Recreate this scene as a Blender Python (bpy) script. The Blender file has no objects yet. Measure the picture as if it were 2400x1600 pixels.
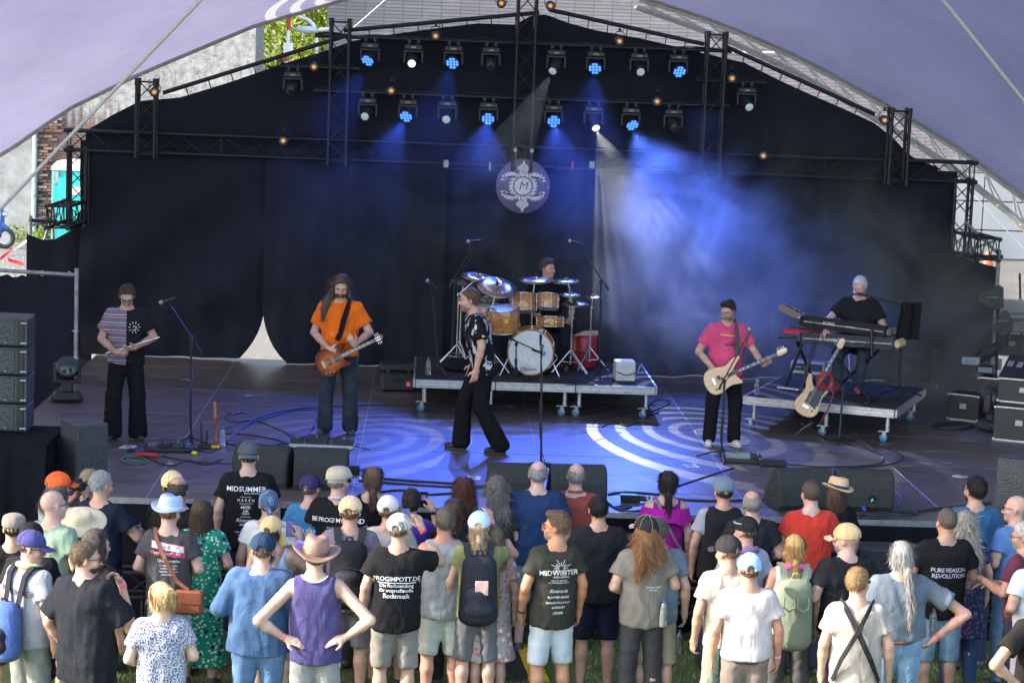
import bpy,math,random
import numpy as np
from mathutils import Vector,Matrix,noise as mnoise
from mathutils.bvhtree import BVHTree
sc=bpy.context.scene
COL=sc.collection
PI=math.pi
R_=math.radians
# -- camera
DZ=1.20
FPX,YAW,PIT,ROL=5108.43,0.0399716,0.1281076,0.0376525
CAM=np.array([-1.30767,-21.12159,DZ+4.38448])
FW=np.array([math.sin(YAW)*math.cos(PIT),math.cos(YAW)*math.cos(PIT),-math.sin(PIT)])
_r=np.array([math.cos(YAW),-math.sin(YAW),0.0]);_u=np.cross(_r,FW)
RT=math.cos(ROL)*_r+math.sin(ROL)*_u
UP=-math.sin(ROL)*_r+math.cos(ROL)*_u
cd=bpy.data.cameras.new('camera');cam=bpy.data.objects.new('camera',cd);COL.objects.link(cam)
cd.sensor_width=36.0;cd.lens=36.0*FPX/2400.0;cd.clip_end=800.0;cd.clip_start=0.1
cam.matrix_world=Matrix(((RT[0],UP[0],-FW[0],CAM[0]),(RT[1],UP[1],-FW[1],CAM[1]),(RT[2],UP[2],-FW[2],CAM[2]),(0,0,0,1)))
sc.camera=cam
# -- daylight
SUN_TO=Vector((-0.86,-0.13,0.50)).normalized()
w=bpy.data.worlds.new('World');sc.world=w;w.use_nodes=True
nt=w.node_tree;nt.nodes.clear()
wo=nt.nodes.new('ShaderNodeOutputWorld');bg=nt.nodes.new('ShaderNodeBackground');sk=nt.nodes.new('ShaderNodeTexSky')
sk.sky_type='NISHITA';sk.sun_disc=False
sk.sun_elevation=math.asin(SUN_TO.z);sk.sun_rotation=math.atan2(SUN_TO.x,SUN_TO.y)
sk.air_density=1.0;sk.dust_density=2.5;sk.ozone_density=0.6
bg.inputs['Strength'].default_value=0.15
nt.links.new(sk.outputs[0],bg.inputs[0]);nt.links.new(bg.outputs[0],wo.inputs[0])
sd=bpy.data.lights.new('sun','SUN');sun=bpy.data.objects.new('sun',sd);COL.objects.link(sun)
sd.energy=2.0;sd.angle=R_(0.5);sd.color=(1.0,0.93,0.83)
sun.rotation_euler=SUN_TO.to_track_quat('Z','Y').to_euler();sun.location=(-20,-20,25)
sc.view_settings.view_transform='Standard';sc.view_settings.look='None'
sc.view_settings.exposure=2.5;sc.view_settings.gamma=1.0;sc.view_settings.use_curve_mapping=False
sc.render.engine='CYCLES'
cy=sc.cycles
cy.use_denoising=True
try:cy.denoiser='OPENIMAGEDENOISE'
except Exception:pass
cy.max_bounces=6;cy.diffuse_bounces=4;cy.glossy_bounces=2;cy.transmission_bounces=3;cy.transparent_max_bounces=6
cy.volume_bounces=0;cy.volume_step_rate=5.0;cy.volume_max_steps=32
cy.caustics_reflective=False;cy.caustics_refractive=False
cy.sample_clamp_indirect=4.0
def ray(px,py):return FW*FPX+RT*(px-1200)-UP*(py-800)
def onz(px,py,z):
 d=ray(px,py);return Vector(CAM+d*((z-CAM[2])/d[2]))
def ony(px,py,y):
 d=ray(px,py);return Vector(CAM+d*((y-CAM[1])/d[1]))
def deck(px,py,z=0.0):return onz(px,py,DZ+z)
def proj(P):
 d=np.array(P)-CAM;z=d@FW
 return 1200+FPX*(d@RT)/z,800-FPX*(d@UP)/z
# -- objects
def tag(o,label=None,cat=None,group=None,kind=None):
 if label:o['label']=label
 if cat:o['category']=cat
 if group:o['group']=group
 if kind:o['kind']=kind
 return o
def empty(name,loc=(0,0,0),rz=0.0):
 o=bpy.data.objects.new(name,None);COL.objects.link(o);o.location=loc;o.rotation_euler=(0,0,rz)
 o.empty_display_size=0.1;return o
def link(name,me,mat=None,parent=None):
 o=bpy.data.objects.new(name,me);COL.objects.link(o)
 if mat is not None and not me.materials:me.materials.append(mat)
 if parent is not None:o.parent=parent
 return o
def copy_tree(o,parent=None):
 c=o.copy();COL.objects.link(c);c.parent=parent
 for ch in list(o.children):copy_tree(ch,c)
 return c
def np_mesh(name,V,F4,smooth=True):
 """V (n,3) float, F4 (m,4) or (m,3) int arrays -> mesh, fast"""
 me=bpy.data.meshes.new(name)
 n=F4.shape[1];m=F4.shape[0]
 me.vertices.add(len(V));me.vertices.foreach_set('co',np.ascontiguousarray(V,dtype=np.float32).ravel())
 me.loops.add(m*n);me.loops.foreach_set('vertex_index',np.ascontiguousarray(F4,dtype=np.int32).ravel())
 me.polygons.add(m);me.polygons.foreach_set('loop_start',np.arange(0,m*n,n,dtype=np.int32))
 if smooth:me.polygons.foreach_set('use_smooth',np.ones(m,dtype=bool))
 me.update();return me
class MB:
 """collects simple shapes into one mesh"""
 def __init__(s):s.v=[];s.f=[];s.sm=[]
 def add(s,V,F,smooth=False):
  b=len(s.v);s.v.extend([tuple(p)for p in V]);s.f.extend([tuple(i+b for i in f)for f in F]);s.sm.extend([smooth]*len(F));return s
 def box(s,c,d,rz=0.0,M=None):
  x,y,z=d[0]/2,d[1]/2,d[2]/2
  V=[(-x,-y,-z),(x,-y,-z),(x,y,-z),(-x,y,-z),(-x,-y,z),(x,-y,z),(x,y,z),(-x,y,z)]
  Mx=M if M is not None else Matrix.Rotation(rz,3,'Z')
  V=[Mx@Vector(p)+Vector(c)for p in V]
  return s.add(V,[(0,3,2,1),(4,5,6,7),(0,1,5,4),(1,2,6,5),(2,3,7,6),(3,0,4,7)])
 def bbox(s,c,d,b=0.01,rz=0.0,M=None):
  """box with chamfered edges"""
  x,y,z=d[0]/2,d[1]/2,d[2]/2;b=min(b,x*.9,y*.9,z*.9)
  V=[];
  Mx=M if M is not None else Matrix.Rotation(rz,3,'Z')
  for sx in(-1,1):
   for sy in(-1,1):
    for sz in(-1,1):
     V+=[(sx*(x-b),sy*(y-b),sz*z),(sx*(x-b),sy*y,sz*(z-b)),(sx*x,sy*(y-b),sz*(z-b))]
  I=lambda a,bb,c_,k:(((a>0)*2+(bb>0))*2+(c_>0))*3+k
  F=[]
  for sgn in(-1,1):
   q=[I(-1,-1,sgn,0),I(1,-1,sgn,0),I(1,1,sgn,0),I(-1,1,sgn,0)];F.append(q if sgn>0 else q[::-1])
   q=[I(-1,sgn,-1,1),I(1,sgn,-1,1),I(1,sgn,1,1),I(-1,sgn,1,1)];F.append(q[::-1]if sgn>0 else q)
   q=[I(sgn,-1,-1,2),I(sgn,1,-1,2),I(sgn,1,1,2),I(sgn,-1,1,2)];F.append(q if sgn>0 else q[::-1])
  for a in(-1,1):
   for c_ in(-1,1):
    q=[I(a,-1,c_,0),I(a,1,c_,0),I(a,1,c_,2),I(a,-1,c_,2)];F.append(q if a*c_<0 else q[::-1])
    q=[I(-1,a,c_,0),I(1,a,c_,0),I(1,a,c_,1),I(-1,a,c_,1)];F.append(q[::-1]if a*c_<0 else q)
    q=[I(a,c_,-1,1),I(a,c_,1,1),I(a,c_,1,2),I(a,c_,-1,2)];F.append(q[::-1]if a*c_<0 else q)
    for d_ in(-1,1):
     q=[I(a,c_,d_,0),I(a,c_,d_,1),I(a,c_,d_,2)];F.append(q if a*c_*d_<0 else q[::-1])
  V=[Mx@Vector(p)+Vector(c)for p in V]
  return s.add(V,F)
 def tube(s,p0,p1,r0,r1=None,n=8,caps=True):
  r1=r0 if r1 is None else r1
  p0=Vector(p0);p1=Vector(p1);d=(p1-p0)
  if d.length<1e-6:return s
  d.normalize();a=d.orthogonal().normalized();b=d.cross(a)
  V=[p0+(a*math.cos(t)+b*math.sin(t))*r0 for t in[2*PI*i/n for i in range(n)]]+[p1+(a*math.cos(t)+b*math.sin(t))*r1 for t in[2*PI*i/n for i in range(n)]]
  F=[(i,(i+1)%n,n+(i+1)%n,n+i)for i in range(n)]
  s.add(V,F,True)
  if caps:s.add(V,[tuple(range(n-1,-1,-1)),tuple(range(n,2*n))])
  return s
 def path(s,pts,r,n=6,closed=False):
  pts=[Vector(p)for p in pts];m=len(pts);V=[];up=None
  for i,p in enumerate(pts):
   t=(pts[(i+1)%m]-pts[i-1])if(closed or 0<i<m-1)else(pts[1]-pts[0]if i==0 else pts[-1]-pts[-2])
   t.normalize()
   if up is None:up=t.orthogonal().normalized()
   up=(up-t*up.dot(t));up=up.normalized()if up.length>1e-6 else t.orthogonal().normalized()
   b=t.cross(up);rr=r[i]if isinstance(r,(list,tuple))else r
   V+=[p+(up*math.cos(2*PI*k/n)+b*math.sin(2*PI*k/n))*rr for k in range(n)]
  F=[]
  for i in range(m if closed else m-1):
   j=(i+1)%m
   F+=[(i*n+k,i*n+(k+1)%n,j*n+(k+1)%n,j*n+k)for k in range(n)]
  s.add(V,F,True)
  if not closed:s.add(V,[tuple(range(n-1,-1,-1)),tuple(range((m-1)*n,m*n))])
  return s
 def lathe(s,prof,n=16,M=None,smooth=True,sx=1.0,sy=1.0):
  """prof: list of (r,z)"""
  V=[];Mx=M if M is not None else Matrix.Identity(4)
  for r,z in prof:V+=[Mx@Vector((r*sx*math.cos(2*PI*k/n),r*sy*math.sin(2*PI*k/n),z))for k in range(n)]
  F=[]
  for i in range(len(prof)-1):F+=[(i*n+k,i*n+(k+1)%n,(i+1)*n+(k+1)%n,(i+1)*n+k)for k in range(n)]
  s.add(V,F,smooth)
  if prof[0][0]>1e-4:s.add(V[:n],[tuple(range(n-1,-1,-1))])
  if prof[-1][0]>1e-4:s.add(V[-n:],[tuple(range(n))])
  return s
 def prism(s,poly,d,M=None,bev=0.0):
  """poly in local XY, extruded from z=-d/2 to d/2; optional bevel"""
  Mx=M if M is not None else Matrix.Identity(4);n=len(poly)
  area=sum(poly[i][0]*poly[(i+1)%n][1]-poly[(i+1)%n][0]*poly[i][1]for i in range(n))
  if area<0:poly=poly[::-1]
  rings=[]
  if bev>0:
   ins=[]
   for i in range(n):
    a=Vector(poly[i-1]);p=Vector(poly[i]);b=Vector(poly[(i+1)%n])
    t=(b-a);nn=Vector((-t.y,t.x));nn=nn.normalized()if nn.length>1e-9 else nn
    ins.append((p.x+nn.x*bev,p.y+nn.y*bev))
   rings=[(ins,-d/2),(poly,-d/2+bev),(poly,d/2-bev),(ins,d/2)]
  else:rings=[(poly,-d/2),(poly,d/2)]
  V=[]
  for pl,z in rings:V+=[Mx@Vector((p[0],p[1],z))for p in pl]
  F=[]
  for r in range(len(rings)-1):F+=[(r*n+i,r*n+(i+1)%n,(r+1)*n+(i+1)%n,(r+1)*n+i)for i in range(n)]
  F+=[tuple(range(n-1,-1,-1)),tuple(range((len(rings)-1)*n,len(rings)*n))]
  return s.add(V,F)
 def ball(s,c,r,n=10,m=7,M=None):
  r=(r,r,r)if not isinstance(r,(tuple,list))else r
  Mx=M if M is not None else Matrix.Identity(3);V=[]
  for i in range(m+1):
   th=PI*i/m
   for k in range(n):V.append(Mx@Vector((r[0]*math.sin(th)*math.cos(2*PI*k/n),r[1]*math.sin(th)*math.sin(2*PI*k/n),-r[2]*math.cos(th)))+Vector(c))
  F=[(i*n+k,i*n+(k+1)%n,(i+1)*n+(k+1)%n,(i+1)*n+k)for i in range(m)for k in range(n)]
  return s.add(V,F,True)
 def mesh(s,name):
  me=bpy.data.meshes.new(name);me.from_pydata([tuple(p)for p in s.v],[],s.f)
  me.polygons.foreach_set('use_smooth',s.sm);me.update();return me
 def build(s,name,mat,parent=None):return link(name,s.mesh(name),mat,parent)
def text_mb(txt,size,bold=0.0,spacing=1.0,shear=0.0,align='CENTER'):
 """verts (x,y) and faces of a line of text, centred on the origin"""
 cu=bpy.data.curves.new('lettering','FONT');cu.body=txt;cu.size=size;cu.align_x=align;cu.align_y='CENTER'
 cu.offset=bold*.35;cu.space_character=spacing;cu.shear=shear;cu.resolution_u=2
 o=bpy.data.objects.new('lettering',cu);COL.objects.link(o)
 dg=bpy.context.evaluated_depsgraph_get();me=o.evaluated_get(dg).to_mesh()
 V=[tuple(v.co)for v in me.vertices];F=[tuple(p.vertices)for p in me.polygons]
 o.evaluated_get(dg).to_mesh_clear();bpy.data.objects.remove(o);bpy.data.curves.remove(cu)
 return V,F
# -- materials
def newmat(name):
 m=bpy.data.materials.new(name);m.use_nodes=True;nt=m.node_tree
 b=nt.nodes['Principled BSDF'];return m,nt,b
def N(nt,t,**kw):
 n=nt.nodes.new(t)
 for k,v in kw.items():
  if k in n.inputs:n.inputs[k].default_value=v
  else:setattr(n,k,v)
 return n
def ramp(nt,stops,fac=None):
 r=nt.nodes.new('ShaderNodeValToRGB');e=r.color_ramp.elements
 while len(e)<len(stops):e.new(0.5)
 for el,(p,c)in zip(e,stops):el.position=p;el.color=(c[0],c[1],c[2],1)if len(c)==3 else c
 if fac is not None:nt.links.new(fac,r.inputs['Fac'])
 return r
def C4(c):return(c[0],c[1],c[2],1.0)
def mul(c,k):return tuple(min(1.0,x*k)for x in c)
def mixc(a,b,t):return tuple(x*(1-t)+y*t for x,y in zip(a,b))
def paint(name,col,rough=.5,metal=0.0,nscale=8.0,namt=.18,bump=0.0,bscale=60.0,spec=.5,stretch=None,emit=None,estr=0.0,coat=0.0,alpha=1.0,trans=0.0,col2=None):
 """base colour with mottling and fine relief"""
 m,nt,b=newmat(name);L=nt.links
 tc=N(nt,'ShaderNodeTexCoord');mp=N(nt,'ShaderNodeMapping');L.new(tc.outputs['Object'],mp.inputs[0])
 if stretch:mp.inputs['Scale'].default_value=stretch
 if namt>0:
  n1=N(nt,'ShaderNodeTexNoise',Scale=nscale,Detail=5.0,Roughness=.65);L.new(mp.outputs[0],n1.inputs['Vector'])
  c2=col2 if col2 else mul(col,1-namt*1.3);c3=mul(col,1+namt)
  r=ramp(nt,[(.3,c2),(.7,c3)],n1.outputs['Fac']);L.new(r.outputs[0],b.inputs['Base Color'])
  rr=ramp(nt,[(.3,(rough*.85,)*3),(.75,(min(1,rough*1.15),)*3)],n1.outputs['Fac']);L.new(rr.outputs[0],b.inputs['Roughness'])
 else:
  b.inputs['Base Color'].default_value=C4(col);b.inputs['Roughness'].default_value=rough
 b.inputs['Metallic'].default_value=metal;b.inputs['Specular IOR Level'].default_value=spec
 b.inputs['Coat Weight'].default_value=coat;b.inputs['Alpha'].default_value=alpha;b.inputs['Transmission Weight'].default_value=trans
 if bump>0:
  n2=N(nt,'ShaderNodeTexNoise',Scale=bscale,Detail=4.0);L.new(mp.outputs[0],n2.inputs['Vector'])
  bp=N(nt,'ShaderNodeBump',Strength=bump,Distance=0.01);L.new(n2.outputs['Fac'],bp.inputs['Height']);L.new(bp.outputs[0],b.inputs['Normal'])
 if emit:b.inputs['Emission Color'].default_value=C4(emit);b.inputs['Emission Strength'].default_value=estr
 return m
_fab={}
def fabric(col,pattern=None,c2=None,c3=None,rough=.85,sheen=.0,key=None):
 """woven cloth: weave relief, soft creases; optional print"""
 k=(tuple(col),pattern,tuple(c2)if c2 else None,tuple(c3)if c3 else None)
 if k in _fab:return _fab[k]
 m,nt,b=newmat('fabric');L=nt.links
 tc=N(nt,'ShaderNodeTexCoord');n1=N(nt,'ShaderNodeTexNoise',Scale=5.0,Detail=6.0,Roughness=.6);L.new(tc.outputs['Object'],n1.inputs['Vector'])
 base=ramp(nt,[(.3,mul(col,.82)),(.7,mul(col,1.15))],n1.outputs['Fac']).outputs[0]
 if pattern=='floral' or pattern=='dots':
  v=N(nt,'ShaderNodeTexVoronoi',Scale=(26.0 if pattern=='floral' else 75.0));L.new(tc.outputs['Object'],v.inputs['Vector'])
  v2=N(nt,'ShaderNodeTexVoronoi',Scale=11.0);L.new(tc.outputs['Object'],v2.inputs['Vector'])
  r1=ramp(nt,[(.0,(1,1,1)),(.30,(1,1,1)),(.36,(0,0,0))],v.outputs['Distance'])if pattern=='floral' else ramp(nt,[(.0,(1,1,1)),(.42,(1,1,1)),(.5,(0,0,0))],v.outputs['Distance'])
  mx=N(nt,'ShaderNodeMixRGB');L.new(r1.outputs[0],mx.inputs[0]);L.new(base,mx.inputs[1]);mx.inputs[2].default_value=C4(c2);base=mx.outputs[0]
  if c3:
   r2=ramp(nt,[(.0,(1,1,1)),(.22,(1,1,1)),(.27,(0,0,0))],v2.outputs['Distance'])
   mx2=N(nt,'ShaderNodeMixRGB');L.new(r2.outputs[0],mx2.inputs[0]);L.new(base,mx2.inputs[1]);mx2.inputs[2].default_value=C4(c3);base=mx2.outputs[0]
 elif pattern=='splash':
  n3=N(nt,'ShaderNodeTexNoise',Scale=7.0,Detail=2.0,Distortion=1.6);mp=N(nt,'ShaderNodeMapping');mp.inputs['Scale'].default_value=(1.4,1.4,.7)
  L.new(tc.outputs['Object'],mp.inputs[0]);L.new(mp.outputs[0],n3.inputs['Vector'])
  r1=ramp(nt,[(.565,(0,0,0)),(.59,(1,1,1)),(.66,(1,1,1)),(.68,(0,0,0))],n3.outputs['Fac'])
  mx=N(nt,'ShaderNodeMixRGB');L.new(r1.outputs[0],mx.inputs[0]);L.new(base,mx.inputs[1]);mx.inputs[2].default_value=C4(c2);base=mx.outputs[0]
 elif pattern=='aztec':
  sp=N(nt,'ShaderNodeSeparateXYZ');L.new(tc.outputs['Object'],sp.inputs[0])
  zz=N(nt,'ShaderNodeMath',operation='PINGPONG');L.new(sp.outputs['X'],zz.inputs[0]);zz.inputs[1].default_value=.013
  ad=N(nt,'ShaderNodeMath',operation='ADD');L.new(sp.outputs['Z'],ad.inputs[0]);L.new(zz.outputs[0],ad.inputs[1])
  md=N(nt,'ShaderNodeMath',operation='MODULO');L.new(ad.outputs[0],md.inputs[0]);md.inputs[1].default_value=.085
  dv=N(nt,'ShaderNodeMath',operation='DIVIDE');L.new(md.outputs[0],dv.inputs[0]);dv.inputs[1].default_value=.085
  r1=ramp(nt,[(0,(.02,.02,.03)),(.12,(.42,.38,.40)),(.2,(.02,.02,.03)),(.32,(.55,.08,.16)),(.42,(.38,.34,.40)),(.5,(.03,.25,.28)),(.62,(.02,.02,.03)),(.7,(.6,.2,.25)),(.8,(.40,.37,.40)),(.9,(.05,.2,.3))],dv.outputs[0]);r1.color_ramp.interpolation='CONSTANT'
  lt=N(nt,'ShaderNodeMath',operation='GREATER_THAN');L.new(sp.outputs['X'],lt.inputs[0]);lt.inputs[1].default_value=0.0
  mx=N(nt,'ShaderNodeMixRGB');L.new(lt.outputs[0],mx.inputs[0]);L.new(base,mx.inputs[1]);L.new(r1.outputs[0],mx.inputs[2]);base=mx.outputs[0]
 elif pattern=='denim':
  n3=N(nt,'ShaderNodeTexNoise',Scale=3.0,Detail=3.0);L.new(tc.outputs['Object'],n3.inputs['Vector'])
  mx=N(nt,'ShaderNodeMixRGB');r1=ramp(nt,[(.4,(0,0,0)),(.75,(.8,.8,.8))],n3.outputs['Fac']);L.new(r1.outputs[0],mx.inputs[0]);L.new(base,mx.inputs[1]);mx.inputs[2].default_value=C4(c2 or mul(col,1.7));base=mx.outputs[0]
 L.new(base,b.inputs['Base Color']);b.inputs['Roughness'].default_value=rough;b.inputs['Specular IOR Level'].default_value=.12
 b.inputs['Sheen Weight'].default_value=.0 if max(col)<.12 else.08
 n2=N(nt,'ShaderNodeTexNoise',Scale=9.0,Detail=4.0,Roughness=.5,Distortion=1.2);mp2=N(nt,'ShaderNodeMapping');mp2.inputs['Scale'].default_value=(1.0,1.0,.6);mp2.inputs['Rotation'].default_value=(.3,.5,0)
 L.new(tc.outputs['Object'],mp2.inputs[0]);L.new(mp2.outputs[0],n2.inputs['Vector'])
 bp=N(nt,'ShaderNodeBump',Strength=.5,Distance=.03);L.new(n2.outputs['Fac'],bp.inputs['Height'])
 n4=N(nt,'ShaderNodeTexNoise',Scale=420.0,Detail=1.0);L.new(tc.outputs['Object'],n4.inputs['Vector'])
 bp2=N(nt,'ShaderNodeBump',Strength=.15,Distance=.002);L.new(n4.outputs['Fac'],bp2.inputs['Height']);L.new(bp.outputs[0],bp2.inputs['Normal']);L.new(bp2.outputs[0],b.inputs['Normal'])
 _fab[k]=m;return m
_skin={}
def skin(col):
 k=tuple(col)
 if k in _skin:return _skin[k]
 m,nt,b=newmat('skin');L=nt.links
 tc=N(nt,'ShaderNodeTexCoord');n1=N(nt,'ShaderNodeTexNoise',Scale=14.0,Detail=5.0);L.new(tc.outputs['Object'],n1.inputs['Vector'])
 r=ramp(nt,[(.3,(col[0]*.85,col[1]*.74,col[2]*.7)),(.68,mul(col,1.1))],n1.outputs['Fac']);L.new(r.outputs[0],b.inputs['Base Color'])
 b.inputs['Roughness'].default_value=.5;b.inputs['Specular IOR Level'].default_value=.35
 b.inputs['Subsurface Weight'].default_value=0.0
 n2=N(nt,'ShaderNodeTexNoise',Scale=120.0,Detail=3.0);L.new(tc.outputs['Object'],n2.inputs['Vector'])
 bp=N(nt,'ShaderNodeBump',Strength=.12,Distance=.004);L.new(n2.outputs['Fac'],bp.inputs['Height']);L.new(bp.outputs[0],b.inputs['Normal'])
 _skin[k]=m;return m
_hair={}
def hairmat(col,curly=False):
 k=(tuple(col),curly)
 if k in _hair:return _hair[k]
 m,nt,b=newmat('hair');L=nt.links
 tc=N(nt,'ShaderNodeTexCoord');mp=N(nt,'ShaderNodeMapping');mp.inputs['Scale'].default_value=(1,1,.16)if not curly else(1,1,.5)
 L.new(tc.outputs['Object'],mp.inputs[0]);n1=N(nt,'ShaderNodeTexNoise',Scale=(150.0 if not curly else 95.0),Detail=4.0,Roughness=.7,Distortion=.6 if not curly else 2.0);L.new(mp.outputs[0],n1.inputs['Vector'])
 r=ramp(nt,[(.3,mul(col,.45)),(.55,col),(.72,mul(col,1.5))],n1.outputs['Fac']);ge=N(nt,'ShaderNodeNewGeometry');r2=ramp(nt,[(0,(.45,.45,.45)),(.6,(1,1,1)),(1,(1.5,1.45,1.4))],ge.outputs['Random Per Island']);mm=N(nt,'ShaderNodeMixRGB',blend_type='MULTIPLY');mm.inputs[0].default_value=1.0;L.new(r.outputs[0],mm.inputs[1]);L.new(r2.outputs[0],mm.inputs[2]);L.new(mm.outputs[0],b.inputs['Base Color'])
 b.inputs['Roughness'].default_value=.55;b.inputs['Specular IOR Level'].default_value=.3
 bp=N(nt,'ShaderNodeBump',Strength=.9,Distance=.012);L.new(n1.outputs['Fac'],bp.inputs['Height']);L.new(bp.outputs[0],b.inputs['Normal'])
 _hair[k]=m;return m
# -- signed-distance surfaces (numpy)
class Prim:
 def __init__(s,kind,k,sub,cuts,**kw):s.kind=kind;s.k=k;s.sub=sub;s.cuts=cuts or[];s.__dict__.update(kw)
def cone(a,b,ra,rb=None,k=.02,q=1.0,sub=False,cuts=None):
 return Prim('cone',k,sub,cuts,a=np.array(a,float),b=np.array(b,float),ra=ra,rb=ra if rb is None else rb,q=q)
def ell(c,r,k=.02,Rm=None,sub=False,cuts=None):
 return Prim('ell',k,sub,cuts,c=np.array(c,float),r=np.array(r,float),Rm=np.eye(3)if Rm is None else np.array(Rm,float))
def prim_box(p):
 if p.kind=='cone':
  m=max(p.ra,p.rb);mm=np.array([m,m*max(p.q,.01)if p.q<1 else m*p.q,m])
  return np.minimum(p.a,p.b)-mm,np.maximum(p.a,p.b)+mm
 m=p.r.max();return p.c-m,p.c+m
def prim_eval(p,X,Y,Z):
 if p.kind=='cone':
  q=p.q;ax,ay,az=p.a[0],p.a[1]/q,p.a[2];bx,by,bz=p.b[0]-ax,p.b[1]/q-ay,p.b[2]-az
  x=X-ax;y=Y/q-ay;z=Z-az
  t=np.clip((x*bx+y*by+z*bz)/(bx*bx+by*by+bz*bz+1e-12),0,1)
  d=np.sqrt((x-t*bx)**2+(y-t*by)**2+(z-t*bz)**2)-(p.ra+(p.rb-p.ra)*t)
  if q<1:d=d*(q+(1-q)*.35)
 else:
  c=p.c;Rm=p.Rm;x=X-c[0];y=Y-c[1];z=Z-c[2]
  u=(x*Rm[0,0]+y*Rm[1,0]+z*Rm[2,0])/p.r[0];v=(x*Rm[0,1]+y*Rm[1,1]+z*Rm[2,1])/p.r[1];w_=(x*Rm[0,2]+y*Rm[1,2]+z*Rm[2,2])/p.r[2]
  k0=np.sqrt(u*u+v*v+w_*w_)+1e-9;k1=np.sqrt((u/p.r[0])**2+(v/p.r[1])**2+(w_/p.r[2])**2)+1e-9
  d=k0*(k0-1)/k1
 for pt,n in p.cuts:d=np.maximum(d,(X-pt[0])*n[0]+(Y-pt[1])*n[1]+(Z-pt[2])*n[2])
 return d
def field(prims,lo,hi,h):
 n=np.maximum(np.ceil((np.array(hi)-np.array(lo))/h).astype(int)+1,3);ax=[lo[i]+h*np.arange(n[i])for i in range(3)]
 D=np.full(n,1.0,dtype=np.float64)
 for p in prims:
  a,b=prim_box(p);pad=p.k+2.5*h
  i0=[max(0,int((a[i]-pad-lo[i])/h))for i in range(3)];i1=[min(n[i],int((b[i]+pad-lo[i])/h)+2)for i in range(3)]
  if any(i1[i]-i0[i]<1 for i in range(3)):continue
  sl=tuple(slice(i0[i],i1[i])for i in range(3))
  X=ax[0][sl[0]][:,None,None];Y=ax[1][sl[1]][None,:,None];Z=ax[2][sl[2]][None,None,:]
  d=prim_eval(p,X,Y,Z);o=D[sl];k=p.k
  if p.sub:
   d=-d;hh=np.clip(.5-.5*(o-d)/k,0,1);D[sl]=o*(1-hh)+d*hh+k*hh*(1-hh)
  else:
   hh=np.clip(.5+.5*(d-o)/k,0,1);D[sl]=d*(1-hh)+o*hh-k*hh*(1-hh)
 return D,ax
def nets(D,ax,h):
 s=D<0;n=D.shape
 c=np.zeros((n[0]-1,n[1]-1,n[2]-1),dtype=np.int8)
 for i in(0,1):
  for j in(0,1):
   for k in(0,1):c+=s[i:n[0]-1+i,j:n[1]-1+j,k:n[2]-1+k]
 I=np.argwhere((c>0)&(c<8))
 if len(I)==0:return np.zeros((0,3)),np.zeros((0,4),int)
 acc=np.zeros((len(I),3));cnt=np.zeros(len(I))
 cor=[(i,j,k)for i in(0,1)for j in(0,1)for k in(0,1)]
 vals={q:D[I[:,0]+q[0],I[:,1]+q[1],I[:,2]+q[2]]for q in cor}
 for q in cor:
  for a in range(3):
   if q[a]==0:
    q2=list(q);q2[a]=1;va=vals[q];vb=vals[tuple(q2)];m=(va<0)!=(vb<0)
    t=np.where(m,va/np.where(m,va-vb,1),0)
    for e in range(3):acc[:,e]+=np.where(m,q[e]+(t if e==a else 0),0)
    cnt+=m
 P=acc/cnt[:,None]
 V=np.stack([ax[e][0]+h*(I[:,e]+P[:,e])for e in range(3)],1)
 vid=np.full(c.shape,-1,dtype=np.int64);vid[I[:,0],I[:,1],I[:,2]]=np.arange(len(I))
 Fs=[]
 for a in range(3):
  b_,c_=(a+1)%3,(a+2)%3
  s0=[slice(None)]*3;s1=[slice(None)]*3;s0[a]=slice(0,n[a]-1);s1[a]=slice(1,n[a])
  ch=s[tuple(s0)]!=s[tuple(s1)]
  E=np.argwhere(ch);E=E[(E[:,b_]>0)&(E[:,c_]>0)&(E[:,b_]<n[b_]-1)&(E[:,c_]<n[c_]-1)]
  if len(E)==0:continue
  def cell(db,dc):
   q=E.copy();q[:,b_]+=db;q[:,c_]+=dc;return vid[q[:,0],q[:,1],q[:,2]]
  Q=np.stack([cell(-1,-1),cell(0,-1),cell(0,0),cell(-1,0)],1)
  ins=s[E[:,0],E[:,1],E[:,2]];Q[~ins]=Q[~ins][:,::-1];Fs.append(Q)
 F=np.concatenate(Fs);F=F[(F>=0).all(1)]
 return V,F
def wr(seed,n=5,f0=9,f1=26,aniso=(1,1,.5)):
 """a random crease field: sum of warped waves"""
 rs=np.random.RandomState(seed);W=[]
 for _ in range(n):
  d=rs.normal(size=3)*np.array(aniso);d/=np.linalg.norm(d);W.append((d*rs.uniform(f0,f1),rs.uniform(0,6.3),rs.normal(size=3)*7,rs.uniform(0,6.3)))
 def fn(P):
  v=0
  for d,ph,d2,p2 in W:
   u=P@d+ph+1.3*np.sin(P@d2+p2);v=v+(1-np.abs(np.sin(u*.5))*2)
  return v/n
 return fn
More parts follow.
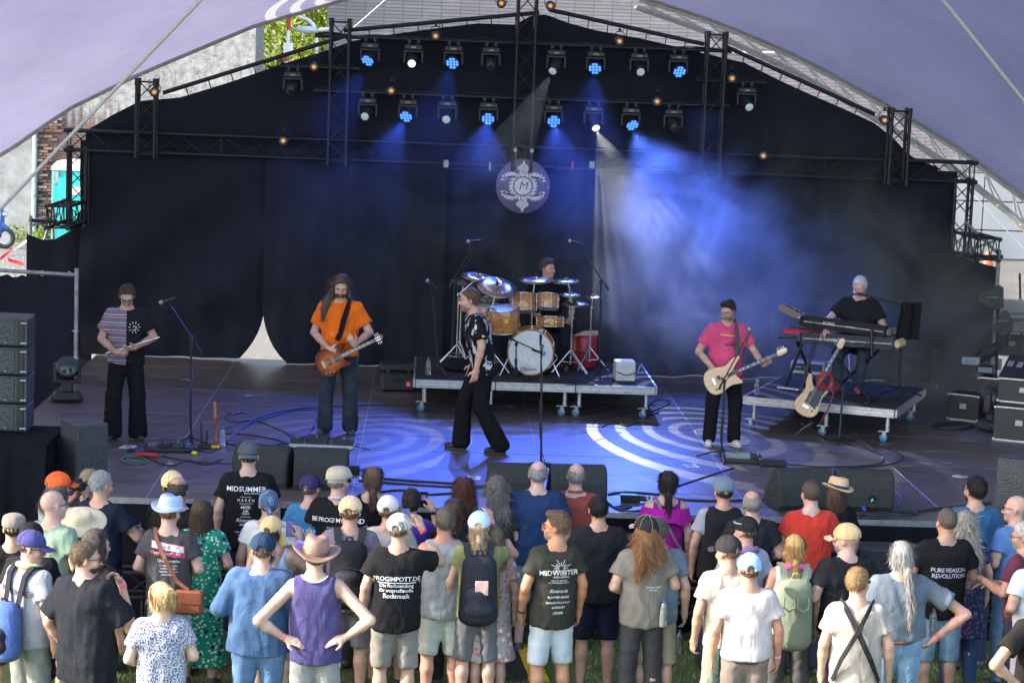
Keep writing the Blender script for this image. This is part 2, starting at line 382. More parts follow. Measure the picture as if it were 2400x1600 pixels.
def sdf_mesh(name,parts,post=None,smooth=1):
 """parts: list of (prims, lo, hi, h, keep or None) -> one mesh"""
 VV=[];FF=[];b=0
 for prims,lo,hi,h,keep in parts:
  D,ax=field(prims,lo,hi,h);V,F=nets(D,ax,h)
  if len(V)==0:continue
  if keep is not None:
   cen=V[F].mean(1);m=keep(cen);F=F[m];used=np.unique(F)
   if len(used)==0:continue
   mp=np.zeros(len(V),int);mp[used]=np.arange(len(used));V=V[used];F=mp[F]
  VV.append(V);FF.append(F+b);b+=len(V)
 V=np.concatenate(VV);F=np.concatenate(FF)
 if post is not None:
  nrm=np.cross(V[F[:,2]]-V[F[:,0]],V[F[:,3]]-V[F[:,1]]);vn=np.zeros_like(V)
  for i in range(4):np.add.at(vn,F[:,i],nrm)
  vn/=(np.linalg.norm(vn,axis=1)[:,None]+1e-12);V=V+vn*post(V)[:,None]
 return np_mesh(name,V,F)
def bounds(prims,h):
 lo=np.min([prim_box(p)[0]for p in prims if not p.sub],0)-3*h;hi=np.max([prim_box(p)[1]for p in prims if not p.sub],0)+3*h
 return lo,hi
def blob(name,prims,h,mat,parent,post=None):
 lo,hi=bounds(prims,h);me=sdf_mesh(name,[(prims,lo,hi,h,None)],post);return link(name,me,mat,parent)
# -- people
def rotm(yaw=0,pitch=0,roll=0):
 """yaw +left, pitch +nod down, roll +tilt to the right; facing local +Y"""
 M=Matrix.Rotation(yaw,3,'Z')@Matrix.Rotation(-pitch,3,'X')@Matrix.Rotation(roll,3,'Y')
 return np.array(M)
POSES={'down':dict(eR=(.255,-.035,1.165),wR=(.265,.035,.92),eL=(-.255,-.035,1.165),wL=(-.265,.035,.92)),'front':dict(eR=(.275,-.03,1.175),wR=(.13,.20,1.09),eL=(-.275,-.03,1.175),wL=(-.10,.21,1.07)),'cross':dict(eR=(.28,.02,1.17),wR=(.02,.20,1.19),eL=(-.28,.02,1.17),wL=(-.02,.17,1.14)),'hips':dict(eR=(.43,-.13,1.17),wR=(.225,-.07,1.015),eL=(-.43,-.13,1.17),wL=(-.225,-.07,1.015)),'phone':dict(eR=(.27,.16,1.26),wR=(.12,.30,1.50),eL=(-.27,.14,1.24),wL=(-.09,.30,1.48)),}
def unit(v):v=np.array(v,float);return v/(np.linalg.norm(v)+1e-9)
def hand_prims(w_,d,nrm,side,curl=.5,spread=.0):
 """palm, four fingers, thumb; d along the hand, nrm = palm facing direction"""
 d=unit(d);nrm=unit(np.array(nrm)-d*np.dot(nrm,d));a=np.cross(d,nrm)*side
 P=[cone(w_,w_+d*.03,.026,.028,k=.02),ell(w_+d*.055,(.040,.046,.017),k=.02,Rm=np.stack([a,d,nrm],1))]
 for i,(o,L)in enumerate(((.030,.072),(.010,.080),(-.010,.074),(-.029,.058))):
  b0=w_+d*.092+a*o;c1=curl*(.75+.12*i)
  d1=unit(d*math.cos(c1)+nrm*math.sin(c1)+a*o*spread*8);p1=b0+d1*L*.5
  d2=unit(d*math.cos(c1*2.1)+nrm*math.sin(c1*2.1)+a*o*spread*8);p2=p1+d2*L*.5
  P+=[cone(b0-d1*.01,p1,.0098,.009,k=.005),cone(p1,p2,.009,.0075,k=.004)]
 t0=w_+d*.03+a*.028;t1=t0+unit(a*.75+d*.65+nrm*.25)*.042;t2=t1+unit(a*.25+d*.85+nrm*(.3+curl*.5))*.034
 P+=[cone(t0,t1,.014,.0115,k=.012),cone(t1,t2,.0112,.009,k=.005)]
 return P
def head_prims(o,M,face=True):
 g=lambda x,y,z:o+M@np.array((x,y,z));E=lambda c,r,k=.02,sub=False,rm=None:ell(g(*c),r,k,M if rm is None else M@rm,sub)
 P=[E((0,-.014,.032),(.077,.097,.091)),E((0,.022,-.04),(.061,.074,.076),.03),cone(g(0,.052,-.085),g(0,.066,-.09),.028,.024,k=.03),cone(g(0,.088,.008),g(0,.109,-.030),.009,.0135,k=.014),E((0,.074,.024),(.052,.024,.013),.015)]
 for sx in(-1,1):
  P+=[E((sx*.031,.104,.002),(.019,.016,.013),.012,True),E((sx*.040,.064,-.028),(.024,.026,.022),.02)]
  P+=[E((sx*.0785,-.006,-.008),(.009,.020,.031),.006,rm=rotm(sx*-.35))]
 P+=[E((0,.087,-.060),(.023,.012,.007),.008),E((0,.0875,-.0535),(.022,.010,.0025),.004,True)]if face else[]
 return P
def hair_prims(kind,o,M,length=.25,vol=.0,capped=False):
 g=lambda x,y,z:o+M@np.array((x,y,z));E=lambda c,r,k=.02,sub=False,cuts=None:ell(g(*c),r,k,M,sub,cuts)
 pl=lambda p,n:(g(*p),M@unit(n))
 hl=pl((0,.066,.070),(0,.80,-.60));nape=pl((0,-.05,-.075),(0,.35,-1))
 t=.008+vol if not capped else.0;P=[]
 cap=E((0,-.016,.034),(.079+t*.4,.097+t*.8,.091+t),.01,cuts=[hl,nape])
 if kind in('short','buzz','curlshort','quiff'):P=[cap]
 if kind=='quiff':P+=[E((0,.06,.108),(.058,.036,.028),.03),E((0,-.01,.118),(.062,.07,.022),.03)]
 if kind=='balding':P=[E((0,-.016,.020),(.077+t,.097+t,.080+t),.01,cuts=[hl,nape]),E((0,.02,.125),(.058,.105,.060),.015,True)]
 if kind=='fringe':P=[E((0,-.016,.018),(.077+t,.097+t,.078+t),.01,cuts=[hl,nape]),E((0,-.01,.14),(.072,.13,.075),.015,True)]
 if kind in('bob','long','curly','pony','bun','lowpony'):
  top=E((0,-.018,.036),(.083+t,.103+t,.093+t)if not capped else(.078,.098,.085),.01,cuts=[hl]);P=[top]
  if kind=='bob':
   P+=[E((0,-.055,-.06),(.090+vol,.058+vol,.105+length*.2),.03),E((-.075,-.01,-.055),(.026,.055,.095),.03),E((.075,-.01,-.055),(.026,.055,.095),.03)]
  elif kind in('long','curly'):
   P+=[E((0,-.06,-.05),(.092+vol,.062+vol,.12),.03),E((-.078,-.015,-.055),(.028+vol*.6,.058,.11),.03),E((.078,-.015,-.055),(.028+vol*.6,.058,.11),.03)]
   rs=random.Random(int(length*1000)+7)
   for x in(-.085,-.05,-.015,.02,.055,.088):
    xx=x*(1+vol*4);L=length*(.82+.3*rs.random());yy=-.088-.012*rs.random()
    P.append(cone(g(xx*.8,-.075,-.04),g(xx*1.05+rs.uniform(-.01,.01),yy-.02,-.06-L*.5),.036+vol*.4,.034+vol*.5,k=.012))
    P.append(cone(g(xx*1.05,yy-.02,-.06-L*.5),g(xx+rs.uniform(-.025,.025),yy-.01,-.06-L),.032+vol*.4,.012,k=.012))
  elif kind in('pony','lowpony'):
   zz=.0 if kind=='pony' else-.065
   P[0]=E((0,-.018,.034),(.081+t,.101+t,.093+t),.01,cuts=[hl,pl((0,-.05,-.085),(0,.3,-1))])
   P+=[cone(g(0,-.105,zz),g(0,-.135,zz-.03),.026,.024,k=.012),cone(g(0,-.135,zz-.03),g(.012,-.135,zz-.03-length*.55),.028,.034,k=.012),cone(g(.012,-.135,zz-.03-length*.55),g(-.004,-.12,zz-.03-length),.032,.010,k=.012)]
  elif kind=='bun':
   P[0]=E((0,-.018,.034),(.081+t,.101+t,.093+t),.01,cuts=[hl,pl((0,-.05,-.085),(0,.3,-1))])
   P+=[E((0,-.115,.035),(.048,.036,.042),.012),cone(g(.02,-.13,.04),g(.045,-.145,.005),.022,.012,k=.01)]
 return P
def strandy(seed,amp,M,curly=False):
 f=wr(seed,6,120,240,(1,1,.12))if not curly else wr(seed,8,60,130,(1,1,.8))
 return lambda V:f(V)*amp
def strands(me,kd,HM,seed,n,ho=None,capped=False):
 """adds loose locks to a hair mesh so that it reads as hair"""
 nv=len(me.vertices);V=np.empty(nv*3,np.float32);me.vertices.foreach_get('co',V);V=V.reshape(-1,3).astype(float);m=len(me.polygons);F=np.empty(m*4,np.int32);me.loops.foreach_get('vertex_index',F);F=F.reshape(-1,4)
 rs=np.random.RandomState(seed);cen=V[F].mean(1)
 if capped:F0=F;F=F[((cen-ho)@HM)[:,2]<.005];F=F if len(F)>20 else F0;m=len(F);cen=V[F].mean(1)
 nr=np.cross(V[F[:,2]]-V[F[:,0]],V[F[:,3]]-V[F[:,1]]);nr/=np.linalg.norm(nr,axis=1)[:,None]+1e-9
 lc=(cen-ho)@HM if ho is not None else cen;okf=np.where(~((lc[:,1]>.035)&(lc[:,2]<.075)))[0]if ho is not None else np.arange(m)
 okf=okf if len(okf)>10 else np.arange(m);k=okf[rs.randint(0,len(okf),n)];b=cen[k]+rs.normal(0,.003,(n,3));nn=nr[k];dn=np.array((0,0,-1.0));bk=HM@np.array((0,-1.,0));lg=kd in('long','bob','pony','lowpony','curly','bun');cu='curl' in kd
 L=(rs.uniform(.05,.11,n)if lg else rs.uniform(.006,.015,n)*(1.7 if ho is not None and nv>0 and not capped and kd in('short','quiff')else 1.0))*(.4 if kd=='buzz' else 1.0);a=.10 if lg and not cu else(.45 if cu else.28)
 d=nn*a*(.5 if lg else.9)+dn*(.9 if lg else.35)+bk*(.05 if lg else.25)+rs.normal(0,.34 if cu else.16,(n,3));d/=np.linalg.norm(d,axis=1)[:,None]
 if ho is not None and kd!='buzz':
  q=lc[k];fr=(np.clip((q[:,1]+.02)/.06,0,1)*(q[:,2]>.02))[:,None]*(1.0 if lg else.75);sdv=HM@np.array((1.,0,0));d=d*(1-fr)+(bk*.9+sdv*np.sign(q[:,:1])*.45+nn*.12+rs.normal(0,.12,(n,3)))*fr;d/=np.linalg.norm(d,axis=1)[:,None]
 d2=d+nn*(.0 if not cu else.2)+rs.normal(0,.6 if cu else.18,(n,3))+dn*(.25 if kd!='buzz' else.0);d2/=np.linalg.norm(d2,axis=1)[:,None]
 sd=np.cross(d,nn+.01);sd/=np.linalg.norm(sd,axis=1)[:,None]+1e-9;wd=(.0021 if lg else.0022)*rs.uniform(.6,1.3,n)[:,None];b=b-nn*.002;mid=b+d*L[:,None]*.5+nn*.002;tip=mid+d2*L[:,None]*.5
 W=np.stack([b-sd*wd,b+sd*wd,mid+sd*wd*.8,mid-sd*wd*.8,tip+sd*wd*.12,tip-sd*wd*.12],1).reshape(-1,3);i0=nv+np.arange(n)*6
 Q=np.concatenate([F if not capped else F0,np.stack([i0,i0+1,i0+2,i0+3],1),np.stack([i0+3,i0+2,i0+4,i0+5],1)]);return np_mesh('hair',np.concatenate([V,W]),Q)
def add_cap(kind,o,M,root,mat,band=None,mat2=None,back=False):
 g=lambda x,y,z:o+M@np.array((x,y,z));E=lambda c,r,k=.02,sub=False,cuts=None,rm=None:ell(g(*c),r,k,M if rm is None else M@rm,sub,cuts)
 pl=lambda p,n:(g(*p),M@unit(n))
 if kind=='cap':
  sy=-1 if back else 1
  P=[E((0,-.014,.040),(.097,.118,.104),.01,cuts=[pl((0,0,.022),(0,.10*sy,-1))]),E((0,-.13*sy,.030),(.034,.05,.026),.006,True),E((0,-.014,.147),(.009,.009,.005),.004)]
  h=blob('cap',P,.0105,mat,root)
  mb=MB();n=12;V=[]
  for i in range(n+1):
   a=-1.25+2.5*i/n
   for rr,zz in((.088,.038),(.165,.024),(.165,.018),(.088,.032)):
    y=(.035+math.cos(a)*rr*1.02);x=math.sin(a)*rr*.90 if rr<.1 else math.sin(a)*.088*1.0
    y=y*sy if rr<.1 else((.052+math.cos(a*.9)*.135)*sy)
    V.append(g(x,y,zz-abs(x)*abs(x)*2.2))
  F=[(i*4+k,i*4+(k+1)%4,(i+1)*4+(k+1)%4,(i+1)*4+k)for i in range(n)for k in range(4)]
  if sy>0:F=[f[::-1]for f in F]
  mb.add(V,F,False);mb.build('visor',mat2 or mat,h)
  for s in range(6):
   a0=s*PI/3+.25;pts=[g(.0985*math.cos(a0)*math.cos(t),-.014+.1195*math.sin(a0)*math.cos(t),.040+.1055*math.sin(t))for t in[0.02+i*.25 for i in range(7)]]
   MB().path(pts,.0016,4).build('seam',mat2 or mat,h)
  return h
 if kind=='flat':
  P=[E((0,-.004,.052),(.100,.124,.080),.01,cuts=[pl((0,0,.028),(0,.05,-1))]),E((0,.075,.045),(.075,.075,.022),.03),E((0,.0,.10),(.085,.10,.03),.04)]
  return blob('flat_cap',P,.0105,mat,root,lambda V:wr(5,4,30,70)(V)*.002)
 if kind=='beanie':
  P=[E((0,-.016,.036),(.092,.113,.106),.01,cuts=[pl((0,.03,.005),(0,.25,-1))])]
  return blob('knit_cap',P,.0105,mat,root,lambda V:wr(9,4,40,90)(V)*.002)
 if kind=='bandana':
  P=[E((0,-.016,.036),(.088,.110,.104),.01,cuts=[pl((0,.03,.012),(0,.30,-1))]),cone(g(0,-.11,-.01),g(.01,-.14,-.06),.03,.022,k=.02),cone(g(.01,-.14,-.06),g(-.015,-.13,-.15),.024,.012,k=.012),cone(g(.02,-.13,-.05),g(.04,-.125,-.13),.02,.009,k=.012)]
  return blob('bandana',P,.010,mat,root,lambda V:wr(3,6,40,90,(1,.4,1))(V)*.004)
 prof={'trilby':(.104,.115,.155,.010,.030),'wide':(.104,.110,.235,.004,.0),'western':(.106,.135,.195,.006,.052)}[kind]
 rc,hc,rb,dz,curl=prof;tilt=np.array(M)
 def lath(pr,n=28):
  V=[];F=[]
  for r,z in pr:
   for k in range(n):
    a=2*PI*k/n;x=r*math.cos(a)*.95;y=r*1.14*math.sin(a)-.012;zz=z
    if r>rc*1.05:zz+=curl*((r-rc)/(rb-rc))*(abs(math.cos(a))**1.5)-dz*((r-rc)/(rb-rc))*abs(math.sin(a))
    if z>hc*.72:zz-=(.026 if kind!='wide' else.0)*max(0,1-abs(x)/(.045))*(.6+.4*math.sin(a))*(1 if r<rc*.9 else.3)
    V.append(g(x,y,.035+zz))
  F=[(i*n+k,i*n+(k+1)%n,(i+1)*n+(k+1)%n,(i+1)*n+k)for i in range(len(pr)-1)for k in range(n)]
  return V,F
 pr=[(rc*1.0,-.004),(rb,-.006),(rb+.003,0),(rb,.004),((rb+rc)/2,.004),(rc*1.03,.006),(rc*1.0,.02),(rc*.97,hc*.5),(rc*.90,hc*.8),(rc*.80,hc*.95),(rc*.62,hc),(rc*.35,hc*1.0),(0.0005,hc*.985)]
 mb=MB();V,F=lath(pr);mb.add(V,F,True);h=mb.build('brimmed_hat',mat,root)
 if band:
  V,F=lath([(rc*1.035,.008),(rc*1.035,.012),(rc*1.015,.036),(rc*.99,.036)]);mb=MB();mb.add(V,F,True);mb.build('hat_band',band,h)
 return h
def glasses(o,M,root,sun=True,col=None,name=None):
 g=lambda x,y,z:o+M@np.array((x,y,z));mb=MB();fr=col or MT['black_plastic']
 for sx in(-1,1):
  mb.path([g(sx*.052,.100,.010),g(sx*.078,.07,.012),g(sx*.082,-.005,.006),g(sx*.080,-.03,-.012)],.003,5)
  mb.path([g(sx*.031+.026*math.cos(a),.109-.006*abs(math.cos(a)*sx+.0),.002+.019*math.sin(a))for a in[i*PI/6 for i in range(12)]],.0028,5,True)
 mb.path([g(-.008,.112,.006),g(.008,.112,.006)],.0028,5)
 f=mb.build(name or('sunglasses' if sun else 'glasses'),fr,root)
 if sun:
  for sx in(-1,1):
   m2=MB();m2.add([g(sx*.031+.025*math.cos(a),.108,.002+.018*math.sin(a))for a in[i*PI/6 for i in range(12)]],[tuple(range(12))]);m2.build('lens',MT['dark_glass'],f)
 return f
def project_text(lines,shirt,root,front=False,mat=None,name='lettering'):
 """lines: (text, x, z, size, bold, spacing, shear); laid on the back (or front) of the shirt"""
 me=shirt.data;bv=BVHTree.FromPolygons([v.co.copy()for v in me.vertices],[tuple(p.vertices)for p in me.polygons])
 mb=MB();sg=1 if front else-1
 for ln in lines:
  t,x0,z0,size,bold,sp,sh=list(ln)+[0.0,1.0,0.0][len(ln)-4:]if len(ln)<7 else ln
  V,F=text_mb(t,size,bold*size,sp,sh);W=[]
  for(x,y,_)in V:
   p=Vector((x0+(x if sg<0 else-x),sg*1.2,z0+y));h=bv.ray_cast(p,Vector((0,-sg,0)))
   W.append((p.x,(h[0].y if h[0]is not None else-.1*sg)+sg*.0045,p.z))
  mb.add(W,F if sg<0 else F)
 return tag(mb.build(name,mat or MT['print_white'],shirt),kind='stuff')
PEOPLE_N=[0]
def person(loc,rz,H,label,group=None,w=1.0,belly=.0,sk=(.52,.32,.24),pose='down',J=None,head=(0,0,0),hair=('short',(.05,.035,.025)),hat=None,top=None,bottom=None,shoes=(.05,.05,.05),face=False,lean=0.0,twist=0.0,hands=None,beard=None,shades=None,detail=1.0,side_lean=0.0,vox=None,stance=.11,knees=None,eyes=True,dress=None,locks=None):
 PEOPLE_N[0]+=1;seed=PEOPLE_N[0]
 s=H/1.75;root=empty('person',loc,rz);root.scale=(s,s,s);tag(root,label,'person',group)
 J0=dict(POSES[pose])
 TU=np.array(Matrix.Rotation(-lean,3,'X')@Matrix.Rotation(side_lean,3,'Y')@Matrix.Rotation(twist,3,'Z'));piv=np.array((0,0,.98))
 T=lambda p:piv+TU@(np.array(p,float)-piv)
 for k in('eR','wR','eL','wL'):J0[k]=T((J0[k][0]*(1+(w-1)*.8),J0[k][1],J0[k][2]))
 if J:
  for k,v in J.items():J0[k]=np.array(v,float)
 shR,shL=T((.172*w,-.005,1.408)),T((-.172*w,-.005,1.408))
 st=stance
 hp={1:np.array((.088*w,0,.93)),-1:np.array((-.088*w,0,.93))}
 kn={1:np.array((st,.025,.50)),-1:np.array((-st,.025,.50))};an={1:np.array((st*1.08,-.02,.09)),-1:np.array((-st*1.08,-.02,.09))}
 if knees:
  for k,v in knees.items():(kn if k[0]=='k' else an if k[0]=='a' else hp)[1 if k[1]=='R' else-1]=np.array(v,float)
 nb=T((0,-.015,1.485));HM=TU@rotm(*head)if not J or 'head_abs' not in(J or{})else rotm(*head)
 ho=T((0,.012,1.632))if not(J and 'head' in J)else np.array(J['head'],float)
 up=HM@np.array((0,-.02,-.06))
# ---- body
 B=[cone(hp[-1]+(.01,0,.03),hp[1]+(-.01,0,.03),.115*w,k=.03,q=.85),cone(T((0,0,1.0)),T((0,0,1.30)),.130*w,.150*w,k=.05,q=.66),cone(T((-.10*w,-.01,1.385)),T((.10*w,-.01,1.385)),.088,k=.05),cone(nb+(0,0,-.02),ho+up,.060,.054,k=.03),cone(nb+TU@np.array((0,0,-.005)),shR+TU@np.array((-.02,0,.0)),.050,.045,k=.04),cone(nb+TU@np.array((0,0,-.005)),shL+TU@np.array((.02,0,.0)),.050,.045,k=.04)]
 if belly>0:B.append(ell(T((0,.05+belly*.5,1.10)),(.14*w,.11+belly,.14),k=.06))
 for S_,e,w2 in((shR,'eR','wR'),(shL,'eL','wL')):
  B+=[cone(S_,J0[e],.055,.043,k=.03),cone(J0[e],J0[e]+(J0[w2]-J0[e])*.35,.041,.043,k=.015),cone(J0[e]+(J0[w2]-J0[e])*.35,J0[w2],.043,.027,k=.015)]
 for sd_ in(1,-1):
  B+=[cone(hp[sd_],kn[sd_],.088,.057,k=.03),cone(kn[sd_],kn[sd_]+(an[sd_]-kn[sd_])*.3+np.array((0,-.012,0)),.053,.058,k=.02),cone(kn[sd_]+(an[sd_]-kn[sd_])*.3+np.array((0,-.012,0)),an[sd_],.056,.036,k=.02),cone(an[sd_],an[sd_]+(0,.08,-.06),.030,.022,k=.02)]
 HP=head_prims(ho,HM,face);HA=[];hb=[]
 hd=hands or{}
 for sgn,e,w2 in((1,'eR','wR'),(-1,'eL','wL')):
  spec=hd.get('R' if sgn>0 else 'L',{});d=np.array(spec.get('dir',J0[w2]-J0[e]),float);nr=spec.get('n',(-sgn,.3,0)if abs(unit(d)[2])>.6 else(0,0,-1))
  HA.append(hand_prims(J0[w2],d,nr,spec.get('side',sgn),spec.get('curl',.55),spec.get('spread',0)));c=J0[w2]+unit(d)*.09;hb.append((c-.125,c+.125,J0[w2]+unit(d)*.012,unit(d)))
 hv=vox or 0.0105;cv=.021
 hlo,hhi=ho-.175,ho+.175;npl=ho+up*1.05;nd=unit(up)
 allp=B+HP;lo,hi=bounds(B+HP,cv)
 def kc(c):
  m=((c-npl)@nd)>-.006
  for a,b,wp,dd in hb:m&=~((((c-wp)@dd)>.0)&((c>a)&(c<b)).all(1))
  return m
 parts=[(B+HP+HA[0]+HA[1],lo-.1,hi+.1,cv,kc),(B+HP,hlo,hhi,hv,lambda c:((c-npl)@nd)<.006)]
 for(a,b,wp,dd),hpz in zip(hb,HA):parts.append((B+hpz,a-.02,b+.02,.0088,lambda c,wp=wp,dd=dd:((c-wp)@dd)>-.012))
 me=sdf_mesh('body',parts);body=link('body',me,skin(sk),root)
# ---- top
 shirt=None
 if top:
  ty=top.get('type','tee');hem=top.get('hem',.86);fit=top.get('fit',1.0);m=fabric(top['col'],top.get('pattern'),top.get('c2'),top.get('c3'));o_=.014*fit
  hc=[(np.array((0,0,hem)),(0,0,-1.0))]if hem>.6 else[];zb=max(hem-.12,.72);bx=(.066+.005*fit)*w+belly*.25;br=.117+.012*fit+belly*.25
  P=[cone(T((sx*bx,.004+belly*.25,zb)),T((sx*.072*w,-.002,1.30)),br,.112+o_,k=.05,q=.93+belly*.8,cuts=hc)for sx in(-1,0,1)]
  P+=[cone(T((-.112*w,-.008,1.375)),T((.112*w,-.008,1.375)),.100+o_*.5,k=.05),cone(nb+TU@np.array((0,.004,-.022)),shR+TU@np.array((-.01,0,.004)),.056+o_*.2,.060+o_*.3,k=.03),cone(nb+TU@np.array((0,.004,-.022)),shL+TU@np.array((.01,0,.004)),.056+o_*.2,.060+o_*.3,k=.03)]
  if belly>0:P.append(ell(T((0,.05+belly*.5,1.08)),(.15*w,.125+belly,.19),k=.06,cuts=hc))
  if ty=='dress':
   P+=[cone((sx*.05,0,1.0),(sx*.11,.01,hem),.13*w,.17*w,k=.06,q=.95,cuts=[(np.array((0,0,hem)),(0,0,-1.0))])for sx in(-1,1)]
  if ty in('tee','dress','shirt','polo'):
   fr=top.get('sleeve',.62)
   for S_,e,w2 in((shR,'eR','wR'),(shL,'eL','wL')):
    d=J0[e]-S_;L=np.linalg.norm(d);d=d/L
    if fr<=1.0:P.append(cone(S_-d*.01,S_+d*(L*fr+.03),.060+o_*.6,.068+o_*1.3,k=.035,cuts=[(S_+d*L*fr,d)]))
    else:
     P.append(cone(S_-d*.01,J0[e],.060+o_*.6,.058+o_*.6,k=.035));d2=J0[w2]-J0[e];L2=np.linalg.norm(d2);d2=d2/L2
     P.append(cone(J0[e],J0[e]+d2*(L2*(fr-1)+.03),.058+o_*.5,.050+o_*.6,k=.02,cuts=[(J0[e]+d2*L2*(fr-1),d2)]))
  if ty in('tank','vest','strap'):
   for S_,sx in((shR,1),(shL,-1)):
    tk={'tank':.055,'vest':.025,'strap':.075}[ty]
    P.append(ell(S_+TU@np.array((sx*(.075-tk*.55),0,-.02)),(.060,.20,.135),k=.012,sub=True))
  if ty in('strap','boat'):P.append(ell(nb+TU@np.array((0,-.06,.0)),(.13*w,.11,.075),k=.015,sub=True))
  if ty=='boat':
   for S_ in(shR,shL):pass
  nk=top.get('neck',.062)
  P.append(ell(nb+TU@np.array((0,.034,.034)),(nk+.002,nk+.006,.042),k=.008,sub=True))
  P.append(ell(nb+TU@np.array((0,-.010,.062)),(.062,.064,.050),k=.008,sub=True))
  fw_=wr(seed*13+1,9,26,90,(1.2,1.0,.65));fw2=wr(seed*7+2,3,60,110,(1,1,.5));am=.0125*top.get('wrinkle',1.0)
  lo,hi=bounds(P,.0165);lo[2]=max(lo[2],hem-.05)
  shirt=link({'tee':'t_shirt','tank':'tank_top','vest':'vest','strap':'strap_top','dress':'dress','shirt':'shirt','polo':'polo_shirt','boat':'blouse'}[ty],sdf_mesh('garment',[(P,lo,hi,.0165,None)],lambda V:fw_(V)*am+fw2(V)*.0022),m,root)
  if top.get('text'):project_text(top['text'],shirt,root,top.get('front',False),top.get('tmat'))
  if top.get('collar'):
   pts=[nb+TU@np.array((.066*math.cos(a),-.004+.07*math.sin(a),.012+.012*-math.sin(a)))for a in[i*PI/8 for i in range(16)]]
   MB().path(pts,.013,6,True).build('collar',fabric(top['collar']),shirt)
# ---- bottom
 if bottom:
  ty=bottom.get('type','shorts');m=fabric(bottom['col'],bottom.get('pattern'),bottom.get('c2'));fit=bottom.get('fit',1.0);Q=[cone(hp[-1]+np.array((.016,0,.04)),hp[1]+np.array((-.016,0,.04)),.100+.010*w,k=.04,q=.88),cone((0,0,.93),T((0,0,.955 if not bottom.get('belt')else 1.0)),.145*w,.138*w,k=.04,q=.70)]
  zend=bottom.get('end',.47 if ty=='shorts' else.07)
  for sd_ in(1,-1):
   k_=kn[sd_];a_=an[sd_]
   if ty=='shorts':
    d=unit(k_-hp[sd_]);Q.append(cone(hp[sd_],k_+d*.08,.108*w,.088*fit,k=.03,cuts=[(k_+d*(k_[2]-zend),d)]))
   elif ty=='skirt':pass
   else:
    fl=bottom.get('flare',.07)*fit
    Q+=[cone(hp[sd_],k_,.106*w,.080*fit,k=.03),cone(k_,a_,.078*fit,fl,k=.03,cuts=[(a_+np.array((0,0,zend-.09)),(0,-.15,-1))])]
  fw_=wr(seed*5+3,7,30,85,(.8,.8,1.1));lo,hi=bounds(Q,.019)
  bt=link('shorts' if ty=='shorts' else 'trousers',sdf_mesh('garment',[(Q,lo,hi,.019,None)],lambda V:fw_(V)*.009),m,root)
  if bottom.get('belt'):
   pts=[T((.150*w*math.cos(a),.118*w*math.sin(a),top['hem']-.012))for a in[i*PI/12 for i in range(24)]];MB().path(pts,.015,6,True).build('belt',bottom['belt'],bt)
# ---- shoes
 for sd_ in(1,-1):
  a_=an[sd_];fd=unit((.22*sd_,1,0))if not knees or 'toe' not in(knees or{})else unit(knees['toe']);z0=a_[2]-.09
  base=np.array((a_[0],a_[1],z0))
  P=[cone(base+fd*-.035+(0,0,.045),base+fd*.14+(0,0,.035),.044,.040,k=.02),cone(base+(0,0,.05),base+(0,0,.095),.045,.044,k=.03),Prim('ell',.006,True,None,c=base+np.array((0,0,-1.0+.004)),r=np.array((3.,3.,1.0)),Rm=np.eye(3))]
  lo,hi=bounds(P,.014);so=link('shoe',sdf_mesh('shoe',[(P,lo,hi,.014,None)]),paint_c('shoe',shoes,.5),root)
  if face:
   pl=[(-.035,-.055),(.035,-.055),(.043,.05),(.042,.13),(.02,.175),(-.02,.175),(-.042,.13),(-.043,.05)]
   Mx=Matrix.Translation(Vector(base+np.array((0,0,.011))))@Matrix(((fd[1],fd[0],0),(-fd[0],fd[1],0),(0,0,1))).to_4x4()
   MB().prism([(x*1.05,y)for x,y in pl],.022,Mx,.004).build('sole',paint_c('sole',(.5,.48,.45)if sum(shoes)>1 else(.05,.04,.035),.7),so)
# ---- hair, face
 if hair:
  kd=hair[0];cur='curl' in kd;vol=hair[3]if len(hair)>3 else(.012 if cur else 0);ln=hair[2]if len(hair)>2 else.25
  P=hair_prims(kd,ho,HM,ln,vol,hat is not None)+[cone(T(a),T(b),ra,rb,k=.012)for a,b,ra,rb in(locks or[])];lo,hi=bounds(P,.0105)
  hm_=sdf_mesh('hair',[(P,lo,hi,.0105,None)],strandy(seed,.009 if cur else(.0045 if kd not in('long','bob','pony','lowpony')else.006),HM,cur))
  link('hair',strands(hm_,kd,HM,seed,4600 if kd in('long','curly','lowpony')else 2000,ho,hat is not None),hairmat(hair[1],cur),root)['kind']='stuff'
 g=lambda x,y,z:ho+HM@np.array((x,y,z))
 if beard:
  P=[ell(g(0,.027,-.056),(.0625,.0755,.066),.02,HM,cuts=[(g(0,.03,-.058),HM@unit((0,-.55,1))),(g(0,.0,0),HM@unit((0,-1,0)))]),ell(g(0,.078,-.047),(.030,.014,.008),.012,HM),ell(g(0,.09,-.060),(.018,.03,.006),.004,HM,True)]
  lo,hi=bounds(P[:1],.008);link('beard',strands(sdf_mesh('beard',[(P,lo-.02,hi+.02,.008,None)],strandy(seed,.003,HM)),'buzz',HM,seed,500),hairmat(mul(beard,.75)),root)['kind']='stuff'
 if face and eyes:
  for sx in(-1,1):
   e=MB().ball(g(sx*.031,.0865,.001),(.0135,.0085,.0075),8,6,Matrix(HM)).build('eye',MT['eye_white'],root)
   MB().ball(g(sx*.031,.0925,.000),(.0062,.0045,.0062),8,6,Matrix(HM)).build('iris',MT['iris'],e)
   MB().path([g(sx*.012,.099,.018),g(sx*.030,.101,.024),g(sx*.048,.091,.018)],.0042,5).build('eyebrow',hairmat(hair[1]if hair else(.1,.07,.05)),root)
  MB().ball(g(0,.0945,-.0575),(.021,.007,.0055),8,5,Matrix(HM)).build('lips',MT['lips'],root)
 if shades:glasses(ho,HM,root,shades[0],shades[1]if len(shades)>1 else None)
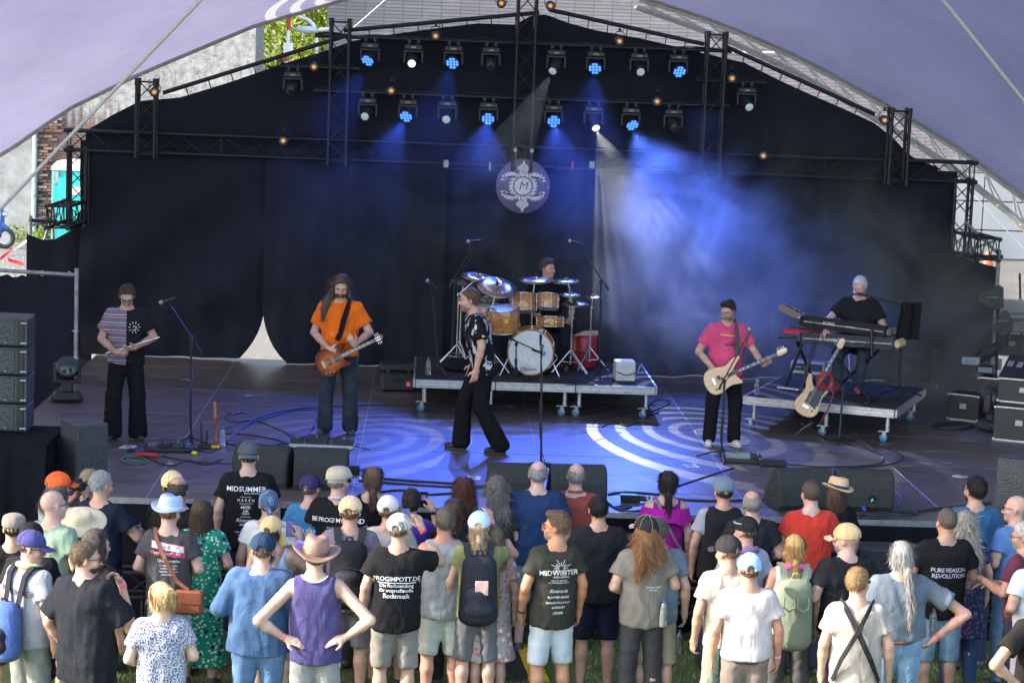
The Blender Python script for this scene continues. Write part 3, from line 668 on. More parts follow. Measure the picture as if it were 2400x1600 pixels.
 if hat:
  add_cap(hat['kind'],ho,HM,root,hat['mat'],hat.get('band'),hat.get('mat2'),hat.get('back',False))
 info=dict(root=root,J=J0,ho=ho,HM=HM,s=s,T=T,shR=shR,shL=shL,nb=nb,shirt=shirt,TU=TU)
 info['W']=lambda p:Vector(loc)+Matrix.Rotation(rz,3,'Z')@(Vector(p)*s)
 return info
_pc={}
def paint_c(n,col,rough):
 k=(n,tuple(col))
 if k not in _pc:_pc[k]=paint(n,col,rough,nscale=20,namt=.15)
 return _pc[k]
MT={}
MT['black_plastic']=paint('black_plastic',(.018,.018,.02),.42,namt=.2)
MT['dark_glass']=paint('dark_glass',(.01,.01,.012),.08,namt=0)
MT['print_white']=paint('print_white',(.72,.72,.72),.8,nscale=60,namt=.12)
MT['eye_white']=paint('eye_white',(.62,.58,.55),.3,namt=0)
MT['iris']=paint('iris',(.03,.025,.02),.2,namt=0)
MT['lips']=paint('lips',(.42,.17,.15),.45,namt=.1)
# -- the setting
MT['black_steel']=paint('black_steel',(.02,.021,.024),.42,.35,nscale=30,namt=.25)
MT['alu']=paint('aluminium',(.52,.53,.55),.38,.85,nscale=25,namt=.18)
MT['galv']=paint('galvanised_steel',(.36,.38,.40),.5,.7,nscale=14,namt=.3)
MT['chrome']=paint('chrome',(.72,.73,.75),.16,1.0,namt=.08,nscale=40)
MT['white_paint']=paint('white_paint',(.68,.68,.66),.5,nscale=6,namt=.12)
MT['rubber']=paint('rubber',(.022,.022,.024),.7,namt=.2)
MT['rope']=paint('rope',(.85,.83,.80),.8,nscale=90,namt=.2)
def ground_mat():
 m,nt,b=newmat('ground');L=nt.links;tc=N(nt,'ShaderNodeTexCoord')
 n1=N(nt,'ShaderNodeTexNoise',Scale=1.3,Detail=6.0);n2=N(nt,'ShaderNodeTexNoise',Scale=38.0,Detail=5.0,Roughness=.7)
 for n in(n1,n2):L.new(tc.outputs['Object'],n.inputs['Vector'])
 g1=ramp(nt,[(.3,(.06,.10,.025)),(.5,(.10,.16,.04)),(.72,(.20,.19,.09))],n1.outputs['Fac'])
 g2=ramp(nt,[(.3,(.35,.35,.35)),(.7,(1.2,1.2,1.2))],n2.outputs['Fac']);mg=N(nt,'ShaderNodeMixRGB',blend_type='MULTIPLY');mg.inputs[0].default_value=1
 L.new(g1.outputs[0],mg.inputs[1]);L.new(g2.outputs[0],mg.inputs[2])
 br=N(nt,'ShaderNodeTexBrick',Scale=1.0);br.inputs['Color1'].default_value=(.135,.125,.112,1);br.inputs['Color2'].default_value=(.16,.15,.135,1);br.inputs['Mortar'].default_value=(.2,.19,.17,1)
 br.inputs['Brick Width'].default_value=2.2;br.inputs['Row Height'].default_value=1.6;br.inputs['Mortar Size'].default_value=.02;L.new(tc.outputs['Object'],br.inputs['Vector'])
 mc=N(nt,'ShaderNodeMixRGB',blend_type='MULTIPLY');mc.inputs[0].default_value=.5;L.new(br.outputs[0],mc.inputs[1]);L.new(g2.outputs[0],mc.inputs[2])
 sp=N(nt,'ShaderNodeSeparateXYZ');L.new(tc.outputs['Object'],sp.inputs[0]);gt=N(nt,'ShaderNodeMath',operation='GREATER_THAN');L.new(sp.outputs['Y'],gt.inputs[0]);gt.inputs[1].default_value=3.0
 mx=N(nt,'ShaderNodeMixRGB');L.new(gt.outputs[0],mx.inputs[0]);L.new(mg.outputs[0],mx.inputs[1]);L.new(mc.outputs[0],mx.inputs[2]);L.new(mx.outputs[0],b.inputs['Base Color'])
 b.inputs['Roughness'].default_value=.9
 bp=N(nt,'ShaderNodeBump',Strength=.6,Distance=.03);L.new(n2.outputs['Fac'],bp.inputs['Height']);L.new(bp.outputs[0],b.inputs['Normal'])
 return m
g=MB();g.add([(-300,-300,0),(300,-300,0),(300,300,0),(-300,300,0)],[(0,1,2,3)]);tag(g.build('ground',ground_mat()),kind='structure')
def blade_mesh():
 rs=np.random.RandomState(4);n=34000
 x=rs.uniform(-4.6,5.6,n);y=rs.uniform(-5.2,-.1,n);h=rs.uniform(.025,.065,n);a=rs.uniform(0,6.28,n);wd=.0045;lx=rs.normal(0,.02,n);ly=rs.normal(0,.02,n)
 c,s_=np.cos(a)*wd,np.sin(a)*wd
 V=np.stack([np.stack([x-c,y-s_,0*x],1),np.stack([x+c,y+s_,0*x],1),np.stack([x+lx,y+ly,h],1)],1).reshape(-1,3)
 return np_mesh('grass',V,np.arange(n*3).reshape(-1,3),False)
MT['grass']=paint('grass_blade',(.14,.22,.045),.6,nscale=2.5,namt=.35,col2=(.22,.22,.09))
tag(link('grass',blade_mesh(),MT['grass']),'short trodden lawn grass in front of the stage','grass',kind='stuff')
# ---- tiled facade behind the stage, white panel wall under it
def facade_mat():
 m,nt,b=newmat('facade_tiles');L=nt.links;tc=N(nt,'ShaderNodeTexCoord');mp=N(nt,'ShaderNodeMapping');mp.inputs['Rotation'].default_value=(R_(90),0,0);L.new(tc.outputs['Object'],mp.inputs[0])
 br=N(nt,'ShaderNodeTexBrick',Scale=1.0,offset=0.0);br.inputs['Color1'].default_value=(.235,.195,.185,1);br.inputs['Color2'].default_value=(.275,.235,.225,1);br.inputs['Mortar'].default_value=(.11,.10,.10,1)
 br.inputs['Brick Width'].default_value=.58;br.inputs['Row Height'].default_value=.105;br.inputs['Mortar Size'].default_value=.010;L.new(mp.outputs[0],br.inputs['Vector'])
 n1=N(nt,'ShaderNodeTexNoise',Scale=1.4,Detail=4.0);L.new(tc.outputs['Object'],n1.inputs['Vector']);r=ramp(nt,[(.55,(0,0,0)),(.72,(.55,.55,.55))],n1.outputs['Fac'])
 mx=N(nt,'ShaderNodeMixRGB');L.new(r.outputs[0],mx.inputs[0]);L.new(br.outputs[0],mx.inputs[1]);mx.inputs[2].default_value=(.33,.37,.44,1);L.new(mx.outputs[0],b.inputs['Base Color']);b.inputs['Roughness'].default_value=.45
 bp=N(nt,'ShaderNodeBump',Strength=.7,Distance=.02);L.new(br.outputs['Fac'],bp.inputs['Height']);bp.invert=True;L.new(bp.outputs[0],b.inputs['Normal']);return m
YB=46.0
pa,pb=ony(765,60,YB),ony(2400,380,YB)
zsplit=ony(2230,402,YB).z
bt=empty('building',(pa.x,YB,0));tag(bt,'big building with grey pink tiled facade and pale wall panels behind the stage','building')
MB().box(((44-0)/2,4,(zsplit+26)/2),(44,8,26-zsplit)).build('tiled_facade',facade_mat(),bt)
MT['panel']=paint('wall_panel',(.33,.34,.34),.7,nscale=.8,namt=.08)
pw=3.4;ph=zsplit/3
pmesh=MB().bbox((0,0,0),(pw-.03,.3,ph-.03),.02).mesh('wall_panel');pmesh.materials.append(MT['panel'])
for i in range(13):
 for j in range(3):
  o=link('wall_panel',pmesh,None,bt);o.location=(.1+pw*(i+.5),.17,ph*(j+.5))
MB().box((22,.5,zsplit/2),(44,.3,zsplit)).build('wall_core',MT['rubber'],bt)
mb=MB();a=ony(1560,122,YB-.2)-Vector(bt.location);b_=ony(1830,124,YB-.2)-Vector(bt.location);mb.tube(a,b_,.035)
for t in(.2,.5,.8):mb.tube(a.lerp(b_,t)-Vector((0,0,.15)),a.lerp(b_,t)+Vector((0,.2,.1)),.02)
mb.build('service_pipe',MT['white_paint'],bt)
# ---- old white-painted brick house behind the left wing
def oldwall_mat():
 m,nt,b=newmat('old_painted_brick');L=nt.links;tc=N(nt,'ShaderNodeTexCoord');mp=N(nt,'ShaderNodeMapping');mp.inputs['Rotation'].default_value=(R_(90),0,0);L.new(tc.outputs['Object'],mp.inputs[0])
 br=N(nt,'ShaderNodeTexBrick',Scale=1.0);br.inputs['Color1'].default_value=(.20,.10,.07,1);br.inputs['Color2'].default_value=(.13,.09,.075,1);br.inputs['Mortar'].default_value=(.22,.20,.18,1)
 br.inputs['Brick Width'].default_value=.23;br.inputs['Row Height'].default_value=.08;br.inputs['Mortar Size'].default_value=.009;L.new(mp.outputs[0],br.inputs['Vector'])
 sp=N(nt,'ShaderNodeSeparateXYZ');L.new(tc.outputs['Object'],sp.inputs[0])
 nd=N(nt,'ShaderNodeTexNoise',Scale=6.0,Detail=4.0);md=N(nt,'ShaderNodeMapping');md.inputs['Scale'].default_value=(1.5,1,.06);L.new(tc.outputs['Object'],md.inputs[0]);L.new(md.outputs[0],nd.inputs['Vector'])
 mr=N(nt,'ShaderNodeMapRange');mr.inputs['From Min'].default_value=2.4;mr.inputs['From Max'].default_value=5.4;L.new(sp.outputs['Z'],mr.inputs[0])
 ad=N(nt,'ShaderNodeMath',operation='ADD');L.new(mr.outputs[0],ad.inputs[0]);L.new(nd.outputs['Fac'],ad.inputs[1])
 rp=ramp(nt,[(.80,(0,0,0)),(.98,(1,1,1))],ad.outputs[0])
 vn=N(nt,'ShaderNodeTexNoise',Scale=1.5,Detail=7.0,Roughness=.6,Distortion=1.2);L.new(tc.outputs['Object'],vn.inputs['Vector']);nv=N(nt,'ShaderNodeTexNoise',Scale=5.0,Detail=6.0);L.new(tc.outputs['Object'],nv.inputs['Vector'])
 rv=ramp(nt,[(.485,(.36,.36,.345)),(.497,(.16,.15,.13)),(.503,(.16,.15,.13)),(.515,(.36,.36,.345))],vn.outputs['Fac']);mv=N(nt,'ShaderNodeMixRGB',blend_type='MULTIPLY');mv.inputs[0].default_value=.8
 rn=ramp(nt,[(.35,(.55,.53,.5)),(.6,(1,1,1))],nv.outputs['Fac']);L.new(rv.outputs[0],mv.inputs[1]);L.new(rn.outputs[0],mv.inputs[2])
 mx=N(nt,'ShaderNodeMixRGB');L.new(rp.outputs[0],mx.inputs[0]);L.new(br.outputs[0],mx.inputs[1]);L.new(mv.outputs[0],mx.inputs[2]);L.new(mx.outputs[0],b.inputs['Base Color']);b.inputs['Roughness'].default_value=.9
 bp=N(nt,'ShaderNodeBump',Strength=.8,Distance=.03);bp.invert=True;L.new(br.outputs['Fac'],bp.inputs['Height']);L.new(bp.outputs[0],b.inputs['Normal']);return m
YW=42.0
xr=ony(597,200,YW).x;xl=ony(88,400,YW).x;xm=ony(150,400,YW).x
hs=empty('old_house',(xr-6,YW,0));tag(hs,'old house wall of white limewashed brick with dark drips and vines','building')
MB().box((((xl+xr)/2-(xr-6)),1.5,8),(xr-xl,3,16)).build('brick_wall',oldwall_mat(),hs)
MT['brick']=[paint('brick',c,.9,nscale=12,namt=.3,bump=.4,bscale=40)for c in((.22,.10,.07),(.27,.17,.12),(.16,.10,.08),(.34,.29,.25))]
bm_=[MB().bbox((0,0,0),(.25,.12,.07),.006).mesh('brick')for _ in range(4)]
for i in range(4):bm_[i].materials.append(MT['brick'][i])
rs=random.Random(3)
for r in range(44):
 for c in range(3):
  if rs.random()<(.92,.8,.45)[c]:
   k=rs.randrange(4);o=link('brick',bm_[k],None,hs);o.location=(xl-(xr-6)+.13+c*.27+(.13 if r%2 else 0)-.22,-.05-rs.random()*.05,.12+r*.085)
   o.rotation_euler=(0,rs.uniform(-.03,.03),rs.uniform(-.08,.08))
pw_=empty('rendered_wall',(xl-3,YW-.35,0));tag(pw_,'grey rendered wall stained pale beside the broken brick edge','wall')
MB().box((0,.4,4.5),(6.0,.5,9)).build('render_coat',paint('render',(.27,.27,.265),.85,nscale=1.6,namt=.35,bump=.3,bscale=8),pw_)
dp=empty('drain_pipe',(ony(80,420,YW-.5).x,YW-.5,0));tag(dp,'pale grey drain pipe running down the rendered wall','pipe')
MB().tube((0,0,.1),(0,0,8.8),.055,n=12).build('pipe',paint('pvc',(.50,.54,.58),.45),dp)
for z in(1.2,3.0,4.8):MB().tube((0,0,z),(0,0,z+.09),.068,n=12).build('bracket',MT['galv'],dp)
t0=ony(174,545,40.3);TL=empty('portable_toilet',(t0.x,40.3,0));tag(TL,'turquoise portable toilet cabin with white roof by the brick wall','toilet')
tq=paint('turquoise_plastic',(.02,.38,.34),.45,nscale=5,namt=.12)
MB().bbox((0,0,1.05),(1.1,1.1,2.1),.05).build('cabin',tq,TL)
MB().box((0,-.56,1.0),(.72,.05,1.8)).build('door',paint('turquoise_door',(.03,.46,.42),.4),TL)
MB().lathe([(.80,2.1),(.78,2.2),(.6,2.34),(.001,2.4)],4,Matrix.Rotation(PI/4,4,'Z'),False).build('roof',MT['white_paint'],TL)
MB().box((.1,-.60,1.55),(.3,.02,.22)).build('notice',MT['white_paint'],TL)
MB().box((-.42,-.57,1.9),(.12,.03,.35)).build('vent',MT['galv'],TL)
# ---- trees behind
def leaf_cloud(cx,n,rad,seed,size):
 rs=np.random.RandomState(seed);C=rs.normal(size=(70,3));C/=np.linalg.norm(C,axis=1)[:,None];C*=(rs.uniform(.35,1.0,70)**.5)[:,None]*np.array(rad)
 k=rs.randint(0,70,n);P=C[k]+rs.normal(0,.23,(n,3))*np.array(rad)*.55+np.array(cx)
 a=rs.normal(size=(n,3));a/=np.linalg.norm(a,axis=1)[:,None];b=np.cross(a,rs.normal(size=(n,3)));b/=np.linalg.norm(b,axis=1)[:,None];s_=rs.uniform(.6,1.3,n)[:,None]*size
 V=np.stack([P-a*s_,P+b*s_*.55,P+a*s_,P-b*s_*.55],1).reshape(-1,3);return V,np.arange(n*4).reshape(-1,4)
def leafmat(c):
 m,nt,b=newmat('leaf');L=nt.links;g_=N(nt,'ShaderNodeNewGeometry');r=ramp(nt,[(0,mul(c,.5)),(.5,c),(1,mul(c,1.7))],g_.outputs['Random Per Island']);L.new(r.outputs[0],b.inputs['Base Color']);b.inputs['Roughness'].default_value=.55
 tr=N(nt,'ShaderNodeBsdfTranslucent');L.new(r.outputs[0],tr.inputs[0]);ms=N(nt,'ShaderNodeMixShader');ms.inputs[0].default_value=.4;L.new(b.outputs[0],ms.inputs[1]);L.new(tr.outputs[0],ms.inputs[2]);L.new(ms.outputs[0],nt.nodes['Material Output'].inputs[0]);return m
def tree(px,Y,z,rad,n,seed,label,c,size):
 p=ony(px,80,Y);t=empty('leafy_tree',(p.x,Y,0));tag(t,label,'tree','trees behind the old house')
 V,F=leaf_cloud((0,0,z),n,rad,seed,size);link('crown',np_mesh('crown',V,F,False),leafmat(c),t)
 mb=MB();mb.path([(0,0,0),(.1,0,z*.4),(-.1,.1,z*.8),(.2,0,z*1.2)],[.34,.26,.18,.08],8)
 rs=random.Random(seed)
 for i in range(9):
  a=rs.uniform(0,6.3);h0=z*(.45+.06*i);mb.path([(0,0,h0),(math.cos(a)*rad[0]*.4,math.sin(a)*rad[1]*.4,h0+.9),(math.cos(a)*rad[0]*.85,math.sin(a)*rad[1]*.85,h0+1.6)],[.10,.06,.02],6)
 mb.build('trunk',paint('bark',(.09,.07,.05),.9,nscale=9,namt=.4,bump=.6,bscale=20),t)
tree(655,52,5.2,(3.6,3.2,5.0),26000,11,'bright yellow green leafy tree between the white wall and the tiled facade',(.20,.28,.02),.09)
tree(715,62,5.8,(5.5,4,6.0),26000,12,'darker leafy tree standing farther back behind the street lamp',(.11,.19,.02),.11)
p=ony(740,200,44);SL=empty('street_lamp',(p.x,44,0));tag(SL,'pale street lamp with curved arm and oval head','street lamp');zt=ony(738,75,44).z
mb=MB();hp_=ony(722,70,44);arc=[(0,0,0),(0,0,zt-.6),(-.02,0,zt),(-.12,0,zt+.22),(-.3,0,zt+.36),(hp_.x-p.x-.3,0,zt+.42)];mb.path(arc,.055,8);mb.build('post',MT['white_paint'],SL)
mb=MB();mb.ball((hp_.x-p.x-.05,-.1,hp_.z),(.36,.18,.11),14,8);mb.build('lamp_head',paint('lamp_head',(.55,.58,.6),.4),SL)
MB().tube((hp_.x-p.x+.3,-.1,hp_.z),(.35,-.1,hp_.z+.05),.05).build('arm',MT['white_paint'],SL)
p=ony(668,200,43);CM=empty('signal_mast',(p.x,43,0));tag(CM,'thin red and white banded mast with small sign plate','mast');z0=ony(666,165,43).z-2.0;z1=ony(672,30,43).z;k=0;z=z0
MB().tube((0,0,0),(0,0,z0),.05).build('lower_post',MT['galv'],CM)
red=paint('red_paint',(.45,.03,.03),.5)
while z<z1:MB().tube((.02*(z-z0),0,z),(.02*(z+.45-z0),0,z+.45),.055).build('band',red if k%2 else MT['white_paint'],CM);z+=.45;k+=1
q=ony(676,113,43);MB().box((q.x-p.x,-.08,q.z),(.28,.03,.3)).build('sign_plate',MT['white_paint'],CM)
# ---- scooter at the left edge
q=onz(8,566,0.0);q=ony(2,560,38.4);SCO=empty('motor_scooter',(q.x,38.4,0));tag(SCO,'blue motor scooter parked at the edge by the rendered wall','scooter')
for dx in(-1.05,.1):
 wl=MB();wl.path([(dx+.24*math.cos(a),0,.29+.24*math.sin(a))for a in[i*PI/10 for i in range(20)]],.055,8,True);wh=wl.build('wheel',MT['rubber'],SCO)
 MB().tube((dx,-.05,.29),(dx,.05,.29),.16,n=14).build('rim',MT['alu'],wh)
bl=paint('scooter_paint',(.03,.09,.30),.25,coat=.5)
blob('bodywork',[cone((-1.15,0,.62),(-.45,0,.5),.17,.2,k=.1),cone((-.45,0,.32),(-.15,0,.36),.12,.1,k=.1),cone((-.08,0,.38),(.02,0,.95),.13,.1,k=.1),cone((.02,0,.6),(.18,0,.55),.09,.07,k=.05)],.035,bl,SCO)
MB().bbox((-.85,0,.82),(.75,.3,.13),.05).build('saddle',MT['rubber'],SCO)
MB().path([(0,-.33,1.02),(-.05,-.15,1.05),(-.05,.15,1.05),(0,.33,1.02)],.02,8).build('handlebar',MT['black_steel'],SCO)
MB().ball((.1,0,.93),(.08,.1,.08)).build('headlight',MT['chrome'],SCO)
# ---- crowd-control barrier and tape, left
q=ony(20,610,22.0);BR=empty('barrier',(q.x,22.0,0));tag(BR,'grey steel barrier with red and white tape behind the left side panel','barrier')
mb=MB();zt=q.z;mb.path([(-1.1,0,.15),(-1.1,0,zt),(.35,0,zt+.12),(.35,0,.15)],.02,8,True)
for i in range(14):mb.tube((-1.0+i*.1,0,.16),(-1.0+i*.1,0,zt+.01+i*.008),.009,n=5)
mb.build('steel_frame',MT['galv'],BR)
mb=MB();tw=paint('tape_red',(.62,.03,.04),.4)
for i,(a,b_)in enumerate((((-.15,zt),(.1,zt+.18)),((.1,zt+.18),(.42,zt+.42)),((.0,zt-.02),(.3,zt-.10)))):
 m2=MB();m2.add([(a[0],-.04,a[1]),(b_[0],-.05,b_[1]),(b_[0],-.03,b_[1]+.07),(a[0],-.06,a[1]+.07)],[(0,1,2,3)]);m2.build('tape',tw if i!=1 else MT['white_paint'],BR)
def weed(px,py,Y,n,seed,label):
 q=ony(px,py,Y);r=np.random.RandomState(seed);P=r.normal(0,1,(n,3))*np.array((.30,.2,.2));P[:,2]=np.abs(P[:,2])+.05
 a=r.normal(size=(n,3));a/=np.linalg.norm(a,axis=1)[:,None];b=np.cross(a,r.normal(size=(n,3)));V=np.stack([P-a*.06,P+b*.02,P+a*.06,P-b*.02],1).reshape(-1,3)
 o=link('weed',np_mesh('weed',V,np.arange(n*4).reshape(-1,4),False),leafmat((.14,.2,.03)));o.location=(q.x,Y,0);tag(o,label,'plant','weeds at the wall foot','stuff')
weed(35,540,40.6,160,1,'low tuft of green weeds below the rendered wall near the scooter')
weed(62,545,39.5,120,2,'yellowish weed clump in front of the drain pipe foot')
weed(100,520,40.8,160,3,'weeds growing at the foot of the broken bricks')
# ---- the purple saddle tent over crowd and stage
edgeL=[(0,366),(86,304),(164,252),(329,171),(443,123),(596,59),(714,25),(800,0)]
edgeR=[(1500,-8),(1626,32),(1737,73),(1867,130),(1971,184),(2078,245),(2170,298),(2250,348),(2400,459)]
YA=11.6
PL=[ony(x,y,YA)for x,y in edgeL];PR=[ony(x,y,YA)for x,y in edgeR]
rear=[Vector((-12.5,5.0,.1)),Vector((-11.2,7.2,1.6)),Vector((-9.6,9.6,2.9))]+PL
zt=max(PL[-1].z,PR[0].z)
for t in(.25,.5,.75):p=PL[-1].lerp(PR[0],t);p.z+=.42*(1-(2*t-1)**2)+.05;rear.append(p)
rear+=PR+[Vector((PR[-1].x+1.5,10.2,PR[-1].z-1.5)),Vector((PR[-1].x+3.3,7.8,1.9)),Vector((PR[-1].x+4.6,5.0,.1))]
def resample(pts,n):
 L=[0]
 for a,b in zip(pts,pts[1:]):L.append(L[-1]+(b-a).length)
 out=[]
 for i in range(n):
  t=L[-1]*i/(n-1);k=max(j for j in range(len(L))if L[j]<=t+1e-9);k=min(k,len(pts)-2);out.append(pts[k].lerp(pts[k+1],(t-L[k])/(L[k+1]-L[k])))
 return out
NU,NV=72,24
ra=resample(rear,NU)
TENT_FRONT=dict(y_apex=-5.8,z_apex=9.3,x0=-12.0,x1=13.5,y0=-2.4)
fr=[]
for i in range(NU):
 t=i/(NU-1);a=PI*t;s_=math.sin(a)
 fr.append(Vector((TENT_FRONT['x0']+(TENT_FRONT['x1']-TENT_FRONT['x0'])*(.5-.5*math.cos(a)),TENT_FRONT['y0']+(TENT_FRONT['y_apex']-TENT_FRONT['y0'])*s_,.1+(TENT_FRONT['z_apex']-.1)*s_**.8)))
V=[];
for j in range(NV):
 v=j/(NV-1)
 for i in range(NU):
  p=ra[i].lerp(fr[i],v);sag=math.sin(PI*v)*math.sin(PI*i/(NU-1));p=p.copy();p.z+=.55*sag;p.x+=(-1 if i<NU/2 else 1)*abs(math.cos(PI*i/(NU-1)))*.8*math.sin(PI*v);V.append(p)
F=[(j*NU+i,j*NU+i+1,(j+1)*NU+i+1,(j+1)*NU+i)for j in range(NV-1)for i in range(NU-1)]
def tent_mat():
 m,nt,b=newmat('tent_membrane');L=nt.links;tc=N(nt,'ShaderNodeTexCoord');out=nt.nodes['Material Output']
 sp=N(nt,'ShaderNodeSeparateXYZ');L.new(tc.outputs['Object'],sp.inputs[0])
 n1=N(nt,'ShaderNodeTexNoise',Scale=.8,Detail=5.0,Roughness=.6);L.new(tc.outputs['Object'],n1.inputs['Vector'])
 base=ramp(nt,[(.3,(.285,.275,.43)),(.7,(.34,.33,.50))],n1.outputs['Fac']).outputs[0]
 def spiral(cx,cyy,cz,sx,sy):
  ds=[]
  for ch,c0,s0 in(('X',cx,sx),('Y',cyy,sy)):
   a_=N(nt,'ShaderNodeMath',operation='SUBTRACT');L.new(sp.outputs[ch],a_.inputs[0]);a_.inputs[1].default_value=c0
   d_=N(nt,'ShaderNodeMath',operation='DIVIDE');L.new(a_.outputs[0],d_.inputs[0]);d_.inputs[1].default_value=s0;ds.append(d_)
  at=N(nt,'ShaderNodeMath',operation='ARCTAN2');L.new(ds[1].outputs[0],at.inputs[0]);L.new(ds[0].outputs[0],at.inputs[1])
  x2=N(nt,'ShaderNodeMath',operation='POWER');L.new(ds[0].outputs[0],x2.inputs[0]);x2.inputs[1].default_value=2
  y2=N(nt,'ShaderNodeMath',operation='POWER');L.new(ds[1].outputs[0],y2.inputs[0]);y2.inputs[1].default_value=2
  ad=N(nt,'ShaderNodeMath',operation='ADD');L.new(x2.outputs[0],ad.inputs[0]);L.new(y2.outputs[0],ad.inputs[1]);sq=N(nt,'ShaderNodeMath',operation='SQRT');L.new(ad.outputs[0],sq.inputs[0])
  m1=N(nt,'ShaderNodeMath',operation='MULTIPLY');L.new(sq.outputs[0],m1.inputs[0]);m1.inputs[1].default_value=20.0
  s1=N(nt,'ShaderNodeMath',operation='ADD');L.new(m1.outputs[0],s1.inputs[0]);L.new(at.outputs[0],s1.inputs[1]);sn=N(nt,'ShaderNodeMath',operation='SINE');L.new(s1.outputs[0],sn.inputs[0])
  g_=N(nt,'ShaderNodeMath',operation='GREATER_THAN');L.new(sn.outputs[0],g_.inputs[0]);g_.inputs[1].default_value=.25
  l_=N(nt,'ShaderNodeMath',operation='LESS_THAN');L.new(sq.outputs[0],l_.inputs[0]);l_.inputs[1].default_value=1.0
  mm=N(nt,'ShaderNodeMath',operation='MULTIPLY');L.new(g_.outputs[0],mm.inputs[0]);L.new(l_.outputs[0],mm.inputs[1]);return mm.outputs[0]
 for args in TENT_SPIRALS:
  f=spiral(*args);mx=N(nt,'ShaderNodeMixRGB');mf=N(nt,'ShaderNodeMath',operation='MULTIPLY');L.new(f,mf.inputs[0]);mf.inputs[1].default_value=.8
  L.new(mf.outputs[0],mx.inputs[0]);L.new(base,mx.inputs[1]);mx.inputs[2].default_value=(.72,.72,.74,1);base=mx.outputs[0]
 L.new(base,b.inputs['Base Color']);b.inputs['Roughness'].default_value=.55;b.inputs['Specular IOR Level'].default_value=.3
 n2=N(nt,'ShaderNodeTexNoise',Scale=1.6,Detail=5.0,Distortion=1.0);L.new(tc.outputs['Object'],n2.inputs['Vector']);bp=N(nt,'ShaderNodeBump',Strength=.22,Distance=.2);L.new(n2.outputs['Fac'],bp.inputs['Height']);L.new(bp.outputs[0],b.inputs['Normal'])
 tr=N(nt,'ShaderNodeBsdfTranslucent');L.new(base,tr.inputs[0]);ms=N(nt,'ShaderNodeMixShader');ms.inputs[0].default_value=.2;L.new(b.outputs[0],ms.inputs[1]);L.new(tr.outputs[0],ms.inputs[2]);L.new(ms.outputs[0],out.inputs[0]);return m
MT['tent_seam']=paint('tent_seam',(.27,.26,.38),.6)
TENT_SPIRALS=[(-2.75,9.35,0,1.15,.95)]
TN=empty('saddle_tent',(0,2,0));tag(TN,'huge purple tent membrane with white spiral print arching over crowd and stage','tent')
TNo=Vector((0,2,0));mbt=MB();mbt.add([p-TNo for p in V],F,True);memb=mbt.build('membrane',tent_mat(),TN)
mb=MB();mb.path([p-TNo for p in ra],.045,8);mb.build('hem_rope_pocket',paint('tent_hem',(.42,.39,.40),.6),TN)
ar=resample(PR+[Vector((PR[-1].x+1.5,10.2,PR[-1].z-1.5)),Vector((PR[-1].x+3.3,7.8,1.9)),Vector((PR[-1].x+4.6,5.0,.1))],60)
AT=empty('arch_truss',ar[-1]);tag(AT,'white lattice arch truss carrying the edge of the purple tent','truss');AO=Vector(ar[-1])
ch=[[],[],[]]
for i,p in enumerate(ar):
 t=(ar[min(i+1,59)]-ar[max(i-1,0)]).normalized();inn=Vector((0,1,0)).cross(t).normalized();inn=inn if inn.z<0 else-inn;wd=.12+.20*min(1,i/30)
 ch[0].append(p+inn*.05-AO);ch[1].append(p+inn*(.05+wd)+Vector((0,.2,0))-AO);ch[2].append(p+inn*(.05+wd)-Vector((0,.2,0))-AO)
wt=paint('arch_paint',(.62,.62,.58),.45)
for c in ch:MB().path(c,.032,8).build('chord',wt,AT)
lat=MB()
for i in range(0,58,2):
 lat.tube(ch[0][i],ch[2][i+2],.014,n=5);lat.tube(ch[2][i],ch[2][i]if False else ch[1][i],.02,n=5);lat.tube(ch[0][i],ch[1][i+2],.014,n=5)
lat.build('lattice',wt,AT)
def rope(p0,p1,label,r=.021):
 o=MB().path([Vector(p0)-Vector(p0)*1.0,(Vector(p1)-Vector(p0))*.5,Vector(p1)-Vector(p0)],r,6).build('guy_rope',MT['rope']);o.location=p0;tag(o,label,'rope','tent guy ropes')
rope(ony(478,-8,2.0),ony(-20,512,4.5),'white guy rope slanting down across the left corner of the tent')
rope(ony(2200,-12,2.0),ony(2420,262,3.5),'thin white guy rope under the right side of the tent')
rope(ony(912,-8,13.0),ony(828,66,12.4),'thin pale cable above the upper left lighting tower',.008)
rope(ony(2230,402,13.0),ony(2420,605,13.5),'thin dark cable in front of the pale wall panels',.008)
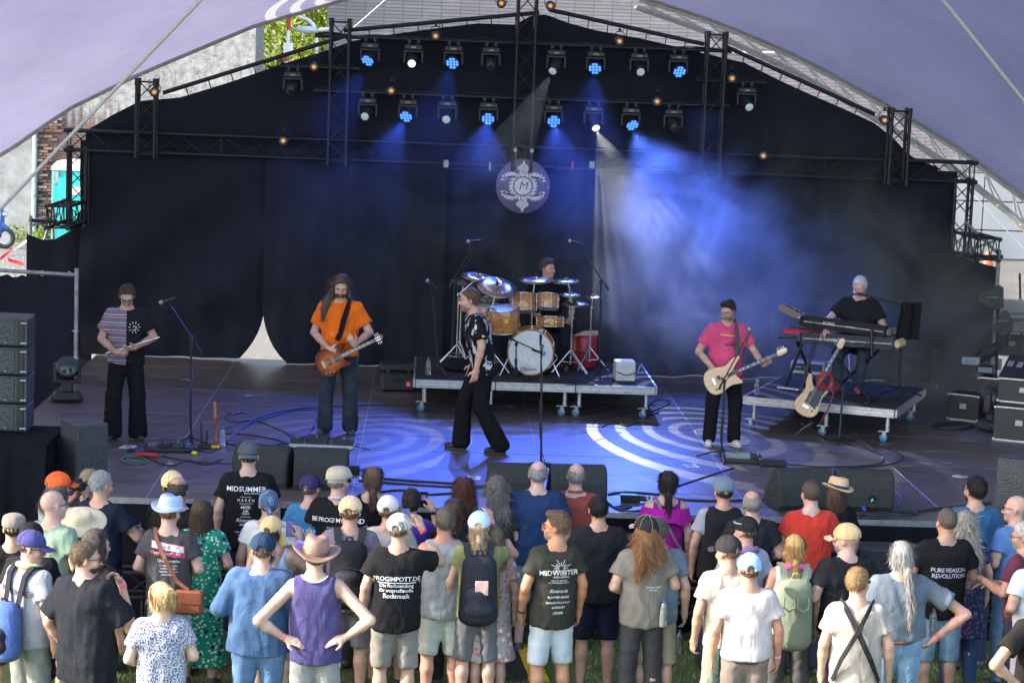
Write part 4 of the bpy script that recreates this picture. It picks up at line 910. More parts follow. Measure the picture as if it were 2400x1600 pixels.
# -- stage, drapes, truss
def deck_mat():
 m,nt,b=newmat('deck_board');L=nt.links;tc=N(nt,'ShaderNodeTexCoord');oi=N(nt,'ShaderNodeObjectInfo')
 mp=N(nt,'ShaderNodeMapping');mp.inputs['Scale'].default_value=(.6,3.0,1);L.new(tc.outputs['Object'],mp.inputs[0])
 ad=N(nt,'ShaderNodeVectorMath',operation='ADD');L.new(mp.outputs[0],ad.inputs[0]);L.new(oi.outputs['Location'],ad.inputs[1])
 n1=N(nt,'ShaderNodeTexNoise',Scale=4.0,Detail=7.0,Roughness=.7);L.new(ad.outputs[0],n1.inputs['Vector'])
 r=ramp(nt,[(.25,(.055,.047,.043)),(.6,(.115,.098,.088)),(.8,(.22,.195,.175))],n1.outputs['Fac'])
 rr=N(nt,'ShaderNodeMixRGB',blend_type='MULTIPLY');rr.inputs[0].default_value=.55;L.new(r.outputs[0],rr.inputs[1]);rv=ramp(nt,[(0,(.6,.6,.6)),(1,(1.35,1.3,1.25))],oi.outputs['Random']);L.new(rv.outputs[0],rr.inputs[2]);L.new(rr.outputs[0],b.inputs['Base Color'])
 ro=ramp(nt,[(.3,(.30,.30,.30)),(.7,(.52,.52,.52))],n1.outputs['Fac']);L.new(ro.outputs[0],b.inputs['Roughness']);b.inputs['Specular IOR Level'].default_value=.5
 n2=N(nt,'ShaderNodeTexNoise',Scale=90.0,Detail=3.0);L.new(tc.outputs['Object'],n2.inputs['Vector']);bp=N(nt,'ShaderNodeBump',Strength=.12,Distance=.004);L.new(n2.outputs['Fac'],bp.inputs['Height']);L.new(bp.outputs[0],b.inputs['Normal']);return m
MT['deck']=deck_mat();MT['seam']=paint('deck_seam',(.36,.35,.34),.5,.3,nscale=30,namt=.35)
ST=empty('stage',(0,0,0));tag(ST,'wide black stage platform of scuffed plywood deck panels','stage')
dm=MB().bbox((0,0,0),(1.990,.988,.04),.003).mesh('deck_panel');dm.materials.append(MT['deck'])
for i in range(6):
 for j in range(10):
  o=link('deck_panel',dm,None,ST);o.location=(-5+2*i,.5+j,DZ-.02+random.Random(i*17+j).uniform(-.0015,.0015))
MB().box((0,5,DZ-.0145),(11.99,9.99,.02)).build('deck_frame',MT['seam'],ST)
MB().box((0,5,DZ*.5-.03),(11.9,9.9,DZ-.09)).build('understructure',MT['rubber'],ST)
MB().box((0,-.012,DZ-.030),(12.0,.022,.058)).build('edge_rail',MT['alu'],ST)
MT['skirt']=paint('black_cloth',(.008,.009,.012),.95,nscale=6,namt=.25,bump=.2,bscale=25,spec=.08)
V=[];n=240
for i in range(n+1):
 x=-6+12*i/n;f=.012*math.sin(x*19)+.008*math.sin(x*43+1)
 V+=[(x,-.03+f*.3,DZ-.06),(x,-.04+f*1.2,DZ*.5),(x,-.05+f*1.6,.01)]
mb=MB();mb.add(V,[(i*3+k,(i+1)*3+k,(i+1)*3+k+1,i*3+k+1)for i in range(n)for k in range(2)],True);mb.build('skirt',MT['skirt'],ST)
rs=random.Random(8)
for i,(px,py,wd,hh,rz,c)in enumerate([(380,862,.16,.05,.1,0),(440,890,.2,.06,-.4,0),(245,890,.12,.07,.3,0),(583,927,.10,.10,.2,0),(510,852,.12,.05,-.2,1),(352,859,.08,.03,.4,1),(2262,978,.34,.05,-.2,0),(2265,1034,.24,.04,-.1,0),(2165,1086,.22,.05,-.3,0),(2220,1086,.14,.05,-.4,0),(2123,1093,.13,.03,0,2),(2250,1117,.17,.15,0,3),(400,1088,.1,.1,.5,0),(1198,953,.09,.22,.1,0),(1480,930,.12,.05,0,0),(2190,1058,.18,.04,0,0),(395,1100,.12,.03,0,0)]):
 p=deck(px,py);m2=MB();
 if c==3:m2.lathe([(.09,.0),(.09,.002),(.0005,.0025)],18)
 else:m2.add([(-wd/2,-hh/2,0),(wd/2,-hh/2+.005,0),(wd/2-.01,hh/2,0),(-wd/2,hh/2,0)],[(0,1,2,3)])
 o=m2.build('tape_scrap',paint_c('tape',[(.34,.33,.31),(.45,.07,.04),(.08,.55,.12),(.4,.39,.38)][c],.6),ST);o.location=(p.x,p.y,DZ+.005);o.rotation_euler=(0,0,rz)
# ---- drapes
MT['drape']=paint('black_drape',(.015,.018,.028),.85,nscale=3,namt=.35,bump=.35,bscale=14,spec=.25)
def drape(name,cols,label,folds=.05,freq=7.0,seed=1,nv=26,v0=0.0,swirl=0.0):
 """cols: list of (top xyz, bottom xyz) across the cloth, resampled"""
 rs=random.Random(seed);ph=[rs.uniform(0,6.3)for _ in range(6)];m=len(cols);nu=max(24,int(30*sum((Vector(cols[i+1][0])-Vector(cols[i][0])).length for i in range(m-1))/1.0))
 nu=min(nu,260);V=[];base=Vector(cols[0][1])
 for iu in range(nu+1):
  t=iu/nu*(m-1);k=min(int(t),m-2);f=t-k;a=Vector(cols[k][0]).lerp(Vector(cols[k+1][0]),f);b=Vector(cols[k][1]).lerp(Vector(cols[k+1][1]),f)
  for iv in range(nv+1):
   v=iv/nv;p=a.lerp(b,v);fv=max(0.0,(v-v0)/(1-v0))**2.5 if v0 else v;p.x=a.x+(b.x-a.x)*fv;amp=folds*(.25+.75*v)
   x=p.x*freq;dy=amp*(math.sin(x+ph[0]+.8*math.sin(x*.37+ph[1]))+.5*math.sin(x*2.3+ph[2]+v*1.5))
   if swirl:dy+=swirl*math.sin((p.x*1.2-p.z*1.5)*2.6+ph[3])*math.sin(PI*v)+.6*swirl*math.sin((p.x*.9+p.z*2.2)*2.2+ph[4])*v*(1-v)*2
   V.append(p+Vector((0,dy,0))-base)
 F=[(iu*(nv+1)+iv,iu*(nv+1)+iv+1,(iu+1)*(nv+1)+iv+1,(iu+1)*(nv+1)+iv)for iu in range(nu)for iv in range(nv)]
 mb=MB();mb.add(V,F,True);o=mb.build(name,MT['drape']);o.location=base;tag(o,label,'curtain','black stage drapes');return o
YC=9.86
def cx(px,py):return ony(px,py,YC)
zt=DZ+3.05
slit_top=cx(620,700);L0,Rr=cx(566,833),cx(676,850)
drape('stage_curtain',[((-6.25,YC,zt),(-6.2,YC,DZ+.01)),((-5.2,YC,zt),(-5.2,YC,DZ+.01)),((slit_top.x-.15,YC,zt),(L0.x-.35,YC,DZ+.02)),((slit_top.x,YC,zt),(L0.x-.02,YC,DZ+.03))],'black stage drape with swirling creases on the left, tied back at the slit',.05,5.0,1,swirl=.10,v0=.71)
drape('stage_curtain',[((slit_top.x-.02,YC-.03,zt),(Rr.x,YC-.25,DZ+.01)),((slit_top.x+.5,YC-.03,zt),(Rr.x+.35,YC-.25,DZ+.01)),((cx(1045,500).x,YC-.03,zt),(cx(1040,830).x,YC-.2,DZ+.01))],'black stage drape between the slit and the centre drape',.08,6.0,2,swirl=.04,v0=.71)
drape('stage_curtain',[((cx(1035,500).x,YC+.12,zt),(cx(1035,830).x,YC+.12,DZ+.01)),((cx(1425,500).x,YC+.12,zt),(cx(1425,830).x,YC+.12,DZ+.01))],'black centre stage drape behind the drum kit',.06,8.0,3)
drape('stage_curtain',[((cx(1412,500).x,YC-.05,zt),(cx(1405,830).x,YC-.3,DZ+.01)),((4.2,YC-.05,zt),(4.2,YC-.2,DZ+.01)),((6.2,YC-.05,zt),(6.25,YC-.1,DZ+.01))],'black stage drape behind the bass and keyboard players',.10,5.0,4,swirl=.05)
gab=[(200,307),(262,270),(327,237),(420,229),(532,195),(668,148),(768,118),(821,98),(879,86),(1043,64),(1121,55),(1207,58),(1246,37),(1279,34),(1332,54),(1396,71),(1500,90),(1626,119),(1688,134),(1745,147),(1833,191),(1906,224),(1976,254),(2051,289),(2097,325),(2128,360),(2158,378),(2200,392)]
drape('gable_backdrop',[((cx(*q).x,YC+.05,cx(*q).z),(cx(*q).x,YC+.05,DZ+2.86))for q in gab],'black gable shaped backdrop hung under the sloping roof pipes',.02,4.0,5,nv=14)
wl=[(62,548),(100,562),(130,560),(165,540),(195,480),(215,330)]
drape('wing_drape',[((ony(x,y,10.3).x,10.3,ony(x,y,10.3).z),(ony(x,850,10.3).x,10.3,DZ-.3))for x,y in wl],'black drape sagging off the left end of the truss',.04,5.0,6)
drape('wing_drape',[((ony(x,y,9.2).x,9.2,ony(x,y,9.2).z),(ony(x,860,9.2).x,9.2,DZ-.3))for x,y in[(2205,560),(2232,588),(2260,605),(2342,628)]],'dark drape closing the right wing beside the white wall',.05,6.0,7)
# ---- trusses
def box_truss(name,p0,p1,wd,label,group,side=None,caps=True,step=None,mat=None):
 p0=Vector(p0);p1=Vector(p1);d=(p1-p0);L=d.length;d.normalize();u=Vector(side).normalized()if side else(Vector((0,1,0))if abs(d.y)<.9 else Vector((1,0,0)));v=d.cross(u).normalized();mt=mat or MT['black_steel']
 r=empty(name,p0);tag(r,label,'truss',group);h=wd/2;co=[(-h,-h),(h,-h),(h,h),(-h,h)];P=lambda k,t:u*co[k][0]+v*co[k][1]+d*t
 for k in range(4):MB().tube(P(k,0),P(k,L),.024,n=8).build('chord',mt,r)
 st=step or wd*1.15;n=max(1,round(L/st));lac=MB()
 for k in range(4):
  k2=(k+1)%4
  for i in range(n):
   a,b=L*i/n,L*(i+1)/n
   lac.tube(P(k if i%2 else k2,a),P(k2 if i%2 else k,b),.009,n=5)
 for t in[0,L]+[L*i/max(1,round(L/2.0))for i in range(1,max(1,round(L/2.0)))]:
  for k in range(4):lac.tube(P(k,t),P((k+1)%4,t),.011,n=5)
 lac.build('lacing',mt,r)['kind']='stuff'
 cp=MB()
 for t in[L*i/max(1,round(L/2.0))for i in range(0,max(1,round(L/2.0))+1)]:
  for k in range(4):cp.tube(P(k,t-.05),P(k,t+.05),.031,n=8)
 cp.build('coupler_set',mt,r)['kind']='stuff';return r
Zr=lambda z:DZ+z
YT=9.7;GT='black stage roof trusses'
box_truss('main_truss',(-6.38,YT,Zr(3.05)),(6.38,YT,Zr(3.05)),.27,'long horizontal black truss spanning the stage above the drapes',GT)
for x,z,lab in((-5.27,3.90,'short black truss tower at the left end of the main truss'),(-2.62,4.82,'tall black truss tower left of the centre tower'),(-.05,5.6,'central black truss tower rising out of the top above the round sign'),(2.60,4.84,'tall black truss tower right of the centre tower'),(5.23,3.88,'short black truss tower at the right end of the main truss')):
 box_truss('truss_tower',(x,YT-.3,Zr(2.9)),(x,YT-.3,Zr(z)),.25,lab,GT,side=(1,0,0),step=.26)
for x,lab,nm in((-6.25,'black truss leg hanging from the left end of the main truss',0),(6.25,'black truss leg hanging from the right end of the main truss',1)):
 box_truss('hanging_truss',(x,YT,Zr(1.9)),(x,YT,Zr(2.92)),.25,lab,GT,side=(1,0,0),step=.25)
 box_truss('side_truss',(x+(-.06 if x<0 else.1),YT-1.3,Zr(2.06)),(x+(-.02 if x<0 else.05),YT-.16,Zr(2.06)),.29,'short black truss running forward at the foot of the %s truss leg'%('left' if x<0 else 'right'),GT,side=(1,0,0),step=.2)
def pipe(a,b,r,label,name='roof_pipe',mat=None):
 o=MB().tube((0,0,0),Vector(b)-Vector(a),r,n=10).build(name,mat or MT['black_steel']);o.location=a;tag(o,label,'pipe','black roof pipes');return o
yp=9.5
for a,b,lab in(((382,218),(806,86),'sloping black roof pipe between the left towers'),((806,72),(1264,30),'sloping black roof pipe from the left tower up to the ridge'),((1286,23),(1650,104),'sloping black roof pipe from the ridge down to the right tower'),((1698,108),(2050,268),'sloping black roof pipe between the right towers')):
 o=pipe(ony(*a,yp),ony(*b,yp),.03,lab)
 A,B_=ony(*a,yp),ony(*b,yp);mb=MB()
 for i in range(1,8):
  q=A.lerp(B_,i/8)-A;mb.path([q+Vector((0,-.03,.03)),q+Vector((.01,-.035,-.03)),q+Vector((.02,.2,-.13))],.008,5)
 mb.build('tie_strap',MT['rubber'],o)['kind']='stuff'
BARS={}
for nm,z,x0,x1,lab in(('T',4.62,-2.98,2.84,'upper black lighting bar between the tall towers'),('M',3.86,-2.98,2.84,'middle black lighting bar between the tall towers'),('SL',4.18,-3.45,-2.35,'short black lighting bar on the left tower'),('SR',4.20,2.35,3.35,'short black lighting bar on the right tower')):
 o=pipe((x0,yp,Zr(z)),(x1,yp,Zr(z)),.027,lab,'lighting_bar');BARS[nm]=Zr(z)
 mb=MB();pts=[]
 for i in range(40):t=i/39;pts.append(((x1-x0)*t,.035+.012*math.sin(i*2.1),.03+.012*math.sin(i*1.3)))
 mb.path(pts,.010,5);mb.path([(p[0],p[1]-.02,p[2]+.015*math.sin(i*.9))for i,p in enumerate(pts)],.008,5);mb.build('cable_loom',MT['rubber'],o)
for sx,a,b,lab in((-1,(68,516),(180,524),'scaffold post and rail left of the stage'),(1,(2240,600),(2350,602),'scaffold post and rail right of the stage')):
 ys=10.6 if sx<0 else 9.0;A,B_=ony(*a,ys),ony(*b,ys);e=empty('scaffold',(A.x,ys,0));tag(e,lab,'scaffold','scaffold ends')
 px=72 if sx<0 else 2342;tp=ony(px,505 if sx<0 else 585,ys);MB().tube((tp.x-A.x,0,.05),(tp.x-A.x,0,tp.z),.03,n=10).build('post',MT['galv'],e)
 MB().tube((0,0,A.z),(B_.x-A.x,0,B_.z),.028,n=10).build('rail',MT['black_steel'],e)
 m2=MB();
 if sx<0:
  for q0,q1 in(((70,530),(140,500)),((125,500),(105,560)),((125,490),(125,570)),((70,518),(135,505))):m2.tube(ony(*q0,ys+.3)-Vector((A.x,ys,0)),ony(*q1,ys+.3)-Vector((A.x,ys,0)),.022,n=8)
 else:
  for q0,q1 in(((2262,520),(2345,600)),((2260,590),(2330,565)),((2275,560),(2275,640))):m2.tube(ony(*q0,ys+.3)-Vector((A.x,ys,0)),ony(*q1,ys+.3)-Vector((A.x,ys,0)),.022,n=8)
 m2.build('brace',MT['galv'],e)
# ---- round emblem
SG=empty('emblem_sign',(-.02,9.28,Zr(2.65)));tag(SG,'round purple sign with white leaf wreath and letter M under the centre tower','sign')
rot=Matrix.Rotation(PI/2,4,'X')
MB().lathe([(.0005,-.012),(.372,-.012),(.378,-.008),(.378,.012),(.0005,.012)],56,rot).build('disc',paint('sign_purple',(.20,.16,.29),.6,nscale=6,namt=.06),SG)
wp=paint('sign_white',(.82,.82,.84),.7,namt=.08)
def leaf(cx_,cz,ang,L,wd):
 n=7;pts=[]
 for i in range(n+1):t=i/n;pts.append((t*L,wd*math.sin(PI*t)**.8*(1-.25*t)))
 for i in range(n-1,0,-1):t=i/n;pts.append((t*L,-wd*math.sin(PI*t)**.8*(1-.25*t)))
 c,s_=math.cos(ang),math.sin(ang);return[(cx_+x*c-y*s_,cz+x*s_+y*c)for x,y in pts]
SY=-.0155
def flat(poly,name,mat,y=SY,par=SG):
 m2=MB();n=len(poly);m2.add([(p[0],y,p[1])for p in poly]+[(p[0],y-.003,p[1])for p in poly],[tuple(range(n,2*n))]+[(i,(i+1)%n,n+(i+1)%n,n+i)for i in range(n)]);return m2.build(name,mat,par)
lm=[]
for q in range(4):
 sx,sz=(-1,1,1,-1)[q],(1,1,-1,-1)[q]
 for k in range(9):
  t=k/8;r=.155+.10*t;a=math.atan2(sz,sx)+(.62*(t-.2))*(1 if sx*sz<0 else-1)
  flat(leaf(r*math.cos(a),r*math.sin(a),math.atan2(sz,sx)+(.9 if k%2 else-.2)*(1 if sx*sz<0 else-1)*.9,.095,.021),'leaf',wp)
 for k in range(6):
  a=math.atan2(sz,sx)-.75+.27*k;flat(leaf(.135*math.cos(a),.135*math.sin(a),a+.75,.085,.019),'leaf',wp)
for sz in(1,-1):
 for i,(x,z,r)in enumerate(((0,.315,.022),(-.03,.275,.026),(.03,.275,.026),(-.062,.25,.026),(.062,.25,.026),(0,.235,.03),(-.035,.215,.024),(.035,.215,.024),(0,.345,.012))):
  flat([(x+r*math.cos(a),sz*(z+r*1.1*math.sin(a)))for a in[k*PI/6 for k in range(12)]],'petal',wp)
flat([(.12*math.cos(a),.12*math.sin(a))for a in[k*PI/16 for k in range(32)]],'medallion',wp)
V_,F_=text_mb('M',.165,-.002,1,.22);m2=MB();m2.add([(x,SY-.006,y)for x,y,_ in V_],F_);m2.build('letter',paint('sign_ink',(.09,.08,.14),.6),SG)
for a in(0,PI/2,PI,3*PI/2):MB().ball((.345*math.cos(a),SY-.004,.345*math.sin(a)),.010).build('bolt',wp,SG)
m2=MB();m2.tube((-.12,0,.34),(-.11,.0,.52),.006);m2.tube((.12,0,.34),(.11,0,.52),.006);m2.build('hanger',MT['galv'],SG)
for dx in(-.15,.08):
 o=MB().tube((0,0,0),(0,.35,.03),.026,n=12).build('tube_end',MT['alu'],SG);o.location=(dx+.02,-.12,.50)
for x0,x1,lab in((1040,1175,'grey cable tray bracket hanging left of the round sign'),(1300,1395,'grey cable tray bracket hanging right of the round sign')):
 A=ony(x0,395,9.5);B_=ony(x1,400,9.5);o=empty('truss_bracket',A);tag(o,lab,'bracket','grey brackets under the truss');m2=MB()
 MB().box(((B_.x-A.x)/2,0,.0),(B_.x-A.x,.04,.012)).build('arm',MT['black_steel'],o);MB().box((.03 if x0<1200 else B_.x-A.x-.05,0,.07),(.07,.05,.10)).build('clamp',MT['galv'],o)
 MB().box(((B_.x-A.x)*.8 if x0<1200 else.25,0,.05),(.03,.04,.12)).build('bolt_handle',MT['galv']if x0<1200 else red,o)
# -- show lights
MT['head_shell']=paint('lamp_shell',(.028,.028,.032),.45,nscale=20,namt=.2)
MT['blue_led']=paint('blue_led',(.02,.05,.3),.3,namt=0,emit=(.04,.15,1.0),estr=.6)
MT['pale_lens']=paint('pale_lens',(.35,.42,.42),.12,namt=0,emit=(.75,.95,.9),estr=.05)
MT['hot_lens']=paint('hot_lens',(.5,.55,.55),.12,namt=0,emit=(.85,1.0,1.0),estr=.22)
MT['dark_lens']=paint('dark_lens',(.02,.04,.04),.05,namt=0)
MT['amber']=paint('amber_lamp',(.5,.22,.05),.3,namt=0,emit=(1.0,.38,.07),estr=.15)
MT['lens_ring']=paint('lens_ring',(.22,.20,.17),.4,.5)
def lamp(kind,ob,base,lens,label,aim=None,energy=0,color=(1,1,1),size=None,lensmat=None,blend=.3,gobo=None):
 """hanging moving head: base box with clamps, yoke, head pointing to aim (world)"""
 SC=.70;base=Vector(base);lens=Vector(lens);r=empty('wash_light' if kind=='wash' else 'spot_light',base);tag(r,label,'stage light','moving heads on the lighting bars');r.scale=(SC,)*3
 aim=Vector(aim)if aim is not None else lens+(lens-base)*3+Vector((0,-6,-2));pv=base+Vector((0,0,-.235 if kind=='spot' else-.22))*SC
 L=lens-base
 MB().bbox((0,0,0),(.36,.26,.105),.02).build('base',MT['head_shell'],r)
 MB().box((.0,-.133,.0),(.10,.004,.035)).build('display',paint_c('display',(.25,.25,.3),.3),r)
 for sx in(-1,1):
  c=MB();c.bbox((sx*.09,0,.085),(.045,.05,.07),.008);c.tube((sx*.09,-.05,.12),(sx*.09,.05,.12),.035,n=10);c.build('clamp',MT['black_steel'],r)
 ax=.175
 y=MB();y.bbox((0,0,-.075),(.40,.12,.05),.012)
 for sx in(-1,1):y.bbox((sx*ax,0,-.19),(.05,.10,.24),.012)
 y.build('yoke',MT['head_shell'],r)
 d=(aim-pv).normalized();pl=(pv-base)/SC;u=d.orthogonal().normalized();q=d.to_track_quat('Z','Y').to_matrix().to_4x4();M=Matrix.Translation(pl)@q
 if kind=='wash':
  h=MB().lathe([(.001,-.12),(.09,-.12),(.13,-.08),(.135,.10),(.142,.115),(.142,.13),(.125,.13),(.118,.115)],24,M).build('head',MT['head_shell'],r)
  cells=MB();k=.062
  for i in(-1.5,-.5,.5,1.5):
   for j in(-1.5,-.5,.5,1.5):
    if math.hypot(i,j)<2.0:
     o=link('led_cell',LED,None,h);o.matrix_local=M@Matrix.Translation((i*.064,j*.064,.122))
 else:
  h=MB().lathe([(.001,-.20),(.10,-.20),(.125,-.16),(.125,.02),(.10,.12),(.098,.235),(.092,.24),(.085,.235)],20,M).build('head',MT['head_shell'],r)
  MB().lathe([(.086,.228),(.07,.246),(.04,.258),(.001,.262)],18,M).build('lens',lensmat or MT['pale_lens'],h)
 if energy:
  ld=bpy.data.lights.new('beam','SPOT');ld.energy=energy;ld.color=color;ld.spot_size=R_(size or 18);ld.spot_blend=blend;ld.shadow_soft_size=.05 if not gobo else.006
  lo=bpy.data.objects.new('beam',ld);COL.objects.link(lo);lo.location=pv+d*.29*SC;lo.rotation_euler=(-d).to_track_quat('Z','Y').to_euler()
  if gobo:gobo(ld)
 return r
LED=MB().lathe([(.030,-.004),(.030,.004),(.02,.010),(.0005,.013)],10).mesh('led_cell');LED.materials.append(MT['blue_led'])
def gobo_swirl(ld,n_rings=7.0,twist=2.0,cx_=0.0,cy_=0.0,frac=.15):
 """a spiral gobo in the lamp: light passes only through curved slots"""
 ld.use_nodes=True;nt=ld.node_tree;L=nt.links;em=nt.nodes['Emission']
 tc=N(nt,'ShaderNodeTexCoord');sp=N(nt,'ShaderNodeSeparateXYZ');L.new(tc.outputs['Normal'],sp.inputs[0])
 M_=lambda op,a,b=None:(lambda n:(L.new(a,n.inputs[0])if hasattr(a,'links')else setattr(n.inputs[0],'default_value',a),(L.new(b,n.inputs[1])if hasattr(b,'links')else setattr(n.inputs[1],'default_value',b))if b is not None else None,n.outputs[0])[2])(N(nt,'ShaderNodeMath',operation=op))
 half=math.tan(ld.spot_size/2)
 x=M_('DIVIDE',sp.outputs['X'],sp.outputs['Z']);y=M_('DIVIDE',sp.outputs['Y'],sp.outputs['Z'])
 x=M_('SUBTRACT',M_('DIVIDE',x,half),cx_);y=M_('SUBTRACT',M_('DIVIDE',y,half),cy_)
 r=M_('SQRT',M_('ADD',M_('MULTIPLY',x,x),M_('MULTIPLY',y,y)));a=M_('ARCTAN2',y,x)
 s_=M_('SINE',M_('ADD',M_('MULTIPLY',M_('POWER',r,.8),n_rings*2*PI),M_('MULTIPLY',a,twist)))
 g_=M_('GREATER_THAN',s_,frac)
 L.new(g_,em.inputs['Strength'])
def gobo_rays(ld,k=17):
 ld.use_nodes=True;nt=ld.node_tree;L=nt.links;em=nt.nodes['Emission'];tc=N(nt,'ShaderNodeTexCoord');n1=N(nt,'ShaderNodeTexNoise',Scale=float(k),Detail=1.0);L.new(tc.outputs['Normal'],n1.inputs['Vector'])
 r=ramp(nt,[(.42,(0,0,0)),(.56,(1,1,1))],n1.outputs['Fac']);L.new(r.outputs[0],em.inputs['Strength'])
BLUE=(.06,.14,1.0);CW=(1.0,.98,.80)
def bar_pos(px,nm):z=BARS[nm]-.11;p=ony(px,100,yp);return Vector((p.x,yp-.0,z))
fl=lambda x,y:Vector((x,y,DZ))
EB=95.0
lamp('wash','T',bar_pos(868,'T'),ony(864,145,9.4),'lit blue wash light first from the left on the upper lighting bar',Vector((-4.6,4.6,DZ)),EB*1.0,BLUE,44)
lamp('spot','T',bar_pos(970,'T'),ony(957,146,9.4),'spot light with glowing white lens second from the left on the upper bar',fl(-3.0,-1.5),0,CW,16,MT['hot_lens'])
lamp('wash','T',bar_pos(1064,'T'),ony(1064,152,9.4),'lit blue wash light third from the left on the upper lighting bar',fl(-2.4,2.4),EB*1.3,BLUE,36)
lamp('spot','T',bar_pos(1152,'T'),ony(1151,152,9.4),'dark spot light just left of the central tower on the upper bar',fl(-.6,-3),0,CW,16,MT['dark_lens'])
lamp('spot','T',bar_pos(1305,'T'),ony(1307,157,9.4),'spot light with dim pale lens just right of the central tower on the upper bar',fl(-2.0,3.6),170,(.75,.85,1),22,MT['pale_lens'],.05,lambda ld:gobo_swirl(ld,5.0,1.0,.0,.0,.1))
lamp('wash','T',bar_pos(1398,'T'),ony(1394,166,9.4),'lit blue wash light third from the right on the upper lighting bar',fl(-.1,2.3),EB*1.9,BLUE,36)
lamp('spot','T',bar_pos(1500,'T'),ony(1505,168,9.4),'unlit spot light second from the right on the upper lighting bar',fl(2.6,-2),0,CW,16,MT['pale_lens'])
lamp('wash','T',bar_pos(1592,'T'),ony(1593,175,9.4),'lit blue wash light at the right end of the upper lighting bar',fl(3.6,2.5),EB*.6,BLUE,26)
lamp('spot','M',bar_pos(866,'M'),ony(850,293,9.4),'spot light with pale lens at the left end of the middle lighting bar',fl(-4.4,-1),0,CW,16,MT['pale_lens'])
lamp('wash','M',bar_pos(961,'M'),ony(957,284,9.4),'lit blue wash light second from the left on the middle lighting bar',Vector((-3.4,4.2,DZ)),EB*.9,BLUE,42)
lamp('spot','M',bar_pos(1054,'M'),ony(1049,305,9.4),'spot light with pale lens third from the left on the middle bar',fl(-2,-1),0,CW,16,MT['pale_lens'])
lamp('wash','M',bar_pos(1151,'M'),ony(1151,291,9.4),'lit blue wash light just left of the central tower on the middle bar',fl(-1.2,1.6),EB*1.5,BLUE,36)
lamp('wash','M',bar_pos(1304,'M'),ony(1299,295,9.4),'lit blue wash light just right of the central tower on the middle bar',fl(.7,1.6),EB*1.5,BLUE,34)
lamp('spot','M',bar_pos(1398,'M'),ony(1404,320,9.4),'spot light with bright round lens third from the right on the middle bar',fl(2.2,4.75),330,CW,34,MT['hot_lens'],.05,lambda ld:gobo_swirl(ld,5.5,1.0,.0,.0,.35))
lamp('wash','M',bar_pos(1486,'M'),ony(1491,302,9.4),'brightest blue wash light second from the right on the middle bar',Vector((3.1,5.0,DZ)),420,(.10,.20,1.0),66,None,.8)
lamp('spot','M',bar_pos(1586,'M'),ony(1590,315,9.4),'dark spot light at the right end of the middle lighting bar',fl(3.4,-2),0,CW,16,MT['dark_lens'])
lamp('spot','SL',bar_pos(689,'SL'),ony(671,232,9.4),'dark spot light hanging left of the left tower on the short bar',fl(-5.5,-3),0,CW,16,MT['dark_lens'])
lamp('spot','SR',bar_pos(1756,'SR'),ony(1772,279,9.4),'spot light with pale lens hanging right of the right tower on the short bar',fl(4.6,1.0),0,CW,16,MT['pale_lens'])
def par(px,py,label):
 p=ony(px,py,9.25);r=empty('par_can',p);tag(r,label,'stage light','amber par cans');r.scale=(.76,)*3;d=Vector((0,-1,-.12)).normalized();M=d.to_track_quat('Z','Y').to_matrix().to_4x4()
 MB().lathe([(.001,-.16),(.05,-.16),(.085,-.08),(.088,.04),(.078,.042),(.074,.03)],18,M).build('can',MT['head_shell'],r)
 MB().lathe([(.074,.028),(.066,.036),(.001,.04)],16,M).build('lens',MT['lens_ring'],r);MB().lathe([(.036,.038),(.033,.046),(.001,.05)],14,M).build('lamp',MT['amber'],r)
 m2=MB();m2.path([(-.1,.02,0),(-.1,.02,.1),(-.06,.03,.17),(.06,.03,.17),(.1,.02,.1),(.1,.02,0)],.008,5);m2.bbox((0,.05,.2),(.05,.06,.07),.01);m2.path([(.05,.04,.16),(.09,.05,.26),(.02,.08,.3)],.007,5);m2.build('bracket',MT['black_steel'],r)
for px,py,lab in((362,216,'amber par can on top of the short left tower'),(736,157,'amber par can on the short bar left of the left tower'),(1021,85,'amber par can on the upper bar between the left tower and the centre'),(917,213,'amber par can on the middle bar near the left tower'),(664,330,'amber par can on the left half of the main truss'),(1175,8,'amber par can left of the ridge at the top edge'),(1290,14,'amber par can right of the ridge at the top edge'),(1452,97,'amber par can on the upper bar right of centre'),(1716,184,'amber par can on the short bar beside the right tower'),(1540,238,'amber par can on the middle bar near the right tower'),(1789,365,'amber par can on the right half of the main truss'),(2073,282,'amber par can on the short right tower')):par(px,py,lab)
